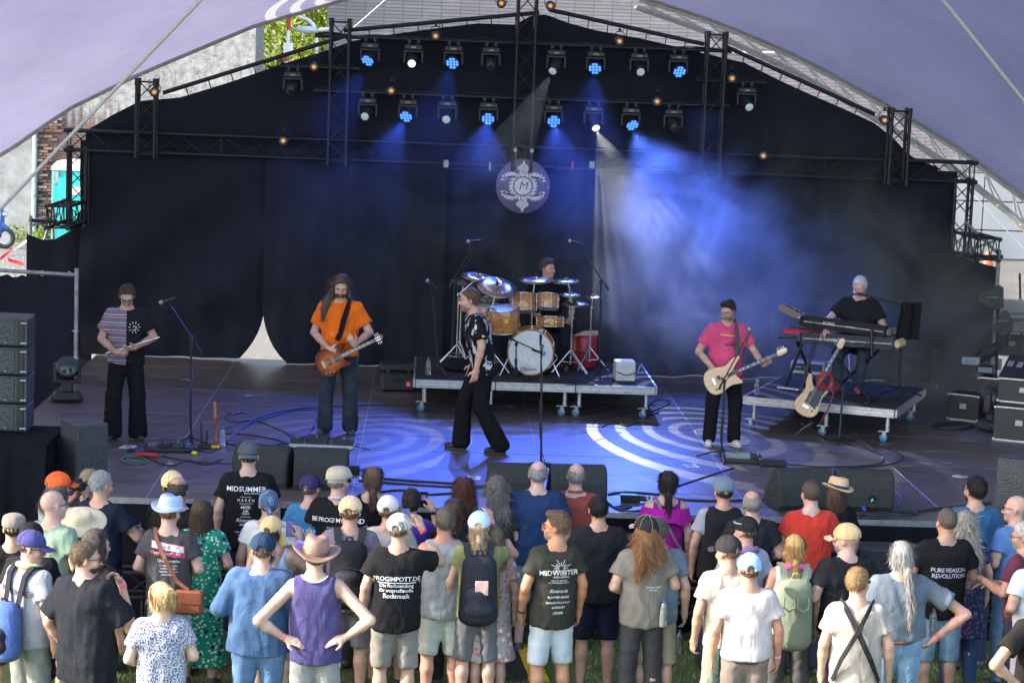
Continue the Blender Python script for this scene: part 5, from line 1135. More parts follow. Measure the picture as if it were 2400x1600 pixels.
# ---- stage smoke lit by the heads
def smoke_mat(dens,scale,seed,colour=(.8,.85,.9)):
 m=bpy.data.materials.new('smoke');m.use_nodes=True;nt=m.node_tree;nt.nodes.clear();L=nt.links;out=N(nt,'ShaderNodeOutputMaterial');v=N(nt,'ShaderNodeVolumePrincipled');v.inputs['Color'].default_value=C4(colour);v.inputs['Anisotropy'].default_value=.1
 tc=N(nt,'ShaderNodeTexCoord');mp=N(nt,'ShaderNodeMapping');mp.inputs['Location'].default_value=(seed,seed*.7,0);L.new(tc.outputs['Object'],mp.inputs[0])
 n1=N(nt,'ShaderNodeTexNoise',Scale=scale,Detail=6.0,Roughness=.62,Distortion=1.3);L.new(mp.outputs[0],n1.inputs['Vector']);r=ramp(nt,[(.42,(0,0,0)),(.72,(1,1,1))],n1.outputs['Fac'])
 gd=N(nt,'ShaderNodeVectorMath',operation='LENGTH');sc_=N(nt,'ShaderNodeMapping');L.new(tc.outputs['Generated'],sc_.inputs[0]);sc_.inputs['Location'].default_value=(-1,-1,-1);sc_.inputs['Scale'].default_value=(2,2,2);L.new(sc_.outputs[0],gd.inputs[0])
 fd=ramp(nt,[(.35,(1,1,1)),(.98,(0,0,0))],gd.outputs['Value']);a=N(nt,'ShaderNodeMath',operation='MULTIPLY');L.new(r.outputs[0],a.inputs[0]);L.new(fd.outputs[0],a.inputs[1])
 b_=N(nt,'ShaderNodeMath',operation='MULTIPLY');L.new(a.outputs[0],b_.inputs[0]);b_.inputs[1].default_value=dens;L.new(b_.outputs[0],v.inputs['Density']);L.new(v.outputs[0],out.inputs['Volume']);return m
def smoke(c,r,dens,scale,seed,label):
 o=MB().ball((0,0,0),r,20,12).build('smoke',smoke_mat(dens,scale,seed));o.location=c;tag(o,label,'smoke',kind='stuff')
smoke((2.9,7.7,DZ+1.75),(3.3,1.9,2.3),.75,.75,3.0,'billowing stage smoke lit blue behind the bass player')
smoke((5.2,8.0,DZ+1.0),(2.2,1.7,1.7),1.8,.8,9.0,'pale grey smoke drifting behind the keyboard player')
smoke((-.6,8.5,DZ+2.2),(4.8,1.3,2.5),.17,.7,5.0,'thin blue haze under the lighting bars above the drum kit')
# -- things on stage
MT['carpet']=paint('black_carpet',(.040,.044,.043),.95,nscale=60,namt=.3,bump=.5,bscale=220,spec=.1)
def grille_mat():
 m,nt,b=newmat('speaker_grille');L=nt.links;tc=N(nt,'ShaderNodeTexCoord');v=N(nt,'ShaderNodeTexVoronoi',Scale=70.0);L.new(tc.outputs['Object'],v.inputs['Vector']);r=ramp(nt,[(.25,(.004,.004,.005)),(.5,(.045,.05,.055))],v.outputs['Distance']);L.new(r.outputs[0],b.inputs['Base Color']);b.inputs['Roughness'].default_value=.5
 bp=N(nt,'ShaderNodeBump',Strength=.6,Distance=.01);L.new(v.outputs['Distance'],bp.inputs['Height']);L.new(bp.outputs[0],b.inputs['Normal']);return m
MT['grille']=grille_mat()
MT['cab']=paint('speaker_cabinet',(.042,.048,.055),.6,nscale=40,namt=.2,bump=.15,bscale=150)
MT['wood']=paint('maple_shell',(.50,.22,.06),.22,nscale=3,namt=.22,stretch=(1,1,7),coat=.6)
MT['skinw']=paint('drum_skin',(.62,.66,.68),.4,namt=.04)
MT['bronze']=paint('cymbal_bronze',(.36,.30,.20),.28,.9,nscale=25,namt=.15)
MT['clear']=paint('clear_plastic',(.75,.82,.88),.08,namt=0,trans=.85)
MT['blue_cap']=paint('blue_plastic',(.03,.12,.55),.35,namt=0)
MT['clothblack']=paint('black_fabric',(.012,.012,.014),.9,bump=.3,bscale=20,spec=.1)
def bottle(p,label,cap=None,lay=None,h=.23):
 r=empty('water_bottle',p);tag(r,label,'bottle')
 k=h/.23;MB().lathe([(.028*k,0),(.032*k,.012*k),(.032*k,.14*k),(.029*k,.15*k),(.032*k,.16*k),(.024*k,.19*k),(.011*k,.212*k)],12).build('body',MT['clear'],r);MB().tube((0,0,.212*k),(0,0,.232*k),.014*k,n=10).build('cap',cap or MT['blue_cap'],r)
 if lay:r.rotation_euler=lay
 return r
def caster(parent,x,y,z0,ztop):
 """leg of a rolling riser: tube, plate, fork and blue-rimmed wheel"""
 l=MB().tube((x,y,z0+.13),(x,y,ztop),.026,n=10).build('leg',MT['alu'],parent)
 MB().box((x-.03,y,z0+.125),(.12,.09,.010)).build('plate',MT['galv'],l)
 f=MB();f.box((x-.03,y-.028,z0+.085),(.04,.006,.08));f.box((x-.03,y+.028,z0+.085),(.04,.006,.08));f.box((x-.08,y,z0+.115),(.06,.02,.010));f.build('fork',MT['galv'],l)
 w=MB().tube((x-.04,y-.018,z0+.047),(x-.04,y+.018,z0+.047),.047,n=18).build('wheel',paint_c('castor_blue',(.04,.17,.30),.5),l)
def riser(name,label,corner,rz,wx,dy,h,panels,casters):
 r=empty(name,(corner[0],corner[1],DZ),rz);tag(r,label,'riser','rolling risers');pw=wx/panels
 for i in range(panels):
  MB().box((pw*(i+.5),dy/2,h-.012),(pw-.004,dy,.024)).build('deck_board',MT['carpet'],r)
  MB().bbox((pw*(i+.5),-.012,h-.055),(pw-.01,.03,.105),.006).build('front_rail',MT['alu'],r)
 for z in(h-.035,h-.08):MB().box((wx/2,-.029,z),(wx-.02,.004,.008)).build('rail_groove',MT['galv'],r)
 for x in(-.012,wx+.012):MB().bbox((x,dy/2,h-.055),(.03,dy,.105),.006).build('side_rail',MT['alu'],r)
 MB().bbox((wx/2,dy+.012,h-.055),(wx,.03,.105),.006).build('back_rail',MT['alu'],r)
 for x,y in casters:caster(r,x,y,0,h-.1)
 return r
RH=.415
riser('drum_riser','silver edged drum riser on blue castors',(-1.42,5.72),0,3.0,2.1,RH,3,[(.12,.1),(.95,.1),(1.88,.1),(2.06,.1),(2.9,.1),(.12,2.0),(2.9,2.0),(1.5,2.0)])
KA=R_(-22.5);KC=Vector((4.34,4.49,0));KX=Vector((math.cos(KA),math.sin(KA),0));KY=Vector((-KX.y,KX.x,0));K0=KC-KX*1.85
riser('keyboard_riser','silver edged keyboard riser set at an angle on the right',(K0.x,K0.y),KA,1.85,2.0,RH,1,[(.1,.1),(1.0,.1),(1.75,.1),(.1,1.9),(1.75,1.9)])
# ---- wedge monitors
def wedge(px,py,rz,label,wd=.56,logo=True,jacks=False):
 p=deck(px,py);r=empty('floor_monitor',(p.x,p.y,DZ),rz);tag(r,label,'monitor speaker','floor monitors along the stage edge')
 pr=[(-.02,0),(-.06,.06),(-.05,.25),(.0,.36),(.06,.405),(.14,.415),(.19,.395),(.42,.12),(.43,.05),(.40,0)]
 M=Matrix(((0,0,1,0),(1,0,0,0),(0,1,0,0),(0,0,0,1)))
 c=MB().prism(pr,wd,M,.018).build('cabinet',MT['carpet'],r)
 g=MB();g.add([(-wd/2+.04,.205,.392),(wd/2-.04,.205,.392),(wd/2-.04,.418,.135),(-wd/2+.04,.418,.135)],[(0,1,2,3)]);g.build('grille',MT['grille'],r)
 for sx in(-1,1):MB().bbox((sx*(wd/2-.002),.15,.2),(.012,.13,.06),.003).build('handle_cup',MT['rubber'],r)
 if logo:
  b_=MB().tube((.06,-.072,.14),(.06,-.058,.145),.036,n=16).build('badge',MT['black_plastic'],r)
  f1=MB();f1.add([(.046,-.077,.145),(.072,-.077,.150),(.058,-.076,.172),(.046,-.076,.172)],[(0,1,2,3)]);f1.build('blue_mark',paint_c('mark_blue',(.02,.25,.7),.4),b_)
  f2=MB();f2.add([(.046,-.0785,.115),(.074,-.0785,.13),(.076,-.077,.147),(.046,-.077,.138)],[(0,1,2,3)]);f2.build('green_mark',paint_c('mark_green',(.12,.6,.3),.4),b_)
 if jacks:
  for dx in(-.02,.07):MB().tube((dx,-.11,.045),(dx,-.055,.05),.017,n=10).build('plug',MT['chrome']if dx>0 else MT['blue_cap'],r)
wedge(609,1140,R_(-14),'first floor monitor from the left with rounded side turned to the right',.58,False)
wedge(751,1148,0,'second floor monitor with blue green badge in front of the guitarist',.55)
wedge(1206,1186,0,'floor monitor with badge just left of the vocal microphone stand',.56)
wedge(1355,1189,R_(4),'brownish floor monitor just right of the vocal microphone stand',.56,False)
wedge(1885,1196,R_(10),'floor monitor with rounded left side below the bass player',.58,False)
wedge(2025,1198,0,'floor monitor with badge and two plugs furthest to the right',.58,True,True)
# ---- PA stack on the left
PB=empty('draped_subwoofer',(-5.75,.55,DZ));tag(PB,'subwoofer box under black cloth at the left stage corner','speaker')
MB().bbox((0,0,.24),(1.52,1.1,.48),.02).build('box',MT['cab'],PB)
V=[];n=60
for i in range(n+1):
 x=-.8+1.58*i/n;f=.014*math.sin(x*14)+.01*math.sin(x*31)
 V+=[(x,.56,.49),(x,-.555,.495),(x,-.58+f,.3),(x,-.60+f*1.6,-.1),(x,-.62+f*2,-DZ+.03)]
mb=MB();mb.add(V,[(i*5+k,(i+1)*5+k,(i+1)*5+k+1,i*5+k+1)for i in range(n)for k in range(4)],True)
mb.add([(.78,.56,.493),(.78,-.555,.493),(.785,-.6,-.02),(.785,.56,-.005)],[(0,1,2,3)]);mb.build('cloth',MT['skirt'],PB)
for i in range(4):
 z=DZ+.50+.288*i;r=empty('line_array_speaker',(-5.72,.92,z),R_(-5));tag(r,'line array speaker, %s of the stack of four on the left'%('bottom one','second from the bottom','second from the top','top one')[i],'speaker','left line array stack')
 pr=[(-.55,-.26),(.46,-.26),(.46,-.05),(.40,.26),(-.55,.26)];MB().prism(pr,.272,Matrix.Translation((0,0,.14)),.012).build('cabinet',MT['cab'],r)
 for x0,x1 in((-.54,-.16),(-.13,.34)):MB().bbox(((x0+x1)/2,-.264,.14),(x1-x0,.012,.235),.006).build('grille',MT['grille'],r)
 MB().bbox((.40,-.265,.14),(.07,.014,.25),.004).build('rigging_frame',MT['black_steel'],r)
 for z2 in(.04,.24):MB().tube((.40,-.28,z2),(.46,-.27,z2),.012,n=8).build('rigging_pin',MT['galv'],r)
 MB().prism([(.235,-.274),(.262,-.274),(.2485,-.271)],.02,Matrix(((1,0,0,0),(0,0,-1,-.273),(0,1,0,.04),(0,0,0,1)))@Matrix.Translation((0,.27,0)),0).build('logo_mark',MT['print_white'],r)
 MB().box((.435,0,.14),(.012,.05,.1)).build('side_handle',MT['rubber'],r)
o=MB().bbox((-5.72,.92,DZ+.495),(1.1,.6,.02),.004);
def fill(px,py,rz,label,h,wd=.36,dp=.40):
 p=deck(px,py);r=empty('front_fill_speaker',(p.x,p.y,DZ),rz);tag(r,label,'speaker','front fill speakers')
 MB().prism([(-wd/2,0),(wd/2,0),(wd/2-.05,dp),(-wd/2+.05,dp)],h,Matrix.Translation((0,0,h/2)),.012).build('cabinet',MT['cab'],r)
 MB().bbox((0,-.006,h/2),(wd-.02,.02,h-.03),.005).build('grille',MT['grille'],r)
 MB().box((0,dp*.45,h+.001),(.12,.04,.006)).build('top_handle',MT['rubber'],r)
 MB().prism([(-.014,0),(.014,0),(0,.02)],.004,Matrix(((1,0,0,.12),(0,0,-1,-.018),(0,1,0,.05),(0,0,0,1))),0).build('logo_mark',MT['print_white'],r)
fill(214,1142,R_(38),'tall black speaker with perforated grille beside the draped box',.64)
fill(2378,1232,R_(-30),'tall black speaker with perforated grille at the right stage corner',.66,.42)
SP=empty('cloth_screen',(-7.02,8.0,0));tag(SP,'black cloth panel laced to a galvanised tube frame left of the stage','panel')
zt=DZ+1.36
MB().tube((1.04,0,.02),(1.04,0,zt+.06),.03,n=10).build('post',MT['galv'],SP);MB().tube((-.6,0,zt+.02),(1.04,0,zt-.03),.026,n=10).build('rail',MT['galv'],SP)
mb=MB();V=[]
for i in range(25):
 x=-.6+1.58*i/24
 for j in range(9):z=.05+(zt-.12)*j/8;V.append((x,.01+.02*math.sin(x*9+j)+.01*math.sin(x*21),z+.02*math.sin(i*1.9)*(j==8)))
mb.add(V,[(i*9+j,(i+1)*9+j,(i+1)*9+j+1,i*9+j+1)for i in range(24)for j in range(8)],True);mb.build('cloth',MT['drape'],SP)
for i in range(5):MB().path([(-.5+i*.36+.022*math.cos(a),0,zt-.02+.035*math.sin(a))for a in[k*PI/4 for k in range(8)]],.006,5,True).build('lacing_ring',MT['white_paint'],SP)
for i in range(4):MB().path([(1.03+.045*math.cos(a),.045*math.sin(a),.7+i*.36)for a in[k*PI/4 for k in range(8)]],.006,5,True).build('lacing_ring',MT['white_paint'],SP)
MB().box((-.1,.03,.3),(1.6,.02,.5)).build('base_board',MT['galv'],SP)
# ---- floor moving heads
def floor_head(px,py,label,yaw,tilt,lit=False):
 p=deck(px,py);r=empty('floor_moving_light',(p.x,p.y,DZ),yaw);tag(r,label,'stage light','moving heads on the floor')
 MB().bbox((0,0,.075),(.34,.28,.11),.03).build('base',MT['head_shell'],r)
 for sx in(-1,1):MB().bbox((sx*.17,0,.05),(.05,.2,.05),.012).build('foot',MT['rubber'],r)
 y=MB();y.bbox((0,0,.2),(.14,.12,.16),.02);y.bbox((-.14,0,.36),(.05,.10,.26),.015);y.bbox((.14,0,.36),(.05,.10,.26),.015);y.bbox((0,0,.26),(.33,.11,.05),.015);y.build('yoke',MT['head_shell'],r)
 M=Matrix.Translation((0,0,.42))@Matrix.Rotation(tilt,4,'X');h=MB().lathe([(.001,-.13),(.10,-.13),(.135,-.08),(.135,.10),(.128,.12),(.11,.12)],22,M).build('head',MT['head_shell'],r)
 MB().lathe([(.115,.112),(.09,.122),(.001,.126)],20,M).build('lens',MT['chrome']if lit else MT['dark_lens'],h)
floor_head(157,941,'black moving light standing on the floor beside the cloth panel',R_(10),R_(70))
floor_head(2322,1008,'moving light on the floor at the right with its round lens turned left',R_(50),R_(-70),True)
# ---- microphones and stands
def mic_head(parent,p,d,ball=None):
 p=Vector(p);d=Vector(d).normalized();m=MB();m.tube(p-d*.15,p-d*.02,.012,.018,n=10);b_=m.build('microphone',MT['black_plastic'],parent);MB().ball(p+d*.012,.027,12,8).build('mic_grille',ball or MT['galv'],b_)
def stand(name,base,top,label,boom=None,mic=None,legs=3,lr=.30,rz=0.0,blue=False,round_base=False,chrome=False,cable=True):
 """base,top world; boom: (rear end, front end) world; mic: (tip, dir)"""
 base=Vector(base);r=empty(name,base);tag(r,label,'microphone stand' if mic else 'stand','microphone stands' if mic else 'hardware stands');T_=Vector(top)-base;mt=MT['chrome']if chrome else MT['black_steel']
 m=MB();m.tube((0,0,.05),T_*.55,.013,n=8);m.tube(T_*.5,T_,.009,n=8);m.tube(T_*.5-T_.normalized()*.04,T_*.5+T_.normalized()*.04,.018,n=8);m.build('pole',mt,r)
 if round_base:MB().lathe([(.15,0),(.15,.015),(.03,.035),(.015,.06)],20).build('round_base',mt,r)
 else:
  for k in range(legs):
   a=rz+2*PI*k/legs;MB().path([(0,0,.13),(math.cos(a)*lr*.3,math.sin(a)*lr*.3,.09),(math.cos(a)*lr,math.sin(a)*lr,.012)],.011,6).build('leg',mt,r)
  MB().tube((0,0,.04),(0,0,.15),.022,n=8).build('hub',mt,r)
 if boom:
  a,b_=Vector(boom[0])-base,Vector(boom[1])-base;MB().tube(a,b_,.008,n=7).build('boom',mt,r);MB().bbox(T_,(.04,.04,.05),.008).build('clutch',mt,r);MB().tube(a,a+(b_-a).normalized()*.08,.014,n=7).build('counterweight',mt,r)
 if mic:mic_head(r,Vector(mic[0])-base,mic[1])
 if cable:
  e=(Vector(boom[1])-base)if boom else T_;pts=[e,e*.75+T_*.25+Vector((.03,-.02,-.03)),T_+Vector((.02,-.02,0))]+[T_*t+Vector((.022*math.cos(9*t),.022*math.sin(9*t),0))for t in(.85,.7,.55,.4,.25,.1)]+[Vector((.05,-.05,.012))]
  MB().path(pts,.005,5).build('cable',paint_c('cable_blue',(.02,.05,.25),.5)if blue else MT['rubber'],r)
 return r
b1=deck(447,1050);y1=b1.y
stand('boom_microphone_stand',b1,ony(447,790,y1),'microphone stand with blue cable and slanted boom beside the flute player',(ony(475,828,y1),ony(398,712,y1)),(ony(380,708,y1),(-1,-.1,-.35)),rz=.4,blue=True)
b1=deck(1268,1090);y1=b1.y
stand('straight_microphone_stand',b1,ony(1268,806,y1),'straight microphone stand at the stage edge in front of the bass drum',None,(ony(1268,778,y1),(0,-.15,1)),round_base=True)
b1=deck(1690,1078);y1=b1.y
stand('boom_microphone_stand',b1,ony(1697,893,y1),'microphone stand with steep boom in front of the bass player',(ony(1684,912,y1),ony(1752,786,y1)),(ony(1756,774,y1),(.2,.2,1)),rz=.5)
KP=lambda u,v,z=RH:Vector((K0.x,K0.y,DZ+z))+KX*u+KY*v
b1=onz(2108,930,DZ+RH);y1=b1.y
stand('boom_microphone_stand',b1,ony(2116,716,y1),'microphone stand with long boom reaching to the keyboard player, black towel hung on it',(ony(2150,722,y1),ony(2030,692,y1)),(ony(2006,686,y1),(-1,.05,.25)),rz=.2)
tw=empty('towel',ony(2132,712,y1));tag(tw,'black towel hanging over the keyboard microphone stand','towel')
mb=MB();V=[]
for i in range(13):
 x=-.10+.24*i/12
 for j in range(9):t=j/8;V.append((x*(1+.25*t)-.05*t,-.03-.025*math.sin(x*45+1)-.02*t,.02-.46*t))
mb.add(V,[(i*9+j,(i+1)*9+j,(i+1)*9+j+1,i*9+j+1)for i in range(12)for j in range(8)],True);mb.build('cloth',MT['clothblack'],tw)
# ---- drum kit on its riser
YD=6.55;DZr=DZ+RH
DK=empty('drum_kit',(0.2,6.6,DZr));tag(DK,'honey maple drum kit with white bass drum head and many cymbals','drum kit');DO=Vector((0.2,6.6,DZr))
def drum(name,c,d,r,depth,front,lugs=8,both=True):
 """shell from c along d (front head at c)"""
 c=Vector(c)-DO;d=Vector(d).normalized();M=Matrix.Translation(c)@d.to_track_quat('Z','Y').to_matrix().to_4x4()
 s_=MB().lathe([(r*.985,0),(r,.004),(r,depth-.004),(r*.985,depth)],36,M).build(name,MT['wood'],DK)
 MB().lathe([(r*.985,-.004),(.0005,-.005)],36,M).build('drum_head',front,s_);MB().lathe([(.0005,depth+.005),(r*.985,depth+.004)],36,M).build('drum_head',front,s_)
 for z in(0,depth):MB().path([M@Vector(((r+.006)*math.cos(a),(r+.006)*math.sin(a),z))for a in[k*PI/16 for k in range(32)]],.008,6,True).build('hoop',MT['chrome']if name!='bass_drum' else MT['wood'],s_)
 for k in range(lugs):
  a=2*PI*(k+.5)/lugs;x,y=math.cos(a),math.sin(a);l=MB();l.tube(M@Vector((x*(r+.012),y*(r+.012),0)),M@Vector((x*(r+.012),y*(r+.012),depth)),.0045,n=5)
  l.bbox(M@Vector((x*(r+.012),y*(r+.012),depth*.25)),(.02,.02,.03),.004);l.bbox(M@Vector((x*(r+.012),y*(r+.012),depth*.75)),(.02,.02,.03),.004);l.build('lug',MT['chrome'],s_)
 return s_
bd=ony(1243.6,826,6.25);bs=drum('bass_drum',bd,(.08,1,0),.283,.45,MT['skinw'],10)
c=bd-DO
MB().lathe([(.16,-.0065),(.12,-.0066)],32,Matrix.Translation(c)@Vector((.08,1,0)).to_track_quat('Z','Y').to_matrix().to_4x4()).build('head_dot',paint_c('head_dot',(.75,.75,.74),.5),bs)
MB().lathe([(.0005,-.011),(.068,-.010),(.072,-.006)],24,Matrix.Translation(c+Vector((.165,.012,0)))@Vector((.08,1,0)).to_track_quat('Z','Y').to_matrix().to_4x4()).build('sound_hole',MT['rubber'],bs)
V_,F_=text_mb('AQUARIAN',.042,.0006,.9);m2=MB();m2.add([(c.x+x+.015,c.y-.011,c.z-.215+y)for x,y,_ in V_],F_);m2.build('head_lettering',MT['rubber'],bs)
MB().path([c+Vector((-.05+.028*math.cos(a)-.04,-.012,-.215+.028*math.sin(a)))for a in[k*PI/6 for k in range(11)]],.004,5).build('head_logo',MT['rubber'],bs)
for sx in(-1,1):MB().tube(c+Vector((sx*.26,.1,-.06)),c+Vector((sx*.40,-.02,-.345)),.010,n=7).build('spur',MT['chrome'],bs)
for px,py,Y,r,dp,d,nm in((1180,722,6.55,.185,.30,(.12,.15,-1),'floor_tom'),(1140,715,7.05,.185,.30,(.05,.1,-1),'floor_tom'),(1226,690,6.75,.158,.22,(.05,-.28,-1),'rack_tom'),(1285,690,6.75,.135,.18,(-.05,-.28,-1),'rack_tom'),(1289,741,6.9,.172,.13,(0,-.10,-1),'snare_drum')):
 p=ony(px,py,Y);s_=drum(nm,p,d,r,dp,MT['skinw'],8);q=p-DO+Vector(d).normalized()*dp*.5+Vector((.02,-r-.006,.0));MB().bbox(q,(.045,.006,.05),.002).build('badge',paint_c('badge_yellow',(.75,.55,.05),.4),s_)
def cym(px,py,Y,r,tx,ty,bx=None,by=None,mat=None,boom=None):
 p=ony(px,py,Y)-DO;M=Matrix.Translation(p)@Matrix.Rotation(tx,4,'X')@Matrix.Rotation(ty,4,'Y')
 cy_=MB().lathe([(r,-.012),(r,-.009),(r*.6,.006),(r*.22,.014),(r*.16,.03),(.012,.038),(.012,.03),(r*.15,.024),(r*.22,.008),(r*.6,.0),(r,-.012)],40,M).build('cymbal',mat or MT['bronze'],DK)
 MB().tube(p-Vector((0,0,.02)),p+Vector((0,0,.07)),.012,n=8).build('wing_nut',MT['rubber'],cy_)
 q=(ony(bx,by,Y)-DO)if bx else Vector((p.x,p.y,.75));f=Vector((q.x,q.y+.0,0));s_=MB();s_.tube(p+Vector((0,0,-.01)),q,.008,n=7);s_.tube(q,Vector((q.x,q.y,.42)),.010,n=7);s_.tube(Vector((q.x,q.y,.45)),Vector((q.x,q.y,.10)),.014,n=7);s_.bbox(q,(.04,.04,.05),.01);s_=s_.build('cymbal_stand',MT['chrome'],DK)
 for k in range(3):
  a=.6+2*PI*k/3+px*.01;g_=MB();g_.tube((q.x,q.y,.30),(q.x+.26*math.cos(a),q.y+.26*math.sin(a),.012),.009,n=6);g_.tube((q.x,q.y,.13),(q.x+.13*math.cos(a),q.y+.13*math.sin(a),.15),.006,n=5);g_.build('stand_leg',MT['chrome'],s_)
cym(1165,672,6.5,.262,R_(24),R_(8),1153,725);cym(1121,648,6.9,.22,R_(10),R_(6),1075,690);cym(1087,662,7.2,.18,R_(8),R_(10),1082,690,paint_c('dark_cymbal',(.10,.08,.05),.4));cym(1140,697,7.2,.18,R_(6),0,1128,730)
cym(1254,655,6.75,.215,R_(6),0,1248,700);cym(1328,657,7.0,.185,R_(6),R_(-4),1337,680);cym(1337,689,6.7,.135,R_(8),0,1342,720);cym(1348,710,6.75,.178,R_(5),0,1341,745);cym(1390,695,7.0,.12,R_(5),0,1386,720)
for i in range(7):
 rs=random.Random(40+i);a=[(-1.2+rs.uniform(0,2.2),-.45+rs.uniform(-.25,.3),.012)]
 for _ in range(6):a.append((a[-1][0]+rs.uniform(-.25,.35),a[-1][1]+rs.uniform(-.15,.15),.012))
 MB().path(a,.007,5).build('floor_cable',MT['rubber'],DK)
MB().ball((-.95,.0,.05),(.32,.3,.09),14,7).build('cloth_heap',MT['clothblack'],DK)
p=ony(1369,818,7.3);r=empty('red_case',(p.x,7.3,DZr));tag(r,'red ribbed hard case standing behind the hi-hat','case');rc=paint('red_case',(.30,.012,.02),.4,nscale=8,namt=.15)
MB().lathe([(.165,0),(.17,.02),(.17,.40),(.16,.42),(.0005,.42)],24).build('shell',rc,r);MB().path([(.172*math.cos(a),.172*math.sin(a),.21)for a in[k*PI/12 for k in range(24)]],.008,5,True).build('band',MT['rubber'],r)
stk=paint('stick_wood',(.55,.38,.22),.5)
for k in range(5):o=MB().tube((-.14+.03*k,-.1+.04*k,.428+.008*k),(.18,.02+.02*k,.432+.01*k),.009,.006,n=6).build('drum_stick',stk,r)
p=ony(1466,893,6.1);r=empty('white_box',(p.x,6.1,DZr),R_(5));tag(r,'white plastic box at the right end of the drum riser','box');MB().bbox((0,.12,.125),(.25,.24,.25),.012).build('body',paint('box_white',(.52,.56,.58),.5),r);MB().box((.02,.1,.256),(.16,.12,.012)).build('paper',MT['white_paint'],r);MB().path([(-.12,-.01,.12),(.0,-.03,.08),(.15,-.02,.12),(.2,.1,.18)],.006,5).build('cable',MT['rubber'],r)
bottle(onz(1003,880,DZr),'clear water bottle with blue cap on the left end of the drum riser')
def ymic(bpx,tpx,b0,b1_,mic,d,label,Y):
 base=ony(*bpx,Y);base.z=DZr;stand('overhead_microphone_stand',base,ony(*tpx,Y),label,(ony(*b0,Y),ony(*b1_,Y)),(ony(*mic,Y),d),rz=.3,lr=.26)
ymic((1059,850),(1066,661),(1052,674),(1110,575),(1100,566),(-1,0,-.12),'tall overhead microphone stand left of the drum kit',6.9)
ymic((1405,869),(1408,661),(1427,680),(1358,576),(1338,566),(-1,0,.2),'tall overhead microphone stand right of the drum kit',6.7)
b1=ony(1029,862,6.2);b1.z=DZr;stand('slanted_microphone_stand',b1,ony(1012,672,6.2),'microphone stand at the left end of the drum riser',None,(ony(1004,660,6.2),(-.8,-.1,.6)),rz=.9)
b1=ony(1209,876,6.0);b1.z=DZr;stand('kick_microphone_stand',b1,ony(1210,806,6.0),'low microphone stand in front of the bass drum',(ony(1194,792,6.0),ony(1262,823,6.0)),(ony(1272,827,6.05),(1,.2,-.3)),lr=.16,cable=False)
# ---- hard case and small floor items
p=deck(933,918);r=empty('equipment_case',(p.x,p.y,DZ),R_(4));tag(r,'black plastic equipment case with red label left of the drum riser','case')
MB().bbox((0,.2,.13),(.46,.40,.26),.03).build('base',MT['black_plastic'],r);MB().bbox((0,.2,.315),(.47,.41,.10),.03).build('lid',MT['black_plastic'],r)
for sx in(-1,1):MB().bbox((sx*.14,-.008,.26),(.06,.02,.07),.006).build('latch',MT['rubber'],r)
MB().bbox((0,-.015,.16),(.14,.025,.03),.01).build('handle',MT['rubber'],r);MB().box((.13,-.004,.11),(.085,.006,.085)).build('label',paint_c('label_red',(.55,.03,.02),.5),r);MB().box((.13,-.008,.105),(.03,.004,.045)).build('label_mark',MT['print_white'],r)
p=deck(800,905);r=empty('guitar_amplifier',(p.x,p.y+.3,DZ));tag(r,'teal amplifier partly hidden behind the guitarist','amplifier');MB().bbox((0,0,.2),(.42,.26,.4),.02).build('cabinet',paint('teal_vinyl',(.02,.16,.16),.6),r);MB().box((0,-.135,.17),(.36,.01,.28)).build('grille',MT['grille'],r);MB().box((0,-.135,.36),(.36,.012,.06)).build('control_panel',MT['galv'],r)
def pedalboard(px,py,rz,label,wd,boxes,plate=(.03,.03,.035)):
 p=deck(px,py);r=empty('pedalboard',(p.x,p.y,DZ),rz);tag(r,label,'pedalboard','pedalboards on the deck');MB().bbox((0,.12,.025),(wd,.26,.035),.006).build('board',paint_c('board',plate,.4),r)
 for i,(x,y,w_,d_,h_,c)in enumerate(boxes):
  b_=MB().bbox((x,y,.042+h_/2),(w_,d_,h_),.006).build('pedal',paint_c('pedal',c,.35),r)
  for k in range(3):MB().tube((x-w_*.3+k*w_*.3,y+d_*.2,.042+h_),(x-w_*.3+k*w_*.3,y+d_*.2,.055+h_),.007,n=8).build('knob',MT['chrome']if k%2 else MT['rubber'],b_)
  MB().tube((x,y-d_*.3,.042+h_),(x,y-d_*.3,.06+h_),.010,n=8).build('footswitch',MT['chrome'],b_)
 MB().path([(-wd*.4,.2,.09),(-wd*.1,.28,.10),(wd*.2,.22,.09),(wd*.5,.1,.03),(wd*.75,.05,.01)],.006,5).build('patch_cable',MT['rubber'],r);return r
pedalboard(395,1060,R_(6),'pedalboard with tangled leads at the foot of the flute microphone',.52,[(-.18,.14,.11,.14,.05,(.12,.13,.14)),(-.04,.12,.10,.14,.05,(.03,.03,.04)),(.10,.14,.12,.16,.06,(.05,.06,.07)),(.21,.10,.07,.12,.05,(.05,.08,.2))])
pedalboard(752,1052,R_(-2),'long silver edged pedalboard in front of the guitarist',.72,[(-.28,.12,.14,.14,.06,(.03,.03,.03)),(-.06,.14,.26,.16,.08,(.025,.025,.03)),(.11,.1,.07,.1,.05,(.05,.05,.06)),(.25,.12,.22,.18,.07,(.03,.03,.035))],(.45,.46,.48))
pedalboard(1742,1086,R_(-6),'grey green multi effects pedalboard at the foot of the bass microphone stand',.42,[(-.06,.14,.28,.16,.06,(.20,.25,.25)),(.16,.1,.08,.12,.05,(.03,.03,.03))])
p=deck(1812,1094);r=empty('power_supply',(p.x,p.y,DZ),R_(-4));tag(r,'black flat power box beside the bass pedalboard','power box');MB().bbox((0,.06,.04),(.30,.12,.07),.01).build('body',MT['black_plastic'],r);MB().tube((.15,.06,.045),(.2,.06,.045),.014).build('plug',MT['blue_cap'],r)
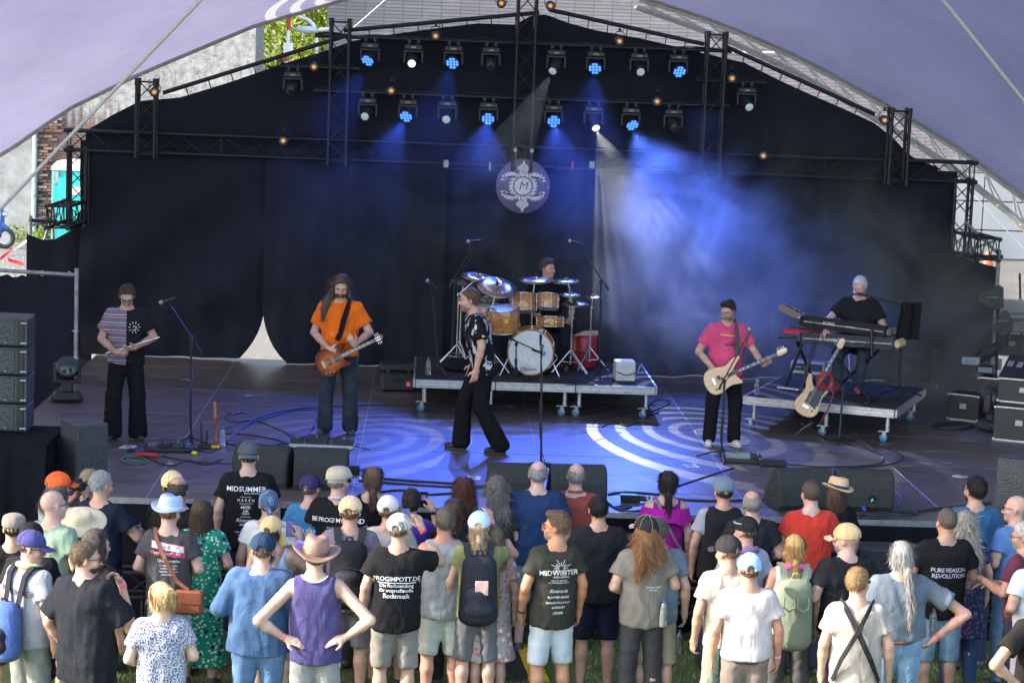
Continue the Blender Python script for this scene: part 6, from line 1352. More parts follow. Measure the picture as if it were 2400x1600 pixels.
p=deck(345,1072);r=empty('tambourine',(p.x,p.y,DZ));tag(r,'red half moon tambourine lying on the deck','tambourine');rd=paint_c('tamb_red',(.55,.02,.03),.3);MB().path([(.11*math.cos(a),.075*math.sin(a),.03)for a in[k*PI/9-.3 for k in range(14)]],.016,6).build('frame',rd,r);MB().tube((-.10,-.02,.03),(.11,-.02,.03),.014).build('handle',rd,r)
for k in range(6):a=k*.55;MB().tube((.125*math.cos(a),.09*math.sin(a),.022),(.125*math.cos(a),.09*math.sin(a),.03),.02,n=10).build('jingle',MT['chrome'],r)
p=deck(307,1058);r=empty('small_pedal',(p.x,p.y,DZ));tag(r,'small black foot switch beside the tambourine','pedal');MB().bbox((0,0,.02),(.09,.06,.035),.008).build('body',MT['black_plastic'],r);MB().tube((0,0,.036),(0,0,.05),.01).build('footswitch',MT['chrome'],r)
p=deck(455,1066);r=empty('shaker_egg',(p.x,p.y,DZ+.022));MB().ball((0,0,0),(.035,.022,.022),14,10).build('shell',paint_c('egg',(.75,.72,.02),.35),r);tag(r,'yellow egg shaker lying beside the pedalboard','shaker')
p=deck(507,1047);r=empty('recorder_flute',(p.x,p.y,DZ));tag(r,'brown wooden recorder standing upright on a peg','recorder');wd_=paint('pear_wood',(.30,.10,.035),.35,nscale=6,namt=.3,stretch=(1,1,.2),coat=.3)
M=Matrix.Rotation(R_(-3),4,'Y');MB().lathe([(.014,.03),(.022,.06),(.026,.08),(.018,.10),(.015,.14),(.018,.30),(.023,.31),(.024,.34),(.019,.36),(.02,.47),(.016,.50),(.010,.515)],14,M).build('body',wd_,r);MB().lathe([(.06,0),(.06,.01),(.012,.02),(.010,.06)],12).build('peg',MT['rubber'],r)
for k in range(5):MB().ball(M@Vector((0,-.018,.16+.03*k)),.004,6,4).build('finger_hole',MT['rubber'],r)
p=deck(479,1050);r=empty('flute_stand',(p.x,p.y,DZ));tag(r,'two dark flute pegs standing on a small base','stand');MB().tube((-.03,0,.02),(-.045,0,.30),.011,n=8).build('peg',paint_c('dark_wood',(.05,.02,.015),.4),r);MB().tube((.02,0,.02),(.03,0,.20),.010,n=8).build('peg',MT['black_plastic'],r);MB().bbox((0,0,.025),(.14,.1,.04),.008).build('base',MT['black_plastic'],r);MB().bbox((.12,0,.02),(.1,.05,.03),.008).build('yellow_block',paint_c('blk',(.65,.42,.02),.5),r)
bottle(deck(521,1047),'clear water bottle standing on the deck beside the recorder')
bottle(onz(1773,925,DZ+RH),'clear water bottle with blue cap on the left corner of the keyboard riser')
# ---- cables on the deck
def cable(pts,label,col=None,r=.008,z=.01,loops=None):
 P=[deck(x,y)for x,y in pts];out=[]
 for i in range(len(P)-1):
  a=P[max(i-1,0)];b=P[i];c=P[i+1];d=P[min(i+2,len(P)-1)]
  for k in range(6):
   t=k/6;out.append(.5*((2*b)+(-a+c)*t+(2*a-5*b+4*c-d)*t*t+(-a+3*b-3*c+d)*t*t*t)+Vector((0,0,z)))
 out.append(P[-1]+Vector((0,0,z)));o0=out[0].copy();o=MB().path([p-o0 for p in out],r,6).build('stage_cable',col or MT['rubber']);o.location=o0;tag(o,label,'cable','cables on the deck')
bc=paint_c('cable_blue',(.02,.06,.30),.45)
cable([(450,1052),(490,1060),(520,1043),(560,1010),(610,985),(690,965),(760,960)],'blue cable winding from the flute microphone towards the guitarist',bc)
cable([(530,1005),(560,990),(545,975),(575,968),(590,985),(570,1000),(620,975),(700,958),(760,955)],'blue looped cable between flute player and guitarist',bc)
cable([(540,968),(528,980),(548,990),(600,988),(660,1010),(690,1030)],'black cable curling left of the guitarist pedalboard')
cable([(525,1018),(580,1020),(640,1030),(680,1042)],'black cable running straight to the guitarist pedalboard')
cable([(640,975),(690,962),(740,955),(820,953),(900,950),(1000,958),(1100,965),(1230,975),(1400,985)],'long black cable running in front of the drum riser')
cable([(640,1085),(560,1088),(480,1085),(430,1080),(380,1070)],'dark cable running from the pedalboard along the left deck')
cable([(345,1078),(300,1070),(285,1080),(310,1090),(345,1085),(330,1074),(290,1072)],'green black braided cable coiled near the tambourine',paint_c('cable_green',(.02,.18,.08),.5))
cable([(840,1128),(900,1132),(980,1138),(1060,1142),(1140,1140)],'black cable lying along the stage front left of centre',None,.012)
cable([(860,1120),(960,1128),(1080,1136),(1160,1150)],'second black cable along the stage front left of centre',None,.012)
cable([(1425,1160),(1470,1155),(1540,1160),(1600,1172),(1700,1175),(1780,1172),(1850,1178)],'black cable along the stage front under the right monitors',None,.012)
cable([(1425,1180),(1450,1195),(1480,1188),(1440,1190),(1470,1200),(1520,1195)],'small black coil right of the centre monitors',None,.01)
cable([(1850,1090),(1930,1095),(2020,1093),(2065,1086),(2068,1070),(2040,1055),(1990,1042),(1960,1030)],'black cable looping right of the bass pedalboard')
cable([(1960,1100),(2060,1093),(2100,1085),(2115,1072),(2095,1056),(2080,1050),(2040,1040)],'second black cable snaking right of the bass pedalboard')
cable([(2005,1206),(2060,1210),(2120,1205),(2180,1196),(2240,1190),(2320,1180)],'thick black multicore along the right stage front',None,.018)
cable([(2010,1212),(2070,1203),(2110,1210),(2150,1206),(2120,1199),(2080,1207)],'coiled black cable under the right stage monitor',None,.014)
cable([(2091,1150),(2108,1160),(2112,1175),(2098,1190),(2092,1198)],'thin violet cable hanging beside the right monitor',paint_c('cable_violet',(.12,.09,.4),.5),.006)
for k in range(3):cable([(2180+5*k,1000+3*k),(2200,992+4*k),(2250,990+3*k),(2285,998),(2260,1008-2*k),(2210,1008),(2185,1002)],('outer ring','middle ring','inner ring')[k]+' of the black cable coil on the right of the deck')
cable([(1400,985),(1450,975),(1500,960),(1530,950),(1545,965),(1520,975),(1480,985)],'tangle of black cable at the right end of the drum riser')
cable([(1430,968),(1490,980),(1540,960),(1570,945),(1540,938),(1510,960)],'black cable loop between drum riser and bass player')
r=empty('power_distributor',deck(1478,1178));tag(r,'black and green power strip at the stage edge','power strip');MB().bbox((0,.05,.04),(.20,.08,.07),.008).build('body',MT['black_plastic'],r);MB().box((-.02,.05,.077),(.16,.07,.006)).build('green_panel',paint_c('neon_green',(.10,.55,.05),.4),r);MB().tube((.10,.05,.04),(.2,.05,.035),.028).build('connector',MT['rubber'],r);MB().tube((.16,.05,.037),(.18,.05,.037),.03).build('green_ring',paint_c('neon_green',(.10,.55,.05),.4),r)
r=empty('stage_box',deck(820,1112));tag(r,'small black stage box with blue sockets right of the second monitor','stage box');MB().bbox((0,.05,.05),(.2,.1,.09),.008).build('body',MT['black_plastic'],r);MB().tube((.1,.05,.05),(.15,.05,.05),.02).build('plug',MT['blue_cap'],r)
for px,py,rz,lab in((860,1122,.1,'white set list sheet taped to the deck right of the second monitor'),(1110,1120,-.05,'white set list sheet taped left of the centre monitors'),(1620,1092,.2,'small white set list sheet by the bass microphone stand'),(300,1048,-.2,'white paper note lying near the flute player')):
 p=deck(px,py);o=MB().box((0,0,.002),(.15,.21,.002)).build('set_list',MT['white_paint']);o.location=(p.x,p.y,DZ+.003);o.rotation_euler=(0,0,rz);tag(o,lab,'paper','set lists on the deck')
 for k in range(7):MB().box((-.01,.08-.025*k,.0042),(.09-.02*(k%3),.007,.001)).build('text_line',MT['rubber'],o)
cable([(330,1062),(360,1080),(400,1092),(440,1080),(480,1090),(520,1078)],'black cable curling under the flute pedalboard')
cable([(700,1050),(660,1040),(630,1052),(600,1040),(560,1045),(530,1040)],'black cable from the guitarist pedalboard to the left')
cable([(750,962),(735,1000),(725,1020),(745,1032),(780,1036)],'black guitar lead hanging to the deck beside the guitarist')
cable([(1560,1150),(1620,1130),(1680,1110),(1720,1098)],'black cable leading up to the bass pedalboard')
cable([(1100,1165),(1060,1158),(1000,1160),(940,1150),(880,1156)],'third black cable along the stage front left of centre',None,.011)
cable([(1860,1205),(1900,1212),(1960,1214),(2020,1216),(2090,1216)],'black cable bundle under the right pair of monitors',None,.016)
cable([(1540,1000),(1500,990),(1470,1000),(1440,992),(1410,1002)],'thin black cable on the deck before the white box')
# -- keyboards
KB=R_(-27)
def keyboard(name,pl,pr_,Y,depth,label,col,ends,text,tmat,wood=None):
 """back of a keyboard facing the audience; pl,pr_ pixel ends of its back panel"""
 A=ony(*pl,Y[0]);B_=ony(*pr_,Y[1]);d=(B_-A);L=d.length;ang=math.atan2(d.y,d.x);r=empty(name,A,ang);tag(r,label,'keyboard','keyboards on the riser');h=.10
 r.rotation_euler=(R_(0),-math.asin(d.z/L),ang)
 body=MB();pr=[(0,-.02),(0,.125),(depth*.38,.115),(depth*.5,.05),(depth,.045),(depth,-.01)];body.prism(pr,L,Matrix(((0,0,1,L/2),(1,0,0,0),(0,1,0,-.05),(0,0,0,1))),.006);body.build('case',paint('kb_case',col,.6,spec=.15),r)
 MB().box((L/2,-.004,0),(L*.96,.006,.012)).build('back_trim',MT['galv'],r)
 for k in range(11):MB().tube((L*.55+k*.04,-.008,-.02),(L*.55+k*.04,.01,-.02),.007,n=8).build('socket',MT['rubber'],r)
 for x in(.0,L):
  e=MB();e.bbox((x+(-.035 if x==0 else.035),depth*.45,-.005),(.07,depth*.92,.115),.03);e.build('end_cheek',ends if x>0 else paint_c('kb_case',col,.35),r)
 V_,F_=text_mb(text[0],text[1],.002,1.0);m2=MB();m2.add([(text[2]*L+x,-.010,text[3]+y)for x,y,_ in V_],F_);m2.build('lettering',tmat,r)
 if len(text)>4:V_,F_=text_mb(text[4],text[1]*.5,.001,1.0);m2=MB();m2.add([((text[2]+.26)*L+x,-.010,text[3]-.008+y)for x,y,_ in V_],F_);m2.build('lettering',tmat,r)
 nk=int(L*.86/.0235)
 kk=MB()
 for k in range(nk):kk.box((L*.07+k*.0235,depth*.78,.028),(.021,depth*.38,.02))
 kk.build('white_keys',MT['white_paint'],r)['kind']='stuff'
 kb=MB()
 for k in range(nk):
  if k%7 not in(2,6):kb.box((L*.07+k*.0235+.012,depth*.68,.043),(.012,depth*.22,.012))
 kb.build('black_keys',MT['rubber'],r)['kind']='stuff'
 return r
Y0=(6.0,5.35)
keyboard('upper_keyboard',(1880,752),(2074,778),(5.85,5.33),.34,'upper black synthesizer with scooped end caps on the keyboard stand',(.02,.021,.023),paint_c('kb_end',(.12,.125,.13),.3),('KORG',.055,.33,.01,'NAUTILUS'),MT['print_white'])
keyboard('lower_keyboard',(1878,792),(2094,806),(5.78,5.22),.36,'lower dark grey keyboard with cream end blocks',(.05,.055,.06),paint_c('kb_cream',(.60,.46,.28),.5),('KURZWEIL',.05,.30,.0,'PC3K7'),MT['print_white'])
A=ony(1865,735,6.25);r=empty('small_synthesizer',A,R_(-24));tag(r,'small tilted synthesizer with wooden end cheek on top at the left','synthesizer');M=Matrix.Rotation(R_(22),4,'Y')@Matrix.Rotation(R_(-8),4,'X')
MB().bbox((0,0,0),(.39,.30,.08),.01,M=M.to_3x3()).build('case',paint_c('synth_case',(.06,.065,.08),.4),r);MB().bbox(M@Vector((-.0,-.16,-.005)),(.40,.022,.09),.005,M=M.to_3x3()).build('wood_cheek',paint_c('cheek',(.15,.07,.055),.45),r);MB().box(M@Vector((.06,.0,.047)),(.28,.22,.004),M=M.to_3x3()).build('panel',paint_c('panel',(.12,.13,.17),.4),r)
for i in range(8):
 for j in range(4):MB().tube(M@Vector((-.16+i*.045,-.09+j*.05,.047)),M@Vector((-.16+i*.045,-.09+j*.05,.062)),.008,n=6).build('knob',MT['print_white']if(i+j)%3==0 else MT['rubber'],r)
A=ony(1885,778,6.1);r=empty('red_synthesizer',A,R_(-24));tag(r,'red synthesizer lying at the left end above the lower keyboard','synthesizer');MB().bbox((0,0,0),(.50,.26,.07),.01).build('case',paint_c('nord_red',(.42,.02,.035),.35),r);MB().box((.0,.02,.038),(.46,.2,.006)).build('panel',paint_c('nord_panel',(.30,.03,.06),.4),r)
for i in range(8):MB().tube((-.2+i*.055,.05,.04),(-.2+i*.055,.05,.056),.010,n=6).build('knob',MT['rubber'],r)
KS=empty('keyboard_stand',onz(1930,905,DZ+RH));tag(KS,'black folding stand carrying the two keyboards','stand');o=Vector(KS.location)
def kbar(a,b,r_=.02,nm='leg',mt=None):MB().tube(Vector(a)-o,Vector(b)-o,r_,n=8).build(nm,mt or MT['black_steel'],KS)
f=lambda px,py:onz(px,py,DZ+RH+.02)
kbar(f(1840,907),ony(1882,800,5.8));kbar(f(1875,917),ony(1912,800,5.7),.022);kbar(f(1912,905),ony(1868,800,5.9));kbar(f(1822,908),f(1885,915),.018,'foot',MT['alu'])
kbar(f(2040,940),ony(1962,840,5.55),.022);kbar(f(2052,932),f(2030,945),.018,'foot');kbar(f(1965,905),ony(2060,820,5.3),.02);kbar(ony(1904,756,5.75),ony(1904,800,5.75),.016,'upright');kbar(ony(2043,772,5.35),ony(2043,835,5.3),.016,'upright');kbar(ony(1824,790,6.0),ony(1910,793,5.8),.014,'arm')
MB().path([ony(1925,775,5.6)-o,ony(1930,800,5.5)-o,ony(1950,815,5.5)-o,ony(1965,800,5.5)-o],.007,5).build('cable',MT['rubber'],KS)
MB().path([ony(1990,800,5.4)-o,ony(2000,812,5.35)-o,ony(2018,812,5.35)-o,ony(2035,800,5.3)-o],.006,5).build('cable',paint_c('cable_green',(.02,.18,.08),.5),KS)
for i,(px,py)in enumerate(((1850,905),(1900,900),(1890,912),(1940,925))):
 rs=random.Random(i);a=[f(px,py)-o]
 for _ in range(6):a.append(a[-1]+Vector((rs.uniform(-.12,.14),rs.uniform(-.12,.12),0)))
 MB().path(a,.007,5).build('cable',MT['rubber'],KS)
p=onz(1892,878,DZ+RH);r=empty('rack_mixer',p,R_(-22));tag(r,'silver rack mixer behind the legs of the keyboard stand','mixer');MB().bbox((0,.1,.09),(.46,.22,.17),.01).build('case',MT['galv'],r);MB().box((0,-.012,.10),(.40,.006,.10)).build('front_panel',MT['rubber'],r)
for k in range(10):MB().tube((-.18+k*.04,-.014,.10),(-.18+k*.04,-.03,.10),.009,n=6).build('jack',MT['chrome'],r)
bottle(onz(1942,878,DZ+RH),'small water bottle behind the spare bass on the keyboard riser')
p=onz(2012,905,DZ+RH);r=empty('keyboard_stool',(p.x,p.y+.75,DZ+RH));tag(r,'black padded stool with chrome legs under the keyboard player','stool');MB().lathe([(.001,.56),(.17,.56),(.18,.58),(.18,.63),(.16,.65),(.001,.65)],22).build('seat',MT['clothblack'],r);MB().tube((0,0,.25),(0,0,.56),.022).build('post',MT['chrome'],r)
for k in range(3):a=k*2.1+.4;MB().path([(0,0,.34),(.16*math.cos(a),.16*math.sin(a),.2),(.27*math.cos(a),.27*math.sin(a),.01)],.012,6).build('leg',MT['chrome'],r)
STOOL=Vector(r.location)
# -- guitars
def guitar(name,label,pos,neck_to,facing,scale,bodymat,kind='guitar',head=None,guard=None,roll=0):
 """local X along the neck, Z out of the top; origin at the bridge"""
 pos=Vector(pos);x=(Vector(neck_to)-pos).normalized();z=Vector(facing);z=(z-x*z.dot(x)).normalized();y=z.cross(x);L=(Vector(neck_to)-pos).length
 r=empty(name,pos);r.matrix_world=Matrix(((x.x,y.x,z.x,pos.x),(x.y,y.y,z.y,pos.y),(x.z,y.z,z.z,pos.z),(0,0,0,1)));tag(r,label,'guitar' if kind=='guitar' else 'bass guitar')
 if kind=='guitar':up=[(-.13,.0),(-.125,.07),(-.09,.125),(-.03,.155),(.04,.145),(.09,.115),(.14,.115),(.19,.135),(.245,.125),(.262,.105),(.235,.085),(.19,.06),(.185,.03)];lo=[(.185,-.03),(.185,-.06),(.21,-.085),(.235,-.115),(.215,-.13),(.17,-.125),(.12,-.115),(.07,-.125),(.02,-.15),(-.04,-.155),(-.095,-.125),(-.125,-.07)]
 else:up=[(-.16,.0),(-.15,.07),(-.11,.13),(-.04,.155),(.04,.14),(.11,.115),(.17,.12),(.24,.16),(.31,.165),(.35,.15),(.34,.12),(.27,.085),(.23,.05),(.22,.03)];lo=[(.22,-.03),(.225,-.06),(.25,-.10),(.265,-.135),(.24,-.15),(.19,-.135),(.13,-.12),(.06,-.135),(-.01,-.16),(-.08,-.16),(-.13,-.12),(-.155,-.06)]
 pl=[(a*scale,b*scale)for a,b in up+lo]
 for _ in range(2):pl=[q for i in range(len(pl))for q in((pl[i][0]*.75+pl[(i+1)%len(pl)][0]*.25,pl[i][1]*.75+pl[(i+1)%len(pl)][1]*.25),(pl[i][0]*.25+pl[(i+1)%len(pl)][0]*.75,pl[i][1]*.25+pl[(i+1)%len(pl)][1]*.75))]
 b_=MB().prism(pl,.042,Matrix.Translation((0,0,-.021)),.008).build('body',bodymat,r);nw=.024 if kind=='guitar' else.022
 MB().prism([(.02,-nw),(L*.93,-nw*.8),(L*.93,nw*.8),(.02,nw)]if False else[(.12*scale,-nw),(L*.88,-nw*.8),(L*.88,nw*.8),(.12*scale,nw)],.016,Matrix.Translation((0,0,.004)),.002).build('fretboard',paint_c('fretboard',(.03,.016,.012),.4),r)
 MB().prism([(.18*scale,-nw*.95),(L*.88,-nw*.78),(L*.88,nw*.78),(.18*scale,nw*.95)],.02,Matrix.Translation((0,0,-.013)),.006).build('neck',paint_c('neck_wood',(.42,.25,.11),.35),r)
 hm=head or paint_c('neck_wood',(.42,.25,.11),.35)
 hd=[(L*.88,-.02),(L*.88,.02),(L*.91,.036),(L*1.0,.045 if kind!='guitar' else.036),(L*1.04,.02),(L*1.03,-.02),(L*.98,-.030),(L*.91,-.034)]
 MB().prism(hd,.014,Matrix.Translation((0,0,-.008)),.003).build('headstock',hm,r)
 nt_=6 if kind=='guitar' else 4
 for k in range(nt_):
  sx=(1 if k%2 else-1)if kind=='guitar' else 1;xx=L*(.915+.03*(k//2 if kind=='guitar' else k));t=MB();t.tube((xx,sx*.03,-.008),(xx,sx*.058,-.008),.004,n=6);t.ball((xx,sx*.062,-.008),(.009,.006,.008),8,5);t.tube((xx,sx*.014,0),(xx,sx*.014,.008),.006,n=8);t.build('tuner',MT['chrome'],r)
 for k in range(20 if kind=='guitar' else 18):
  fx=L*.88-(L*.88-.0)*(1-2**(-(k+1)/12.0));
  if fx>.14*scale:MB().box((fx,0,.0125),(.003,nw*1.6,.002)).build('fret',MT['alu'],r)
  if k+1 in(3,5,7,9,12,15,17)and fx>.16*scale:MB().box((fx+.012,0,.0128),(.010,nw*.9,.001)).build('inlay',MT['print_white'],r)
 for k in range(nt_):yy=(-1+2*k/(nt_-1))*nw*.75;MB().tube((-.045,yy,.018),(L*.9,yy*.8,.014),.0012,n=4).build('string',MT['alu'],r)
 MB().bbox((-.045*scale,0,.008),(.035,.085,.016),.003).build('bridge',MT['chrome']if kind!='guitar' else paint_c('brass',(.5,.38,.15),.3),r)
 for xx,w_ in(((.02,.04),(.10,.04))if kind=='guitar' else((.06,.035),(.02,.035))):MB().bbox((xx*scale,0.0 if kind=='guitar' else(.018 if xx<.04 else-.018),.006),(w_,.075 if kind=='guitar' else.05,.014),.003).build('pickup',MT['black_plastic'],r)
 for k in range(3):MB().tube((-.06*scale+.045*k,-.095*scale-.008*k,0),(-.06*scale+.045*k,-.095*scale-.008*k,.016),.011,n=10).build('knob',MT['black_plastic']if kind!='guitar' else paint_c('amber_knob',(.35,.15,.03),.3),r)
 if guard:MB().prism([(.22*scale,-.035),(.25*scale,-.115),(.15*scale,-.105),(.04*scale,-.12),(-.02*scale,-.09),(.0,-.02),(.0,.035),(.14*scale,.05)],.003,Matrix.Translation((0,0,.0025)),0).build('pickguard',guard,r)
 return r
def burst():
 m,nt,b=newmat('sunburst_lacquer');L=nt.links;tc=N(nt,'ShaderNodeTexCoord');g_=N(nt,'ShaderNodeTexGradient',gradient_type='SPHERICAL');mp=N(nt,'ShaderNodeMapping');mp.inputs['Location'].default_value=(-.15,0,0);mp.inputs['Scale'].default_value=(4.2,5.2,1);L.new(tc.outputs['Object'],mp.inputs[0]);L.new(mp.outputs[0],g_.inputs[0]);r=ramp(nt,[(.25,(.09,.009,.002)),(.5,(.30,.05,.003)),(.9,(.55,.17,.006))],g_.outputs['Fac']);L.new(r.outputs[0],b.inputs['Base Color']);b.inputs['Roughness'].default_value=.35;b.inputs['Specular IOR Level'].default_value=.15;return m
MT['natural']=paint('natural_ash',(.60,.40,.22),.3,nscale=7,namt=.22,stretch=(.6,9,1),coat=.4)
MT['natural2']=paint('natural_ash',(.55,.34,.14),.28,nscale=6,namt=.25,stretch=(.6,9,1),coat=.5)
yb=4.35;gp=ony(1893,945,yb);gh=ony(1958,830,yb+.12)
guitar('spare_bass','natural wood bass guitar with black pickguard leaning on a stand',gp,gp+(gh-gp).normalized()*.86,(-.28,-1,.30),.98,MT['natural2'],'bass',paint_c('maple',(.60,.42,.2),.35),MT['black_plastic'])
r=empty('guitar_stand',(ony(1968,1020,yb+.1).x,yb+.1,DZ));tag(r,'black guitar stand holding the spare bass','stand');o=Vector(r.location)
MB().tube((0,.02,.03),ony(1977,900,yb+.3)-o,.014,n=8).build('upright',MT['black_steel'],r);MB().path([(0,0,.03),(-.2,-.02,.06),ony(1878,1012,yb)-o+Vector((0,0,.1))],.015,7).build('arm',MT['black_steel'],r);MB().path([ony(1977,900,yb+.3)-o,ony(1960,888,yb+.15)-o,ony(1940,884,yb+.05)-o],.012,7).build('neck_yoke',MT['black_steel'],r)
for a in(.4,2.4,4.4):MB().tube((0,0,.05),(.22*math.cos(a),.22*math.sin(a),.012),.011,n=7).build('leg',MT['black_steel'],r)
MB().path([ony(1860,1024,yb-.1)-o,ony(1882,1005,yb-.1)-o,ony(1905,990,yb-.1)-o],.014,7).build('cradle',MT['rubber'],r)
r=empty('instrument_strap',ony(1935,885,yb));tag(r,'coiled red guitar cable and strap hanging from the spare bass','strap');o=Vector(r.location);rdm=paint_c('cable_red',(.34,.02,.012),.35)
for k in range(5):MB().path([Vector((-.03+.012*k+(.085-.006*k)*math.cos(a),-.05-.008*k,-.03+(.11-.006*k)*math.sin(a)))for a in[i*PI/9 for i in range(18)]],.006,5,True).build('coil',rdm,r)
MB().path([Vector((.06,-.03,.08)),Vector((.10,-.04,-.2)),Vector((.02,-.05,-.42)),Vector((-.05,-.05,-.55))],.012,4).build('strap',paint_c('strap_red',(.14,.012,.018),.7),r)
# -- gear on the right wing
def flight(px,py,z0,size,rz,label,name='flight_case',Y=None):
 p=ony(px,py,Y)if Y else onz(px,py,DZ+z0);r=empty(name,(p.x,p.y,DZ+z0 if not Y else p.z),rz);tag(r,label,'flight case','flight cases on the right wing');w_,d_,h_=size
 MB().bbox((0,d_/2,h_/2),(w_,d_,h_),.012).build('case',paint_c('case_black',(.02,.02,.022),.5),r)
 for sx in(-1,1):
  for zz in(.015,h_-.015):MB().bbox((sx*(w_/2-.012),-.002,zz),(.03,.012,.03),.004).build('corner',MT['alu'],r)
 for zz in(.008,h_-.008):MB().box((0,-.003,zz),(w_-.06,.008,.016)).build('edge',MT['alu'],r)
 MB().bbox((0,-.006,h_*.55),(.09,.012,.07),.004).build('latch',MT['galv'],r);return r
flight(2218,905,0,(.46,.4,.50),R_(-6),'black flight case standing under the smoke at the back right')
flight(2122,902,0,(.42,.32,.46),R_(4),'pale edged amplifier case behind the keyboard riser')
flight(2290,915,0,(.55,.5,.42),R_(-20),'black rack case full of wiring on the right wing')
flight(2385,1035,0,(.62,.5,.42),R_(-24),'large black flight case with open lid at the right edge')
flight(2370,835,0.3,(.7,.5,.35),R_(-15),'flight case stacked with grey equipment by the white wall')
def wingstand(px,py,zt_px,label,paddle=None,Y=None):
 b_=deck(px,py);r=empty('light_stand',b_);tag(r,label,'stand','tall stands on the right wing');o=Vector(b_);top=ony(zt_px[0],zt_px[1],b_.y)-o
 MB().tube((0,0,0),top,.016,n=8).build('pole',MT['black_steel'],r);MB().tube((0,0,.05),top*.45,.022,n=8).build('lower_tube',MT['black_steel'],r)
 for k in range(3):a=k*2.09+.3;MB().tube((0,0,.35),(.32*math.cos(a),.32*math.sin(a),.01),.012,n=6).build('leg',MT['black_steel'],r)
 return r,o
r,o=wingstand(2215,862,(2228,610),'tall black stand with small white edged column speaker on the right wing');q=ony(2228,608,o.y)-o;MB().bbox(q,(.09,.10,.28),.008).build('column_speaker',paint_c('col_sp',(.10,.10,.14),.5),r);MB().box(q+Vector((.05,-.02,0)),(.012,.06,.28)).build('edge_strip',MT['white_paint'],r)
r,o=wingstand(2152,850,(2160,658),'thin black stand behind the keyboard player');
def paddle(px,py,label,Y,flip):
 p=ony(px,py,Y);r=empty('antenna_paddle',p,R_(-8));tag(r,label,'antenna','black antenna paddles');s_=1
 pl=[(-.19,-.03),(-.19,.05),(.08,.20),(.14,.17),(.16,-.10),(.06,-.14)]if not flip else[(-.17,-.10),(-.08,-.02),(.0,.17),(.06,.17),(.15,.02),(.14,-.12),(-.05,-.13)]
 M=Matrix(((1,0,0,0),(0,0,-1,0),(0,1,0,0),(0,0,0,1)));MB().prism(pl,.025,M,.004).build('paddle',MT['black_plastic'],r);m2=MB();V_,F_=text_mb('SENNHEISER',.028,0,1);m2.add([(x*1.0+.0,-.0145,.03+y)for x,y,_ in V_],F_);m2.build('lettering',paint_c('pale_blue',(.25,.3,.6),.5),r)
 MB().tube((.1,.02,-.1),(.1,.02,-.30),.012).build('mount',MT['black_steel'],r)
paddle(2325,702,'upper black antenna paddle on the right wing',7.5,False);paddle(2348,757,'lower black antenna paddle on the right wing',7.2,True)
b_=deck(2335,950);r=empty('antenna_stand',b_);tag(r,'black upright carrying the two antenna paddles','stand','tall stands on the right wing');o=Vector(b_);MB().tube((0,0,0),ony(2338,700,b_.y)-o,.018).build('pole',MT['black_steel'],r)
for k in range(3):a=k*2.09;MB().tube((0,0,.3),(.28*math.cos(a),.28*math.sin(a),.01),.012,n=6).build('leg',MT['black_steel'],r)
p=ony(2375,870,5.6);r=empty('mixing_desk',p,R_(-35));tag(r,'grey monitor mixing desk tilted up at the right edge','mixing desk');M=Matrix.Rotation(R_(35),4,'X');MB().bbox((.15,.1,0),(.62,.5,.12),.02,M=M.to_3x3()).build('console',MT['black_plastic'],r)
for k in range(4):MB().box(Vector((-.02+.12*k,-.06,.10)),(.07,.10,.006),M=M.to_3x3()).build('screen_strip',MT['galv'],r)
MB().tube((-.1,.1,-.6),(-.1,.1,-.05),.02).build('leg',MT['black_steel'],r);MB().tube((.4,.1,-.6),(.4,.1,-.05),.02).build('leg',MT['black_steel'],r)
p=ony(2352,885,5.9);o=MB().box((0,0,0),(.14,.006,.22),M=Matrix.Rotation(R_(-12),3,'Y')).build('paper_sheet',MT['white_paint']);o.location=p;tag(o,'white paper sheet taped beside the mixing desk','paper')
p=ony(2300,835,8.0);r=empty('par_light',p,R_(-35));tag(r,'tilted black tube light with pale blue lens on the right wing','stage light');M=Vector((-.75,-.35,-.55)).to_track_quat('Z','Y').to_matrix().to_4x4();MB().lathe([(.001,-.3),(.07,-.3),(.085,-.2),(.085,.12),(.08,.12)],18,M).build('can',MT['head_shell'],r);MB().lathe([(.078,.11),(.001,.118)],16,M).build('lens',paint_c('lens_blue',(.4,.5,.65),.2),r)
p=ony(2375,730,9.5);r=empty('grey_equipment',p);tag(r,'white and grey boxed equipment stacked behind the antenna paddles','equipment');MB().bbox((0,0,.05),(.5,.4,.22),.02).build('upper_box',paint_c('eq_white',(.5,.5,.48),.5),r);MB().bbox((.03,0,-.18),(.55,.4,.2),.02).build('lower_box',paint_c('eq_grey',(.28,.28,.28),.5),r);MB().tube((-.3,-.22,-.06),(.35,-.22,-.04),.06,n=10).build('roll',MT['galv'],r)
p=ony(2315,620,13.5);o=MB().lathe([(.14,0),(.15,.03),(.05,.5),(.02,.52)],14).build('traffic_cone',paint_c('cone_orange',(.75,.15,.04),.5));o.location=(p.x,13.5,p.z-.3);tag(o,'orange and white traffic cone behind the right drape','cone')
MB().lathe([(.098,.26),(.066,.42)],14).build('white_band',MT['white_paint'],o)
for i in range(6):
 rs=random.Random(60+i);x,y=2225+i*19,rs.uniform(875,935);a=[deck(x,y)]
 for _ in range(7):a.append(a[-1]+Vector((rs.uniform(-.2,.2),rs.uniform(-.25,.25),0)))
 o=MB().path([q-a[0]+Vector((0,0,.02))for q in a],.009,5).build('stage_cable',MT['rubber']);o.location=a[0];tag(o,'%s tangled black cable from the left on the right wing'%('first','second','third','fourth','fifth','sixth')[i],'cable','tangled cables on the right wing')
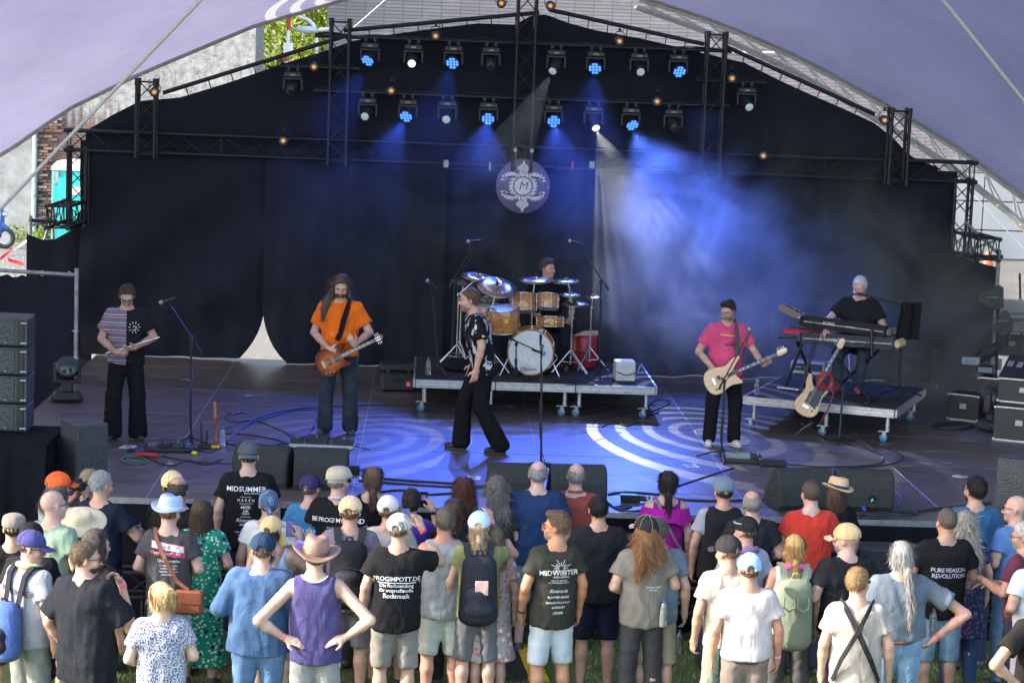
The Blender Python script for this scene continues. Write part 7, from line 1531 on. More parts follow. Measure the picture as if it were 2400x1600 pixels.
# -- in the pit in front of the stage
gt=box_truss('ground_truss',(-5.6,-.45,.46),(5.9,-.45,.46),.24,'black truss rail on short legs along the foot of the stage','pit trusses',step=.3)
for k in range(9):MB().tube((.3+1.36*k,-.12,-.12),(.3+1.36*k,-.12,-.455),.02,n=8).build('leg',MT['black_steel'],gt);MB().tube((.3+1.36*k,.12,-.12),(.3+1.36*k,.12,-.455),.02,n=8).build('leg',MT['black_steel'],gt)
def sub(px,py,label,rz=0,h=.5,wd=.62):
 p=onz(px,py,h);r=empty('pit_subwoofer',(p.x,p.y,0),rz);tag(r,label,'speaker','subwoofers in the pit');dp=min(.6,-.1-p.y);MB().bbox((0,dp/2,h/2),(wd,dp,h),.015).build('cabinet',MT['cab'],r);MB().bbox((0,-.006,h*.47),(wd-.06,.02,h-.1),.008).build('grille',MT['grille'],r)
 for sx in(-1,1):MB().bbox((sx*.15,dp/2,h+.002),(.10,.05,.006),.002).build('handle_recess',MT['rubber'],r)
sub(2092,1288,'black subwoofer standing in the pit behind the tan cap man',0,1.0,.66)
sub(1215,1350,'black subwoofer in the pit beside the man in teal shorts',0,.72,.6)
sub(1470,1262,'low black subwoofer in the pit lit blue behind the black haired man',0,1.02,.6)
p=onz(1212,1530,.0);r=empty('cable_ramp',(p.x,p.y,0),R_(4));tag(r,'black and yellow rubber cable ramp on the grass','cable ramp')
yl=paint('ramp_yellow',(.62,.42,.02),.6,nscale=10,namt=.25);
for k in range(3):
 y=-.95+k*.92;MB().prism([(-.30,0),(-.13,.055),(.0,.06),(.0,.0)],.90,Matrix(((1,0,0,0),(0,0,-1,y+.45),(0,1,0,0),(0,0,0,1))),0).build('rubber_ramp',MT['rubber'],r);MB().prism([(-.005,.0),(-.005,.072),(.16,.07),(.2,.0)],.90,Matrix(((1,0,0,0),(0,0,-1,y+.45),(0,1,0,0),(0,0,0,1))),0).build('yellow_lid',yl,r)
for px,py,lab,a in((1590,1530,'crushed clear plastic bottle standing on the grass',0),(1622,1527,'clear plastic bottle with blue label lying on the grass',1),(2338,1528,'clear plastic cup lying on the grass at the right',1)):
 bottle(onz(px,py,.0),lab,lay=(R_(88),0,R_(70))if a else None)
flight(2255,985,0,(.42,.36,.34),R_(-32),'low black case with wiring in front of the rack cases on the right wing')
flight(2330,985,0,(.5,.42,.55),R_(-28),'tall black rack case at the foot of the antenna stand')
flight(2165,872,0,(.36,.3,.58),R_(2),'narrow tall black case behind the keyboard riser')
flight(2395,945,.42,(.62,.5,.30),R_(-24),'black case stacked on the large flight case at the right edge')
r,o=wingstand(2262,880,(2268,690),'thin black stand among the cases of the right wing')
r,o=wingstand(2395,900,(2390,640),'black stand at the right edge behind the mixing desk')
for i,(px,py,lab)in enumerate(((2310,925,'small monitor screen on the rack case'),(2275,905,'small silver box on the rack case'))):
 p=ony(px,py-60,6.8);r=empty('rack_unit',p,R_(-20));tag(r,lab,'rack unit');MB().bbox((0,0,0),(.22,.16,.10),.01).build('case',MT['galv']if i else MT['black_plastic'],r);MB().box((0,-.082,0),(.18,.004,.07)).build('front',paint_c('lcd',(.2,.25,.3),.2),r)
 for k in range(4):MB().tube((-.07+.045*k,-.084,-.02),(-.07+.045*k,-.09,-.02),.006,n=6).build('button',paint_c('led_green',(.1,.6,.1),.4),r)
# -- the band
def project_poly(polys,shirt,front,mat,name='print',off=.007):
 me=shirt.data;bv=BVHTree.FromPolygons([v.co.copy()for v in me.vertices],[tuple(p.vertices)for p in me.polygons]);mb=MB();sg=1 if front else-1
 pp=[]
 for pl in polys:
  if len(pl)==4:
   a,b,c,d=[Vector(q)for q in pl]
   for i in range(8):pp.append([a.lerp(d,i/8),b.lerp(c,i/8),b.lerp(c,(i+1)/8),a.lerp(d,(i+1)/8)])
  else:pp.append(pl)
 for pl in pp:
  W=[]
  for x,z in pl:
   h=bv.ray_cast(Vector((x,sg*1.2,z)),Vector((0,-sg,0)));W.append((x,(h[0].y if h[0]is not None else.1*sg)+sg*off,z))
  mb.add(W,[tuple(range(len(W)))])
 return tag(mb.build(name,mat,shirt),kind='stuff')
def quad(x0,z0,x1,z1,w_):
 d=Vector((x1-x0,z1-z0));n=Vector((-d.y,d.x)).normalized()*w_/2;return[(x0+n.x,z0+n.y),(x0-n.x,z0-n.y),(x1-n.x,z1-n.y),(x1+n.x,z1+n.y)]
BK=(.014,.014,.016);GB='band members on stage'
def strap(info,pts,col,label,w_=.03,name='guitar_strap'):
 """flat band through local points on the player"""
 r=empty(name,info['root'].location,info['root'].rotation_euler.z);r.scale=info['root'].scale;tag(r,label,'strap','instrument straps');V=[];pts=[Vector(p)for p in pts]
 for i,p in enumerate(pts):
  t=(pts[min(i+1,len(pts)-1)]-pts[max(i-1,0)]).normalized();c=info['T']((0,0,p.z));n=(p-Vector((c[0],c[1],p.z)));n=n.normalized()if n.length>1e-4 else Vector((0,1,0));b=t.cross(n).normalized()*w_;V+=[p-b,p+b,p+b+n*.006,p-b+n*.006]
 F=[(i*4+k,i*4+(k+1)%4,(i+1)*4+(k+1)%4,(i+1)*4+k)for i in range(len(pts)-1)for k in range(4)];mb=MB();mb.add(V,F);mb.build('webbing',fabric(col),r);return r
p=Vector((-4.64,3.13,DZ));A=person(p,PI+.12,1.76,'musician in half patterned half black t-shirt looking down at a flute',GB,sk=(.50,.31,.24),face=True,vox=.0085,lean=.10,head=(.0,.48,0),hair=('short',(.075,.052,.04),.2,-.001),J=dict(wR=(.115,.27,1.03),eR=(.275,.02,1.14),wL=(-.10,.29,1.085),eL=(-.30,.05,1.17)),hands=dict(R=dict(dir=(-.75,.55,.1),n=(-.2,-.6,-.6),curl=.8),L=dict(dir=(.75,.5,-.1),n=(0,-.6,.6),curl=.8)),top=dict(col=BK,pattern='aztec',hem=.87,fit=1.6,sleeve=.66),bottom=dict(type='trousers',col=(.010,.010,.012),fit=1.15,flare=.098,end=.03),shoes=(.02,.02,.022),shades=(False,),stance=.13)
pl=[];cx_,cz=-.085,1.29
for k in range(10):a=k*2*PI/10;pl.append(quad(cx_+.042*math.cos(a),cz+.042*math.sin(a),cx_+.066*math.cos(a),cz+.066*math.sin(a),.007))
sp_=[(cx_+(.008+.0035*k)*math.cos(.75*k),cz+(.008+.0035*k)*math.sin(.75*k))for k in range(8)]
for a,b in zip(sp_,sp_[1:]):pl.append(quad(a[0],a[1],b[0],b[1],.008))
project_poly(pl,A['shirt'],True,MT['print_white'],'sun_print')
a,b=ony(247,829,2.84),ony(374,790,2.80);r=empty('flute',a);tag(r,'silver flute held across the body by the musician in the patterned shirt','flute');MB().tube((0,0,0),b-a,.0095,n=10).build('tube',MT['chrome'],r);d=(b-a)
for t in(.1,.14,.25,.3,.35,.4,.48,.54,.6,.66):MB().tube(d*t+Vector((0,-.006,.008)),d*t+Vector((0,-.008,.014)),.009,n=8).build('key',MT['chrome'],r)
MB().tube(d*.2+Vector((0,-.012,0)),d*.62+Vector((0,-.012,0)),.003,n=5).build('key_rod',MT['chrome'],r);MB().bbox(d*.86+Vector((0,0,.009)),(.05,.025,.006),.002).build('lip_plate',MT['chrome'],r)
p=Vector((-2.30,3.95,DZ));A=person(p,PI-.08,1.84,'long haired guitarist in orange t-shirt and dark jeans',GB,w=1.06,belly=.02,sk=(.54,.34,.27),face=True,vox=.0085,head=(.10,.30,-.05),locks=[((.075,.01,1.62),(.125,.05,1.50),.034,.042),((.125,.05,1.50),(.165,.10,1.40),.045,.045),((.165,.10,1.40),(.185,.10,1.27),.044,.018),((.10,.0,1.60),(.19,.02,1.44),.03,.035),((.19,.02,1.44),(.22,.03,1.30),.034,.012),((-.08,.0,1.60),(-.11,.05,1.47),.03,.02)],hair=('curly',(.075,.05,.04),.40,.010),beard=(.13,.085,.06),J=dict(wR=(.085,.27,.985),eR=(.29,-.02,1.12),wL=(-.20,.30,1.04),eL=(-.33,.02,1.15)),hands=dict(R=dict(dir=(-.85,.25,-.2),n=(0,-1,-.1),curl=.6),L=dict(dir=(.35,.4,.6),n=(.3,-1,.1),curl=.9)),top=dict(col=(.78,.15,.012),hem=.88,fit=1.2,sleeve=.70,wrinkle=1.2),bottom=dict(type='trousers',col=(.028,.034,.05),pattern='denim',c2=(.06,.07,.09),fit=1.05,flare=.088,end=.03),shoes=(.03,.03,.03),stance=.13)
yg=3.62;g0=ony(768,850,yg);g1=ony(893,790,yg-.02)
guitar('electric_guitar','sunburst electric guitar played by the man in orange',g0,g0+(g1-g0).normalized()*.68,(-.05,-1,.18),1.08,burst(),'guitar',paint_c('head_dark',(.10,.02,.015),.3))
T=A['T'];strap(A,[T((.04,-.16,1.40)),T((-.07,-.08,1.50)),T((-.10,.03,1.512)),T((-.095,.12,1.44)),T((-.06,.165,1.30)),T((-.03,.18,1.15)),T((.0,.25,1.08))],(.012,.012,.014),'black guitar strap over the orange shirt')
p=Vector((-.66,3.10,DZ));A=person(p,R_(98),1.86,'singer in black shirt with white splashes striding to the left',GB,w=1.0,sk=(.54,.33,.26),face=True,vox=.0085,lean=.24,head=(.0,-.15,0),hair=('short',(.16,.095,.055),.2,.002),beard=(.42,.26,.19),J=dict(eL=(-.26,.06,1.16),wL=(-.27,.11,.92),eR=(.25,-.02,1.15),wR=(.25,.06,.9)),hands=dict(L=dict(dir=(-.02,.15,-1),n=(1,.2,.2),curl=.5,spread=.2),R=dict(curl=.6)),top=dict(col=(.012,.012,.015),pattern='splash',c2=(.55,.55,.58),hem=.83,fit=1.7,sleeve=.75,wrinkle=1.3),bottom=dict(type='trousers',col=(.008,.008,.010),fit=1.12,flare=.092,end=.03),shoes=(.012,.012,.012),knees=dict(kR=(.10,.17,.50),aR=(.12,.18,.09),kL=(-.10,.02,.50),aL=(-.12,-.20,.09)))
DRx=ony(1281,700,7.35).x;p=Vector((DRx,7.35,DZr-.385));A=person(p,PI,1.78,'drummer in black t-shirt looking to the right behind the kit',GB,sk=(.56,.33,.27),face=True,vox=.0085,head=(.75,.0,0),hair=('quiff',(.10,.075,.058)),J=dict(eR=(.30,.08,1.16),wR=(.16,.34,1.06),eL=(-.33,.05,1.13),wL=(-.30,.30,1.02)),hands=dict(R=dict(dir=(-.3,.8,.3),curl=1.1),L=dict(dir=(.2,.9,.1),curl=1.1)),top=dict(col=BK,hem=.90,fit=1.3),bottom=dict(type='trousers',col=(.02,.02,.025)),knees=dict(kR=(.22,.42,.90),aR=(.22,.44,.475),kL=(-.22,.42,.90),aL=(-.22,.44,.475)))
r=empty('drum_throne',(DRx,7.42,DZr));tag(r,'round black drum stool behind the kit','stool');MB().lathe([(.001,.43),(.16,.43),(.17,.45),(.17,.50),(.001,.51)],20).build('seat',MT['clothblack'],r);MB().tube((0,0,.1),(0,0,.43),.02).build('post',MT['chrome'],r)
for k in range(3):a=k*2.09;MB().tube((0,0,.3),(.25*math.cos(a),.25*math.sin(a),.01),.012).build('leg',MT['chrome'],r)
h=A['W'](A['J']['wR'])+Vector((.0,-.09,.0));o=MB().tube((-.03,.05,-.07),(.10,-.05,.30),.009,.006,n=7).build('drum_stick',stk);o.location=h+Vector((.05,0,.02));tag(o,'drum stick raised in the right hand of the drummer','drum stick','drum sticks in use')
h=A['W'](A['J']['wL'])+Vector((.0,-.09,.0));o=MB().tube((.05,.08,.02),(-.12,-.25,-.02),.009,.006,n=7).build('drum_stick',stk);o.location=h;tag(o,'drum stick in the left hand of the drummer near the snare','drum stick','drum sticks in use')
p=Vector((2.20,4.0,DZ));A=person(p,PI+.06,1.70,'bass player in pink t-shirt, black trousers and white trainers',GB,w=1.05,belly=.02,sk=(.50,.31,.24),face=True,vox=.0085,head=(-.75,.28,.05),hair=('quiff',(.05,.04,.034)),beard=(.36,.22,.17),shades=(False,MT['galv']),J=dict(wR=(.16,.27,.935),eR=(.33,-.02,1.13),wL=(-.40,.30,1.03),eL=(-.34,.02,1.16)),hands=dict(R=dict(dir=(-.75,.2,-.35),n=(0,-1,-.1),curl=.7),L=dict(dir=(-.35,.5,.5),n=(.3,-1,.1),curl=.95)),top=dict(col=(.60,.075,.18),hem=.84,fit=1.2,sleeve=.68),bottom=dict(type='trousers',col=(.010,.010,.012),fit=1.05,flare=.08,end=.03),shoes=(.62,.62,.60),stance=.14)
project_poly([quad(-.10,1.345,.10,1.36,.012)],A['shirt'],True,paint_c('pr_yellow',(.75,.45,.05),.7),'yellow_stripe');project_poly([quad(-.10,1.24,.05,1.245,.02),quad(-.06,1.27,.0,1.275,.012),quad(-.13,1.20,-.06,1.205,.012)],A['shirt'],True,paint_c('pr_dark',(.10,.02,.08),.7),'dark_print')
yg=3.66;g0=ony(1682,890,yg);g1=ony(1848,818,yg-.05)
guitar('bass_guitar','pale natural wood bass guitar played by the man in pink',g0,g0+(g1-g0).normalized()*.84,(-.05,-1,.15),1.0,MT['natural'],'bass',MT['natural'])
T=A['T'];strap(A,[T((.04,-.16,1.40)),T((-.06,-.08,1.50)),T((-.09,.03,1.51)),T((-.09,.12,1.44)),T((-.10,.16,1.30)),T((-.10,.20,1.17)),T((-.11,.26,1.08))],(.10,.10,.11),'striped grey strap over the pink shirt',.035)
kp=Vector((ony(2012,760,6.0).x,6.0,DZ+RH-.36));A=person(kp,PI-.40,1.80,'grey haired keyboard player in black v neck t-shirt',GB,w=1.06,belly=.03,sk=(.58,.34,.28),face=True,vox=.0085,lean=.06,head=(-.05,.25,0),hair=('short',(.60,.60,.62),.2,-.004),beard=(.50,.44,.40),J=dict(wR=(.30,.42,1.10),eR=(.36,.12,1.19),wL=(-.22,.36,1.03),eL=(-.34,.06,1.14)),hands=dict(R=dict(dir=(.1,.9,-.2),n=(0,-.1,-1),curl=.5),L=dict(dir=(0,.9,-.2),n=(0,-.1,-1),curl=.5)),top=dict(col=(.016,.016,.02),hem=.90,fit=1.4,neck=.075),bottom=dict(type='trousers',col=(.03,.04,.06),pattern='denim'),shoes=(.36,.03,.05),knees=dict(kR=(.16,.34,.82),aR=(.14,.36,.45),kL=(-.16,.34,.82),aL=(-.10,.30,.45)))
# -- the audience
GC='audience in front of the stage'
S1=(.56,.35,.27);S2=(.50,.30,.22);S3=(.60,.40,.33);S4=(.42,.23,.15)
def crowd(px,py,H,label,rz=0.0,**kw):
 hat=kw.get('hat');add=0.0
 if hat:add={'cap':.022,'flat':.018,'beanie':.02,'bandana':.02,'trilby':.04,'western':.05,'wide':.035}[hat['kind']]
 elif kw.get('hair')and len(kw['hair'])>3:add=kw['hair'][3]*.8
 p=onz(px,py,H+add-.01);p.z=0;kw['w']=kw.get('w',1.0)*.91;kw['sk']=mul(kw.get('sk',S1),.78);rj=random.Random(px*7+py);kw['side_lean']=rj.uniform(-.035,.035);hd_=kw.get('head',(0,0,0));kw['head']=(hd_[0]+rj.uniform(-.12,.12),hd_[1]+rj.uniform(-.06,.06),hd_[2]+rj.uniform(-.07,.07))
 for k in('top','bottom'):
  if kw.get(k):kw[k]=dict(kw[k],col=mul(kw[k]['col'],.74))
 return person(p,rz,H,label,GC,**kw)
def cap(c,c2=None,back=False):return dict(kind='cap',mat=fabric(c),mat2=fabric(c2)if c2 else None,back=back)
def held(info,name,label,cat,build):
 r=empty(name,info['root'].location,info['root'].rotation_euler.z);r.scale=info['root'].scale;tag(r,label,cat);build(r);return r
def phone(info,label,pos,tilt=0.0,lit=True):
 def b(r):
  M=(Matrix.Translation(Vector(pos))@Matrix.Rotation(tilt,4,'X'));MB().bbox(M.translation,(.078,.010,.158),.004,M=M.to_3x3()).build('case',MT['black_plastic'],r)
  MB().box(M@Vector((0,-.0062,0)),(.070,.002,.148),M=M.to_3x3()).build('screen',MT['phone_screen']if lit else MT['dark_glass'],r)
  MB().box(M@Vector((.0,-.0075,.02)),(.05,.0012,.05),M=M.to_3x3()).build('picture',MT['phone_blue'],r)
 return held(info,'smartphone',label,'phone',b)
MT['phone_screen']=paint('phone_screen',(.02,.03,.08),.15,namt=.4,nscale=25,emit=(.10,.13,.5),estr=.07,col2=(.1,.1,.2));MT['phone_blue']=paint('phone_picture',(.05,.06,.2),.2,namt=.5,nscale=40,emit=(.25,.2,.5),estr=.06)
def backpack(info,label,col,col2=None,sc_=1.0,pocket=True,z=1.14,tall=.46,roll=False):
 m1=fabric(col);m2=fabric(col2 or mul(col,.7));T=info['T']
 def b(r):
  c=np.array(T((0,-.235,z)));w_=.135*sc_
  P=[cone(c+(-w_*.5,0,-tall*.38),c+(-w_*.42,.01,tall*.36),.085*sc_,.075*sc_,k=.05),cone(c+(w_*.5,0,-tall*.38),c+(w_*.42,.01,tall*.36),.085*sc_,.075*sc_,k=.05),cone(c+(0,-.02,-tall*.38),c+(0,0,tall*.36),.095*sc_,.08*sc_,k=.05)]
  f=wr(31,5,20,50);lo,hi=bounds(P,.014);o=link('pack',sdf_mesh('pack',[(P,lo,hi,.014,None)],lambda V:f(V)*.006),m1,r)
  if pocket:
   P2=[cone(c+(-w_*.42,-.075,-tall*.28),c+(w_*.42,-.075,-tall*.28),.055*sc_,k=.03),cone(c+(-w_*.38,-.07,-.02),c+(w_*.38,-.07,-.02),.05*sc_,k=.04),cone(c+(0,-.075,-tall*.28),c+(0,-.07,-.02),.06*sc_,k=.05)]
   lo,hi=bounds(P2,.013);link('front_pocket',sdf_mesh('pocket',[(P2,lo,hi,.013,None)]),m2,r)
   MB().path([tuple(c+(-w_*.8,-.118,.05)),tuple(c+(0,-.125,.075)),tuple(c+(w_*.8,-.118,.05))],.004,5).build('zip',MT['black_plastic'],r)
  MB().path([tuple(c+(-.035,.01,tall*.5)),tuple(c+(-.02,-.01,tall*.5+.05)),tuple(c+(.02,-.01,tall*.5+.05)),tuple(c+(.035,.01,tall*.5))],.010,6).build('grab_handle',m2,r)
  for sx in(-1,1):
   pts=[c+(sx*.075,.06,tall*.40),T((sx*.095,-.125,1.43)),T((sx*.105,-.06,1.497)),T((sx*.11,.04,1.485)),T((sx*.12,.135,1.36)),T((sx*.135,.15,1.22))];V=[]
   for i,q in enumerate(pts):q=Vector(q);V+=[q+Vector((-.028,0,.004)),q+Vector((.028,0,.004)),q+Vector((.028,-.004,.018)),q+Vector((-.028,-.004,.018))]
   mb=MB();mb.add(V,[(i*4+k,i*4+(k+1)%4,(i+1)*4+(k+1)%4,(i+1)*4+k)for i in range(len(pts)-1)for k in range(4)]);mb.build('shoulder_strap',m2,r)
 return held(info,'backpack',label,'backpack',b)
def crossbody(info,label,col,side,bag,w_=.018,bagsize=(.24,.09,.2)):
 m=paint_c('bag_leather',col,.5);T=info['T']
 def b(r):
  s_=side;pts=[T((s_*.10,.10,1.44)),T((s_*.115,-.02,1.505)),T((s_*.08,-.115,1.43)),T((s_*.0,-.165,1.28)),T((-s_*.10,-.165,1.10)),Vector(bag)+Vector((0,0,.1))];V=[]
  for i,q in enumerate(pts):q=Vector(q);t=(Vector(pts[min(i+1,5)])-Vector(pts[max(i-1,0)])).normalized();n=Vector((0,-1,.3)).normalized()if i>1 else Vector((0,.3,1)).normalized();bb=t.cross(n).normalized()*w_;V+=[q-bb,q+bb,q+bb+n*.007,q-bb+n*.007]
  mb=MB();mb.add(V,[(i*4+k,i*4+(k+1)%4,(i+1)*4+(k+1)%4,(i+1)*4+k)for i in range(5)for k in range(4)]);mb.build('strap',m,r)
  if bagsize:MB().bbox(bag,bagsize,.025).build('bag',m,r);MB().bbox(Vector(bag)+Vector((0,-bagsize[1]*.5,bagsize[2]*.22)),(bagsize[0]*.96,.012,bagsize[2]*.5),.004).build('flap',m,r)
 return held(info,'shoulder_bag',label,'bag',b)
def cup(info,label,pos,r0=.036):
 def b(r):MB().lathe([(r0*.8,0),(r0,.12),(r0*.96,.12),(r0*.76,.004),(.0005,.004)],16,Matrix.Translation(Vector(pos))).build('tumbler',MT['clear'],r);MB().lathe([(r0*.78,.006),(r0*.86,.05),(.0005,.05)],14,Matrix.Translation(Vector(pos))).build('drink',paint_c('drink',(.45,.42,.38),.2),r)
 return held(info,'plastic_cup',label,'cup',b)
def wristband(info,hand,col=(.75,.06,.10)):
 w_=info['J'][hand];e=info['J'][{'wR':'eR','wL':'eL'}[hand]];d=unit(w_-e);M=Matrix.Translation(Vector(w_-d*.02))@Vector(d).to_track_quat('Z','Y').to_matrix().to_4x4();MB().lathe([(.031,-.008),(.032,-.006),(.032,.006),(.031,.008)],14,M).build('wristband',paint_c('wrist',col,.5),info['root'])
DEN=dict(pattern='denim');B=(.014,.014,.016)
UPR=dict(eR=(.32,.20,1.36),wR=(.15,.34,1.58))
# ---- front rows, left to right
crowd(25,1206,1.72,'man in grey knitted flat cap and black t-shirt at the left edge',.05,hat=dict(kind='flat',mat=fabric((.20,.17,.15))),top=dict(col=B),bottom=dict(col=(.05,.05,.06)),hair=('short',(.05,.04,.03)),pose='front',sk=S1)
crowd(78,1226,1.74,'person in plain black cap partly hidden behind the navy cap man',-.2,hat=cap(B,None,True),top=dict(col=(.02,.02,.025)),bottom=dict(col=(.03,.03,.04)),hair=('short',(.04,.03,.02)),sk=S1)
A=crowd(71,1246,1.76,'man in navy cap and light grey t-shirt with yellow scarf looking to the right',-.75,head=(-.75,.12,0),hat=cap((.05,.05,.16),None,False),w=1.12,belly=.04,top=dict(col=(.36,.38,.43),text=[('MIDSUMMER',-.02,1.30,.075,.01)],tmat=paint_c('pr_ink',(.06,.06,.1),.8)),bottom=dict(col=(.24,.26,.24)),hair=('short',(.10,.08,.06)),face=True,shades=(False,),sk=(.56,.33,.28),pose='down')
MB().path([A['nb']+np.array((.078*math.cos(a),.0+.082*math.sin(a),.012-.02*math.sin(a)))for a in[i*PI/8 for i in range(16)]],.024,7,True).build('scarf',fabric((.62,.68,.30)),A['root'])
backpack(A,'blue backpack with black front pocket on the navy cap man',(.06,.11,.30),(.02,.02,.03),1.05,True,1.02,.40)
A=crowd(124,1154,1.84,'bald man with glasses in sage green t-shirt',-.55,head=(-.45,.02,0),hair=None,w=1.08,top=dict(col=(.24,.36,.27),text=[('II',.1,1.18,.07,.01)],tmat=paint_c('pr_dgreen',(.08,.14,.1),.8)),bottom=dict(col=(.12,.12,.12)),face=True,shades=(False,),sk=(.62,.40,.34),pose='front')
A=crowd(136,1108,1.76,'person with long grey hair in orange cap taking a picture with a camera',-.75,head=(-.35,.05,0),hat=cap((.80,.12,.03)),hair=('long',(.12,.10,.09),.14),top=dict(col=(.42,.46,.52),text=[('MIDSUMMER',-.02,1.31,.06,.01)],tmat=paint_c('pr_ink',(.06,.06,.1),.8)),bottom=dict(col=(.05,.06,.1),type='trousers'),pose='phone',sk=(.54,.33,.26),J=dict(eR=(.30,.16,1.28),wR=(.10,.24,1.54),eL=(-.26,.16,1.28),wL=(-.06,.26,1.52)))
held(A,'photo_camera','black camera held up by the person in the orange cap','camera',lambda r:(MB().bbox((.02,.22,1.62),(.13,.07,.09),.012).build('body',MT['black_plastic'],r),MB().tube((.02,.25,1.62),(.02,.34,1.62),.036,n=16).build('lens',MT['black_plastic'],r),MB().bbox((.02,.22,1.675),(.05,.05,.03),.008).build('viewfinder',MT['black_plastic'],r)))
crowd(186,1192,1.60,'short woman under a wide cream straw hat in teal top',-.6,hat=dict(kind='wide',mat=paint('straw_cream',(.72,.62,.42),.85,nscale=60,namt=.12,bump=.4,bscale=200)),head=(0,-.25,.3),hair=('bob',(.2,.13,.08)),top=dict(col=(.03,.22,.24)),bottom=dict(col=(.1,.1,.12),type='trousers'),sk=S1,pose='front')
A=crowd(239,1108,1.82,'white haired man in navy t-shirt with eye print holding a cup',-.45,head=(-.30,.05,0),hair=('short',(.50,.50,.50)),w=1.08,top=dict(col=(.016,.022,.045)),bottom=dict(col=(.03,.05,.12),type='trousers'),pose='front',sk=S1,J=dict(eR=(.32,.08,1.20),wR=(.24,.28,1.24)))
project_poly([[(.0+.085*math.cos(a),1.24+.075*math.sin(a))for a in[k*PI/10 for k in range(20)]]],A['shirt'],False,paint_c('eye_pr',(.35,.33,.38),.8),'eye_print');project_poly([[(.005+.05*math.cos(a),1.23+.05*math.sin(a))for a in[k*PI/10 for k in range(20)]]],A['shirt'],False,paint_c('eye_pr2',(.03,.28,.30),.8),'iris_print',.007);project_poly([[(.005+.022*math.cos(a),1.23+.022*math.sin(a))for a in[k*PI/10 for k in range(20)]]],A['shirt'],False,MT['rubber'],'pupil_print',.009)
cup(A,'clear plastic cup in the hand of the white haired man',(.22,.40,1.22))
crowd(207,1104,1.72,'blonde woman half hidden behind the white haired man',-.1,hair=('bun',(.62,.50,.30)),top=dict(col=(.05,.05,.06)),bottom=dict(col=(.1,.1,.12),type='trousers'),sk=S3)
crowd(408,1106,1.80,'man in cream cap standing behind the short haired man',.0,hat=cap((.62,.50,.28)),hair=('short',(.1,.07,.05)),top=dict(col=B),bottom=dict(col=(.04,.05,.08),type='trousers'),sk=S1)
crowd(418,1122,1.79,'man with thinning grey brown hair in black tour t-shirt',-.15,head=(-.15,0,0),hair=('balding',(.10,.085,.075)),w=1.08,top=dict(col=B,text=[('THE DEAR HUNTER',0,1.20,.03,.01),('AFTER THE RAIN',0,1.16,.026,.01),("SIMPSON'S",0,1.24,.03,.01),('ANATHEMA TOUR',0,1.12,.022,.01)]),bottom=dict(col=(.04,.05,.08),type='trousers'),sk=S2,pose='down')
A=crowd(400,1160,1.80,'man in pale blue trilby and dark grey t-shirt with red white print',-.10,head=(-.35,.05,.1),hat=dict(kind='trilby',mat=paint('blue_straw',(.36,.46,.66),.85,nscale=50,namt=.15,bump=.3,bscale=160),band=paint_c('band_pale',(.46,.55,.72),.8)),hair=('short',(.22,.13,.07)),top=dict(col=(.075,.075,.085),hem=.85),bottom=dict(col=(.25,.34,.42),**DEN),pose='front',sk=S3)
project_poly([[(-.135,1.315),(-.135,1.425),(.15,1.385),(.15,1.275)]],A['shirt'],False,paint_c('pr_red',(.45,.05,.10),.8),'red_print_panel');project_poly([[(-.125,1.365),(-.125,1.418),(.14,1.378),(.14,1.325)]],A['shirt'],False,MT['print_white'],'white_print_panel',.0065)
project_text([('Operation:',.01,1.372,.052,.03)],A['shirt'],A['root'],False,paint_c('pr_red',(.45,.05,.10),.8));project_text([('mindcrime',.01,1.318,.052,.03),('Queensryche',.02,1.255,.034,.02),('ST. GEORGE UTAH',.02,1.215,.018,.01),('AUSTRIA VIENNA',.02,1.19,.018,.01),('ALBERTA, CANADA',.02,1.165,.018,.01),('LONDON U.K.',.02,1.14,.018,.01)],A['shirt'],A['root'])
crossbody(A,'brown leather shoulder bag of the man in the pale blue trilby',(.20,.06,.03),-1,(.20,-.17,.93),.016)
crowd(474,1176,1.68,'brunette woman in long green patterned dress',-.05,head=(-.2,0,0),hair=('bob',(.07,.045,.032),.3),top=dict(type='dress',col=(.02,.34,.20),pattern='floral',c2=(.50,.66,.58),c3=(.025,.03,.12),hem=.22,sleeve=.55),sk=S3,pose='front')
A=crowd(583,1035,1.90,'tall man in dark grey backwards cap and black festival t-shirt',-.02,hat=cap((.07,.085,.11),(.10,.11,.13),True),hair=('short',(.12,.09,.07)),w=1.06,top=dict(col=B,hem=.82,fit=1.6,text=[('MIDSUMMER',0,1.365,.062,.015),('PROG FESTIVAL',.055,1.330,.020,.01),('JUNE 23RD 2023',0,1.298,.013,.01),('H A K E N',0,1.268,.034,.01),('F R O S T *',.005,1.236,.024,.005),('MEER',0,1.205,.036,.01),('DIM',0,1.172,.026,.03),('GRAY',0,1.150,.026,.03),('JUNE 24TH 2023',0,1.122,.013,.01),('Riverside',0,1.090,.046,.0,1.0,.4),('AIRBAG',0,1.052,.030,.0),('THE',0,1.030,.016,.01),('BEARD',0,1.010,.022,.02),('THE DEAR HUNTER',0,.985,.021,.01),('KINGCROW',0,.962,.018,.0,1.5),('The Windmill',0,.940,.018,.01)]),bottom=dict(col=(.02,.03,.07),type='trousers'),sk=(.60,.40,.33),pose='down')
A=crowd(632,1149,1.76,'person in dark blue tie dye bandana with yellow and white vest',-.05,hat=dict(kind='bandana',mat=fabric((.05,.08,.16),'splash',(.16,.24,.36))),hair=('short',(.03,.025,.02)),top=dict(col=(.70,.72,.74),sleeve=.5),bottom=dict(col=(.04,.04,.06),type='trousers'),sk=S2)
project_poly([[(-.16,1.42),(-.05,1.46),(-.02,1.25),(-.08,1.02),(-.15,1.0)],[(.14,1.42),(.17,1.3),(.10,1.0),(.04,1.02)]],A['shirt'],False,paint_c('yellow_cl',(.75,.55,.02),.8),'yellow_panel')
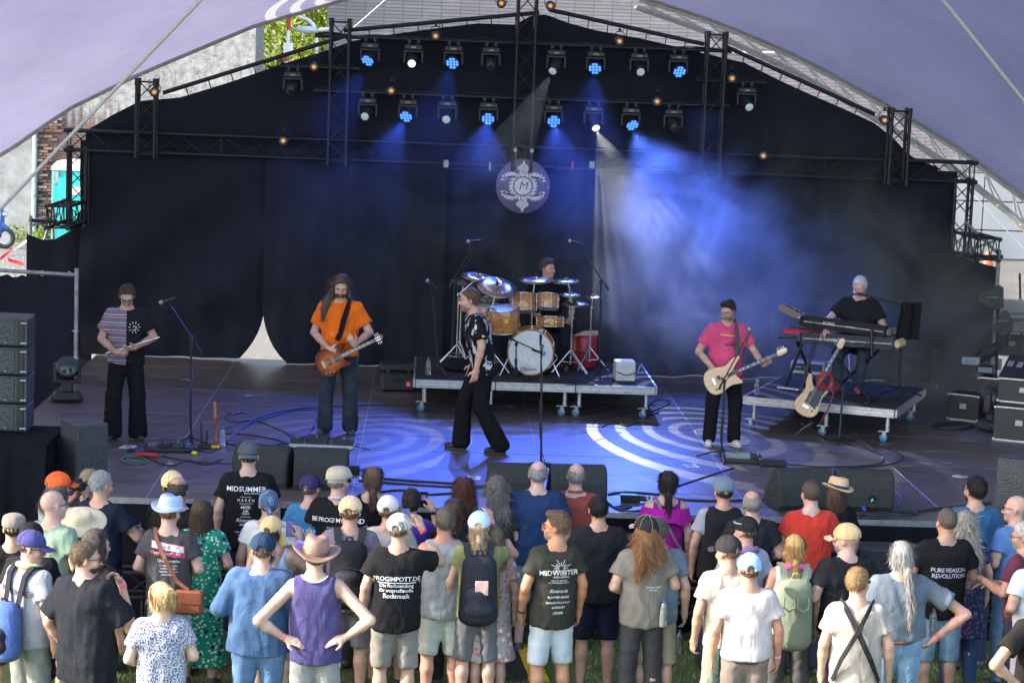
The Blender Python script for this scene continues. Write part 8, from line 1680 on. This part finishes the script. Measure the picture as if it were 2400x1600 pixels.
crowd(728,1113,1.74,'person in navy purple cap and blue t-shirt',-.15,head=(-.2,0,0),hat=cap((.035,.03,.10),(.02,.02,.07),False),hair=('short',(.2,.16,.12)),top=dict(col=(.06,.22,.42),text=[('MIDSUMMER',0,1.26,.062,.01)],tmat=paint_c('pr_lblue',(.45,.6,.75),.8)),bottom=dict(col=(.05,.06,.1)),sk=S3,w=.93,pose='front')
crowd(797,1096,1.84,'man in beige flat cap and black t-shirt with grey collar',-.2,head=(-.4,.02,0),hat=dict(kind='flat',mat=fabric((.42,.38,.30))),hair=('fringe',(.3,.28,.26)),w=1.12,top=dict(col=B,fit=1.5,collar=(.45,.46,.48),text=[('BE PROG! MY FRIEND',.02,1.32,.056,.02,.85),('26 & 27 28 SEPTEMBRE',.02,1.255,.019,.01),('LA CAPSE POBLE ESPANYOL',.02,1.23,.017,.01),('TESSERACT',.02,1.165,.048,.02),('PERSEFONE',.02,1.13,.032,.01),('ENDLESS',.02,1.105,.024,.01)]),bottom=dict(col=(.06,.06,.07),type='trousers'),sk=(.58,.36,.29),shades=(True,))
A=crowd(644,1211,1.66,'woman in tan cap and light blue strap top filming with a phone',-.08,head=(-.3,0,0),hat=cap((.52,.38,.20)),hair=('pony',(.06,.04,.03),.22),top=dict(type='strap',col=(.36,.52,.70)),bottom=dict(col=(.2,.2,.25)),sk=S1,J=dict(eR=(.30,.10,1.28),wR=(.20,.22,1.52)),hands=dict(R=dict(dir=(-.2,.3,1),n=(-.6,.6,0),curl=.7)))
phone(A,'black phone held up by the woman in the tan cap',(.10,.30,1.60));crossbody(A,'thin tan leather strap across the back of the woman in the tan cap',(.26,.10,.04),1,(-.16,-.12,1.0),.011,None)
A=crowd(612,1251,1.80,'heavy man in navy cap and blue denim shirt',-.05,head=(.12,.05,0),hat=cap((.018,.035,.075)),hair=('short',(.22,.15,.10)),w=1.25,belly=.06,top=dict(type='shirt',col=(.055,.115,.24),pattern='denim',c2=(.09,.17,.32),hem=.83,sleeve=1.12,fit=2.0,wrinkle=1.5),bottom=dict(col=(.05,.13,.30),type='trousers',pattern='denim',c2=(.2,.32,.5)),sk=S3,pose='front')
A=crowd(746,1257,1.80,'man in brown leather brimmed hat and purple tank top, hands on hips',.0,hat=dict(kind='western',mat=paint('hat_leather',(.24,.14,.10),.45,nscale=5,namt=.3,bump=.2,bscale=30),band=paint_c('hat_band',(.12,.06,.045),.5)),head=(.05,-.05,.08),hair=('short',(.12,.07,.04)),pose='hips',w=1.08,top=dict(type='tank',col=(.085,.07,.20),hem=.82,fit=1.3),bottom=dict(col=(.34,.34,.33)),sk=(.66,.43,.34),hands=dict(R=dict(dir=(-.75,-.35,-.1),n=(0,.5,-.5),curl=.4),L=dict(dir=(.75,-.35,-.1),n=(0,.5,-.5),curl=.4)))
wristband(A,'wL')
for sx in(-1,1):
 pts=[]
 for zz in(1.18,1.22,1.28,1.34,1.40,1.44):pass
bnd=MB();nb=A['nb'];bnd.path([nb+np.array((.098*math.cos(a),-.012+.075*math.sin(a),-.004+.018*math.cos(2*a)-.006))for a in[PI+i*PI/12 for i in range(13)]],.007,5);bnd.build('neck_trim',fabric((.7,.7,.72)),A['shirt'])
A=crowd(823,1165,1.82,'man in tan cap and mauve t-shirt wearing a black backpack',.02,hat=cap((.60,.46,.28)),hair=('short',(.24,.15,.09)),w=1.05,top=dict(col=(.24,.20,.27),fit=1.6,hem=.83),bottom=dict(col=(.22,.22,.24),end=.50),sk=(.58,.36,.28))
backpack(A,'black backpack with two compartments on the man in the mauve shirt',(.022,.023,.027),(.03,.031,.036),1.12,True,1.18,.50);bottle(A['W']((.19,-.25,1.05)),'small clear bottle in the side pocket of the black backpack',MT['white_paint'],h=.18)
project_text([('MIDSUMMER',0,1.668,.024,.02)],next(o for o in A['root'].children if o.name.startswith('cap')),A['root'],False,MT['rubber'])
A=crowd(877,1098,1.70,'woman with brown low ponytail and tattooed back in black off shoulder top',0,hair=('lowpony',(.14,.09,.06),.14),top=dict(type='boat',col=B,hem=.9),bottom=dict(col=(.03,.03,.04),type='trousers'),sk=(.64,.44,.37),w=.94)
bd_=next(o for o in A['root'].children if o.name.startswith('body'));project_poly([[(-.06,1.40),(-.03,1.375),(0,1.34),(.03,1.375),(.06,1.40),(.02,1.395),(0,1.41),(-.02,1.395)],[(-.012,1.36),(0,1.30),(.012,1.36)]],bd_,False,paint_c('tattoo_ink',(.10,.12,.16),.6),'tattoo',.002)
crowd(916,1163,1.74,'man in off white cap and off white t-shirt behind the raised phone',.0,hat=cap((.62,.60,.56)),hair=('short',(.2,.14,.1)),top=dict(col=(.56,.52,.48),text=[('MIDSUMMER',0,1.26,.07,.01)],tmat=paint_c('pr_grey',(.2,.2,.2),.8)),bottom=dict(col=(.4,.4,.38)),sk=S1)
A=crowd(962,1149,1.66,'woman with dark curly hair in purple blue top filming the show',.0,hair=('curlshort',(.035,.022,.02),.2,.022),top=dict(col=(.07,.04,.30)),bottom=dict(col=(.04,.04,.06),type='trousers'),sk=S1,J=dict(eR=(.30,.18,1.26),wR=(.22,.32,1.50)),hands=dict(R=dict(dir=(-.3,.2,1),n=(-.6,.6,0),curl=.7)))
phone(A,'phone in grey case held up by the dark curly haired woman',(.13,.36,1.60),0,False)
A=crowd(934,1206,1.80,'man in faded white grey cap and black t-shirt with white lettering filming',.02,hat=dict(kind='cap',mat=fabric((.52,.48,.42),'splash',(.16,.18,.18)),mat2=fabric((.6,.56,.5))),head=(-.15,0,0),hair=('short',(.2,.17,.14)),w=1.08,top=dict(col=(.016,.016,.018),hem=.82,fit=1.6,text=[('PROGIMPOTT.DE',0,1.262,.052,.02,.95),('Die Radiosendung',0,1.208,.042,.02,.9),('für anspruchsvolle',0,1.168,.042,.02,.9),('Rockmusik',0,1.122,.054,.02,.9)]),bottom=dict(col=(.30,.28,.25),end=.50),sk=(.58,.36,.27),J=dict(eR=(.36,.16,1.34),wR=(.20,.30,1.58)),hands=dict(R=dict(dir=(-.35,.15,1),n=(-.6,.6,0),curl=.6)))
project_poly([quad(-.19,1.232,.19,1.232,.007)],A['shirt'],False,MT['print_white'],'underline');wristband(A,'wR');phone(A,'phone showing the stage held up by the man in the lettered black shirt',(.06,.33,1.67))
A=crowd(1044,1194,1.78,'man with short grey curls in heather grey tank top',.05,hair=('curlshort',(.17,.145,.12),.2,.004),w=1.04,top=dict(type='tank',col=(.36,.38,.41),hem=.83,fit=1.4),bottom=dict(col=(.62,.62,.57),end=.5),sk=(.58,.30,.22),J=dict(eR=(.27,-.05,1.14),wR=(.31,.03,.90)));wristband(A,'wR')
crowd(1065,1174,1.70,'woman with straight brown bob in black top',.05,hair=('bob',(.08,.045,.032),.35),top=dict(col=B),bottom=dict(col=(.04,.04,.05),type='trousers'),sk=S3,w=.95)
crowd(1092,1123,1.66,'woman with long reddish brown hair near the stage edge',.1,hair=('curly',(.13,.05,.035),.18,.006),top=dict(col=(.03,.03,.06)),bottom=dict(col=(.04,.04,.05),type='trousers'),sk=S1,w=.95)
crowd(1161,1120,1.70,'woman with long wavy grey hair near the centre monitors',.1,hair=('curly',(.22,.20,.19),.30,.014),top=dict(col=(.04,.04,.05)),bottom=dict(col=(.04,.04,.05),type='trousers'),sk=S1)
A=crowd(1127,1201,1.76,'man in light blue cap with tattooed raised arm wearing a dark backpack',.0,hat=cap((.42,.58,.78)),hair=('lowpony',(.45,.33,.2),.14),top=dict(col=(.28,.30,.12),sleeve=.4),bottom=dict(col=(.17,.17,.18),end=.48),sk=(.60,.37,.29),J=dict(eR=(.30,.14,1.38),wR=(.10,.26,1.62)),hands=dict(R=dict(dir=(-.25,.2,1),n=(-.6,.6,0),curl=.6)))
phone(A,'phone with lit picture of the stage held by the man in the light blue cap',(.02,.30,1.76));backpack(A,'dark rolled top backpack with pink pouch on the man in the light blue cap',(.022,.024,.032),(.03,.032,.042),1.1,True,1.16,.56)
held(A,'pink_pouch','small pink pouch tucked into the dark backpack','pouch',lambda r:MB().bbox((.02,-.36,1.20),(.11,.02,.12),.006,rz=.0).build('pouch',fabric((.55,.33,.30)),r));wristband(A,'wR')
bd_=next(o for o in A['root'].children if o.name.startswith('body'))
A=crowd(1155,1235,1.64,'person in red white and grey patterned wrap beside the dark backpack',.1,hair=('long',(.2,.15,.1),.2),top=dict(type='dress',col=(.45,.42,.42),pattern='floral',c2=(.55,.10,.08),c3=(.62,.6,.58),hem=.5),sk=S1,w=.95)
crowd(1262,1084,1.86,'balding grey haired man in navy t-shirt and teal shorts',.0,hair=('balding',(.36,.36,.36)),w=1.16,belly=.03,top=dict(col=(.022,.05,.13),hem=.83,fit=1.6),bottom=dict(col=(.20,.36,.40),end=.48),sk=(.64,.42,.36),pose='down')
crowd(1349,1090,1.80,'man with grey fringe of hair in rust red collared shirt',.0,hair=('fringe',(.30,.29,.28)),w=1.08,top=dict(type='polo',col=(.34,.075,.06),collar=(.34,.075,.06)),bottom=dict(col=(.05,.05,.07),type='trousers'),sk=(.62,.40,.33),pose='front')
crowd(1409,1166,1.80,'black haired man in plain black t-shirt and navy shorts',.05,hair=('short',(.018,.018,.02)),w=1.08,top=dict(col=(.020,.021,.025),fit=1.5,hem=.84),bottom=dict(col=(.018,.018,.045),end=.50),sk=(.52,.32,.23),pose='front')
A=crowd(1304,1205,1.82,'tanned man with sunglasses and goatee turning left in dark olive t-shirt',.30,head=(1.05,.02,0),hair=('quiff',(.20,.13,.075)),beard=(.36,.30,.25),face=True,shades=(True,paint_c('orange_frame',(.6,.16,.05),.4)),w=1.0,top=dict(col=(.045,.045,.036),hem=.82,text=[('MIDWINTER',0,1.285,.060,.015),('PROG FESTIVAL',.02,1.25,.020,.01),('FEBRUARY 10TH 2024',0,1.222,.014,.01),('TIVOLIVREDENBURG UTRECHT',0,1.204,.013,.01),('Riverside',0,1.135,.042,.0,1.0,.4),('FLOWER KINGS',0,1.085,.026,.02),('RENDEZVOUS POINT',0,1.04,.022,.01),('AVKRVST',0,1.00,.028,.01),('LESOIR',0,.955,.028,.02)]),bottom=dict(col=(.46,.53,.58),pattern='denim',c2=(.62,.67,.70),end=.50),sk=(.55,.27,.16),J=dict(eL=(-.26,-.04,1.15),wL=(-.24,.08,.92)))
pl=[]
for k in range(16):a=k*2*PI/16;pl.append(quad(.01+.02*math.cos(a),1.325+.02*math.sin(a),.01+(.09 if k%2 else.06)*math.cos(a),1.325+(.075 if k%2 else.05)*math.sin(a),.0035))
project_poly(pl,A['shirt'],False,MT['print_white'],'snowflake_print');wristband(A,'wL',(.02,.02,.022))
A=crowd(1563,1108,1.70,'woman with black ponytail in magenta ruffled top',-.05,hair=('lowpony',(.022,.015,.018),.26),top=dict(type='strap',col=(.36,.012,.26),sleeve=.4,hem=.92),bottom=dict(col=(.30,.45,.52),end=.4),sk=(.62,.42,.35),w=1.0)
rf=MB();V=[]
for i in range(41):
 a=PI*(-.08+1.16*i/40)+PI;
 for j in range(5):t=j/4;rr=1.0+.16*t+.035*t*math.sin(i*1.7);V.append(((.235*math.cos(a))*rr,(-.01+.150*math.sin(a))*rr,1.405-.15*t-.02*math.sin(i*.5)*t))
rf.add(V,[(i*5+j,(i+1)*5+j,(i+1)*5+j+1,i*5+j+1)for i in range(40)for j in range(4)],True);rf.build('ruffle',fabric((.36,.012,.26)),A['shirt'])
project_poly([[(-.05,1.43),(.05,1.43),(.02,1.34),(-.02,1.34)]],next(o for o in A['root'].children if o.name.startswith('body')),False,paint_c('lace',(.25,.015,.06),.8),'lace_back',.004)
crossbody(A,'glittery small shoulder bag of the woman in magenta',(.16,.12,.14),-1,(.20,-.15,.86),.011,(.15,.06,.22))
A=crowd(1546,1216,1.76,'person in blue grey t-shirt and khaki shorts mostly hidden behind the long curls',.0,hair=('short',(.2,.18,.16)),w=1.05,top=dict(col=(.15,.21,.27)),bottom=dict(col=(.34,.30,.22),end=.48),sk=S1)
A=crowd(1517,1210,1.78,'man with long blond curls under a black cap in taupe t-shirt',.15,head=(.25,.0,0),hat=cap((.022,.022,.024),(.35,.30,.25)),hair=('curly',(.34,.17,.075),.27,.012),w=1.05,top=dict(col=(.22,.205,.175),hem=.84,fit=1.5,text=[('BARCLAY JAMES',.05,1.19,.018,.01),('HARVEST',.05,1.165,.018,.01)]),bottom=dict(col=(.05,.05,.055),type='trousers',pattern='denim'),sk=(.60,.38,.29),pose='front')
bottle(A['W']((.14,-.15,.86)),'clear water bottle stuck in the back pocket of the long haired man')
A=crowd(1701,1121,1.80,'man in blue grey flat cap and black waistcoat over grey sleeves',.0,hat=dict(kind='flat',mat=fabric((.11,.17,.22))),hair=('short',(.04,.03,.03)),w=1.10,top=dict(col=(.33,.36,.42),sleeve=.6),bottom=dict(col=(.05,.06,.1),type='trousers'),sk=S2)
P_=[cone((sx*.085,0,.74),(sx*.085,-.004,1.33),.142,.132,k=.05,q=.95,cuts=[(np.array((0,0,.84)),(0,0,-1.0))])for sx in(-1,0,1)]+[cone((-.10,-.01,1.39),(.10,-.01,1.39),.11,k=.05)]+[ell((sx*.245,0,1.37),(.065,.2,.16),k=.012,sub=True)for sx in(-1,1)]+[ell((0,-.01,1.56),(.075,.08,.06),k=.01,sub=True)]
fz=wr(77,6,16,40);lo,hi=bounds(P_,.0165);link('waistcoat',sdf_mesh('waistcoat',[(P_,lo,hi,.0165,None)],lambda V:fz(V)*.007),fabric((.014,.015,.018)),A['root'])
crowd(1766,1153,1.76,'man with grey thinning hair in dark t-shirt',.0,head=(.1,0,0),hair=('balding',(.22,.22,.22),.2,.002),w=1.08,top=dict(col=(.022,.024,.03)),bottom=dict(col=(.05,.05,.06),type='trousers'),sk=S1,pose='front')
A=crowd(1747,1213,1.74,'man in black cap with sunglasses on top, purple scarf and white t-shirt',.35,head=(.35,.05,0),hat=cap((.018,.018,.02)),hair=('short',(.1,.08,.06)),top=dict(col=(.50,.55,.66)),bottom=dict(col=(.3,.3,.3)),sk=S1,pose='front')
MB().path([A['nb']+np.array((.085*math.cos(a),-.015+.088*math.sin(a),-.002-.02*math.sin(a)))for a in[i*PI/8 for i in range(16)]],.033,7,True).build('scarf',fabric((.24,.15,.32)),A['root'])
MB().path([A['ho']+A['HM']@np.array((.10*math.cos(a),-.014+.12*math.sin(a),.085))for a in[-.6+i*.30 for i in range(14)]],.006,5).build('sunglasses_strap',paint_c('strap_teal',(.25,.5,.55),.5),A['root'])
A=crowd(1713,1257,1.78,'man in charcoal cap and beige t-shirt with a checked bag at his hip',.2,head=(.45,.05,0),hat=cap((.025,.025,.027)),hair=('curlshort',(.22,.14,.09)),w=1.05,top=dict(col=(.60,.54,.44),hem=.86),bottom=dict(col=(.30,.32,.26),type='trousers'),sk=S2)
held(A,'hip_bag','dark green checked bag hanging at the hip of the man in charcoal cap','bag',lambda r:MB().bbox((-.05,-.19,.78),(.2,.07,.22),.02).build('bag',fabric((.03,.06,.05)),r))
A=crowd(1759,1299,1.76,'man in faded blue white cap and pale pink t-shirt with brown trousers',.0,head=(.08,.03,0),hat=dict(kind='cap',mat=fabric((.15,.30,.56),'denim',(.55,.66,.80))),hair=('short',(.16,.12,.10)),w=1.08,top=dict(col=(.62,.55,.57),hem=.93,fit=1.5),bottom=dict(col=(.24,.19,.165),type='trousers',belt=paint_c('belt',(.02,.02,.02),.5)),sk=(.58,.30,.22));wristband(A,'wR',(.75,.35,.40))
A=crowd(1863,1257,1.70,'blonde ponytail woman with pink scarf and white sleeveless top',-.05,hair=('lowpony',(.52,.30,.12),.16),top=dict(type='vest',col=(.72,.70,.72),hem=.88),bottom=dict(col=(.10,.095,.095),type='trousers'),sk=(.55,.32,.22),w=.96)
MB().path([A['nb']+np.array((.080*math.cos(a),-.012+.085*math.sin(a),-.002-.015*math.sin(a)))for a in[i*PI/8 for i in range(16)]],.027,7,True).build('scarf',fabric((.80,.10,.32)),A['root'])
backpack(A,'olive green backpack with carry handles on the blonde woman',(.19,.22,.15),(.21,.24,.165),1.08,False,1.12,.60)
held(A,'carry_handles','two looped green handles on the front of the olive backpack','handle',lambda r:[MB().path([(sx-.045,-.355,1.28),(sx-.05,-.37,1.20),(sx,-.375,1.165),(sx+.05,-.37,1.20),(sx+.045,-.355,1.28)],.010,6).build('loop',fabric((.21,.24,.165)),r)for sx in(-.06,.06)])
crowd(1905,1130,1.84,'man with short brown hair in bright red t-shirt',.1,head=(.2,0,0),hair=('buzz',(.075,.055,.045)),w=1.08,top=dict(col=(.66,.055,.035),hem=.84,fit=1.4),bottom=dict(col=(.05,.06,.1),type='trousers'),sk=(.64,.44,.38),shades=(False,),pose='front')
crowd(1958,1117,1.70,'woman in straw trilby with navy band and black top',.15,head=(.2,0,.1),hat=dict(kind='trilby',mat=paint('straw',(.56,.40,.22),.85,nscale=60,namt=.15,bump=.4,bscale=200),band=paint_c('navy_band',(.015,.02,.06),.8)),hair=('bob',(.12,.07,.04)),top=dict(col=B),bottom=dict(col=(.04,.04,.05),type='trousers'),sk=S3,w=.95)
crowd(1990,1229,1.80,'grey bearded man in tan cap turning left in black t-shirt',.25,head=(.75,.05,0),hat=cap((.46,.36,.20)),hair=None,beard=(.34,.33,.32),face=True,w=1.14,belly=.05,top=dict(col=(.018,.019,.023),fit=1.6),bottom=dict(col=(.05,.05,.07),type='trousers'),sk=(.62,.40,.33),pose='front')
A=crowd(2018,1334,1.78,'man with sunlit fair curly hair in stone t-shirt with crossed black straps',-.12,head=(-.5,.05,0),hair=('curlshort',(.42,.25,.12),.2,.006),w=1.05,top=dict(col=(.40,.36,.33),hem=.85,fit=1.6),bottom=dict(col=(.2,.25,.35),type='trousers'),sk=(.58,.36,.27),face=True,shades=(True,))
T=A['T'];strap(A,[T((-.16,.10,1.40)),T((-.12,.0,1.50)),T((-.09,-.10,1.46)),T((.0,-.165,1.30)),T((.10,-.165,1.08)),T((.17,-.10,.90))],(.02,.02,.022),'black strap crossing from the left shoulder of the fair curly haired man',.022,'camera_strap');strap(A,[T((.16,.10,1.40)),T((.12,.0,1.50)),T((.08,-.11,1.46)),T((.0,-.168,1.30)),T((-.12,-.168,1.08)),T((-.18,-.10,.90))],(.02,.02,.022),'black strap crossing from the right shoulder of the fair curly haired man',.018,'camera_strap')
A=crowd(2116,1274,1.80,'man with long grey ponytail in blue grey t-shirt, hand on hip',.05,head=(.3,.05,0),hair=('lowpony',(.36,.345,.33),.42),w=1.18,belly=.06,top=dict(col=(.145,.18,.225),hem=.98,fit=1.6),bottom=dict(col=(.13,.26,.42),type='trousers',pattern='denim',c2=(.25,.38,.55),belt=paint_c('belt_brown',(.14,.05,.025),.5)),sk=(.60,.35,.28),J=dict(eR=(.52,-.10,1.20),wR=(.30,-.06,1.0)),hands=dict(R=dict(dir=(-.5,.1,-.6),n=(-.6,.4,0),curl=.5)));wristband(A,'wR');bottle(A['W']((.30,.05,.98)),'clear bottle with red cap under the arm of the grey ponytail man',paint_c('red_cap',(.6,.03,.03),.4))
crowd(2218,1196,1.82,'man with cropped grey brown hair in black t-shirt and denim shorts',.12,head=(.1,.03,0),hair=('buzz',(.13,.10,.09)),w=1.12,top=dict(col=B,hem=.83,fit=1.5,text=[('PURE REASON',.01,1.255,.052,.03,.9),('REVOLUTION',.015,1.205,.052,.03,.9)],tmat=paint_c('pr_lilac',(.50,.47,.54),.8)),bottom=dict(col=(.20,.33,.48),pattern='denim',c2=(.34,.46,.58),end=.44),sk=S2,pose='cross')
crowd(2268,1201,1.68,'woman with very long wavy grey blond hair in dark floral dress',.1,head=(-.1,.05,0),hair=('curly',(.50,.47,.40),.50,.008),top=dict(type='dress',col=(.02,.035,.10),pattern='floral',c2=(.16,.05,.14),c3=(.05,.11,.14),hem=.55),bottom=dict(col=(.03,.06,.14),type='trousers'),sk=S1)
crowd(2291,1120,1.84,'dark haired man with glasses in blue t-shirt',.15,head=(.35,0,0),hair=('short',(.025,.018,.016),.2,.010),beard=(.03,.022,.02),face=True,shades=(False,),w=1.10,top=dict(col=(.035,.13,.28)),bottom=dict(col=(.05,.06,.1),type='trousers'),sk=S1)
A=crowd(2386,1165,1.80,'bald man with glasses in blue shirt at the right edge',.55,head=(.7,.05,0),hair=None,face=True,shades=(False,),w=1.1,top=dict(type='polo',col=(.13,.26,.55)),bottom=dict(col=(.15,.25,.4),type='trousers'),sk=(.60,.38,.32),pose='front')
A=crowd(2405,1228,1.76,'grey bearded person in maroon t-shirt holding a plastic cup',.9,head=(.4,.1,0),hair=('short',(.45,.45,.45)),beard=(.36,.36,.35),face=True,shades=(False,),w=1.1,top=dict(col=(.13,.035,.06)),bottom=dict(col=(.05,.06,.1),type='trousers'),sk=S2,J=dict(eL=(-.25,.06,1.16),wL=(-.05,.34,1.20),eR=(.3,.05,1.15),wR=(.05,.33,1.15)))
cup(A,'big clear plastic cup held by the person in maroon',(-.02,.45,1.20),.045)
A=crowd(2436,1262,1.74,'person in white t-shirt cut off by the right edge',.4,hair=('short',(.3,.3,.3)),w=1.08,top=dict(col=(.68,.70,.74)),bottom=dict(col=(.2,.2,.25),type='trousers'),sk=S1,pose='front')
A=crowd(2452,1372,1.78,'person in black t-shirt with bent bare arm at the lower right edge',.2,hair=('short',(.1,.08,.06)),w=1.15,top=dict(col=(.02,.018,.016)),bottom=dict(col=(.34,.29,.22)),sk=(.60,.36,.26),pose='hips')
# ---- near row, left
A=crowd(229,1247,1.78,'balding man with long dark hair and blue lanyard in black print t-shirt',-.75,head=(-.3,.1,0),hair=('long',(.07,.055,.045),.06),top=dict(col=(.018,.018,.02),text=[('OPETH',0,1.2,.06,.02)],tmat=paint_c('pr_dimblue',(.12,.28,.32),.8)),bottom=dict(col=(.04,.04,.05),type='trousers'),sk=S1,w=1.05)
MB().path([A['nb']+np.array((.066*math.cos(a),.005+.075*math.sin(a),.0-.02*math.sin(a)))for a in[i*PI/8 for i in range(16)]],.009,5,True).build('lanyard',fabric((.05,.2,.6)),A['root'])
crossbody(A,'grey brown cloth shoulder bag behind the bearded man',(.09,.08,.08),1,(-.05,-.20,.88),.02,(.34,.10,.34))
A=crowd(202,1276,1.84,'bearded man with sunglasses in loose black t-shirt, hand at his chin',-.55,head=(-.75,.05,0),hair=('short',(.17,.115,.075)),beard=(.10,.07,.05),face=True,shades=(True,),w=1.18,belly=.03,top=dict(col=(.016,.019,.026),hem=.74,fit=2.4,sleeve=.78,wrinkle=1.4),bottom=dict(col=(.06,.06,.07),type='trousers'),sk=(.58,.35,.27),J=dict(eR=(.31,.13,1.14),wR=(.14,.24,1.42),eL=(-.31,-.04,1.13),wL=(-.27,.10,.92)),hands=dict(R=dict(dir=(-.45,-.3,.8),n=(-.4,-.8,0),curl=.9)));wristband(A,'wR')
A=crowd(381,1372,1.66,'blonde woman with tied hair in small patterned navy white t-shirt looking left',.20,head=(.65,.35,0),hair=('bun',(.55,.36,.17)),face=True,shades=(True,),w=.98,top=dict(col=(.55,.55,.60),pattern='dots',c2=(.06,.06,.17),hem=.88,fit=1.3),bottom=dict(col=(.05,.05,.1),type='trousers'),sk=(.66,.44,.35),pose='front')
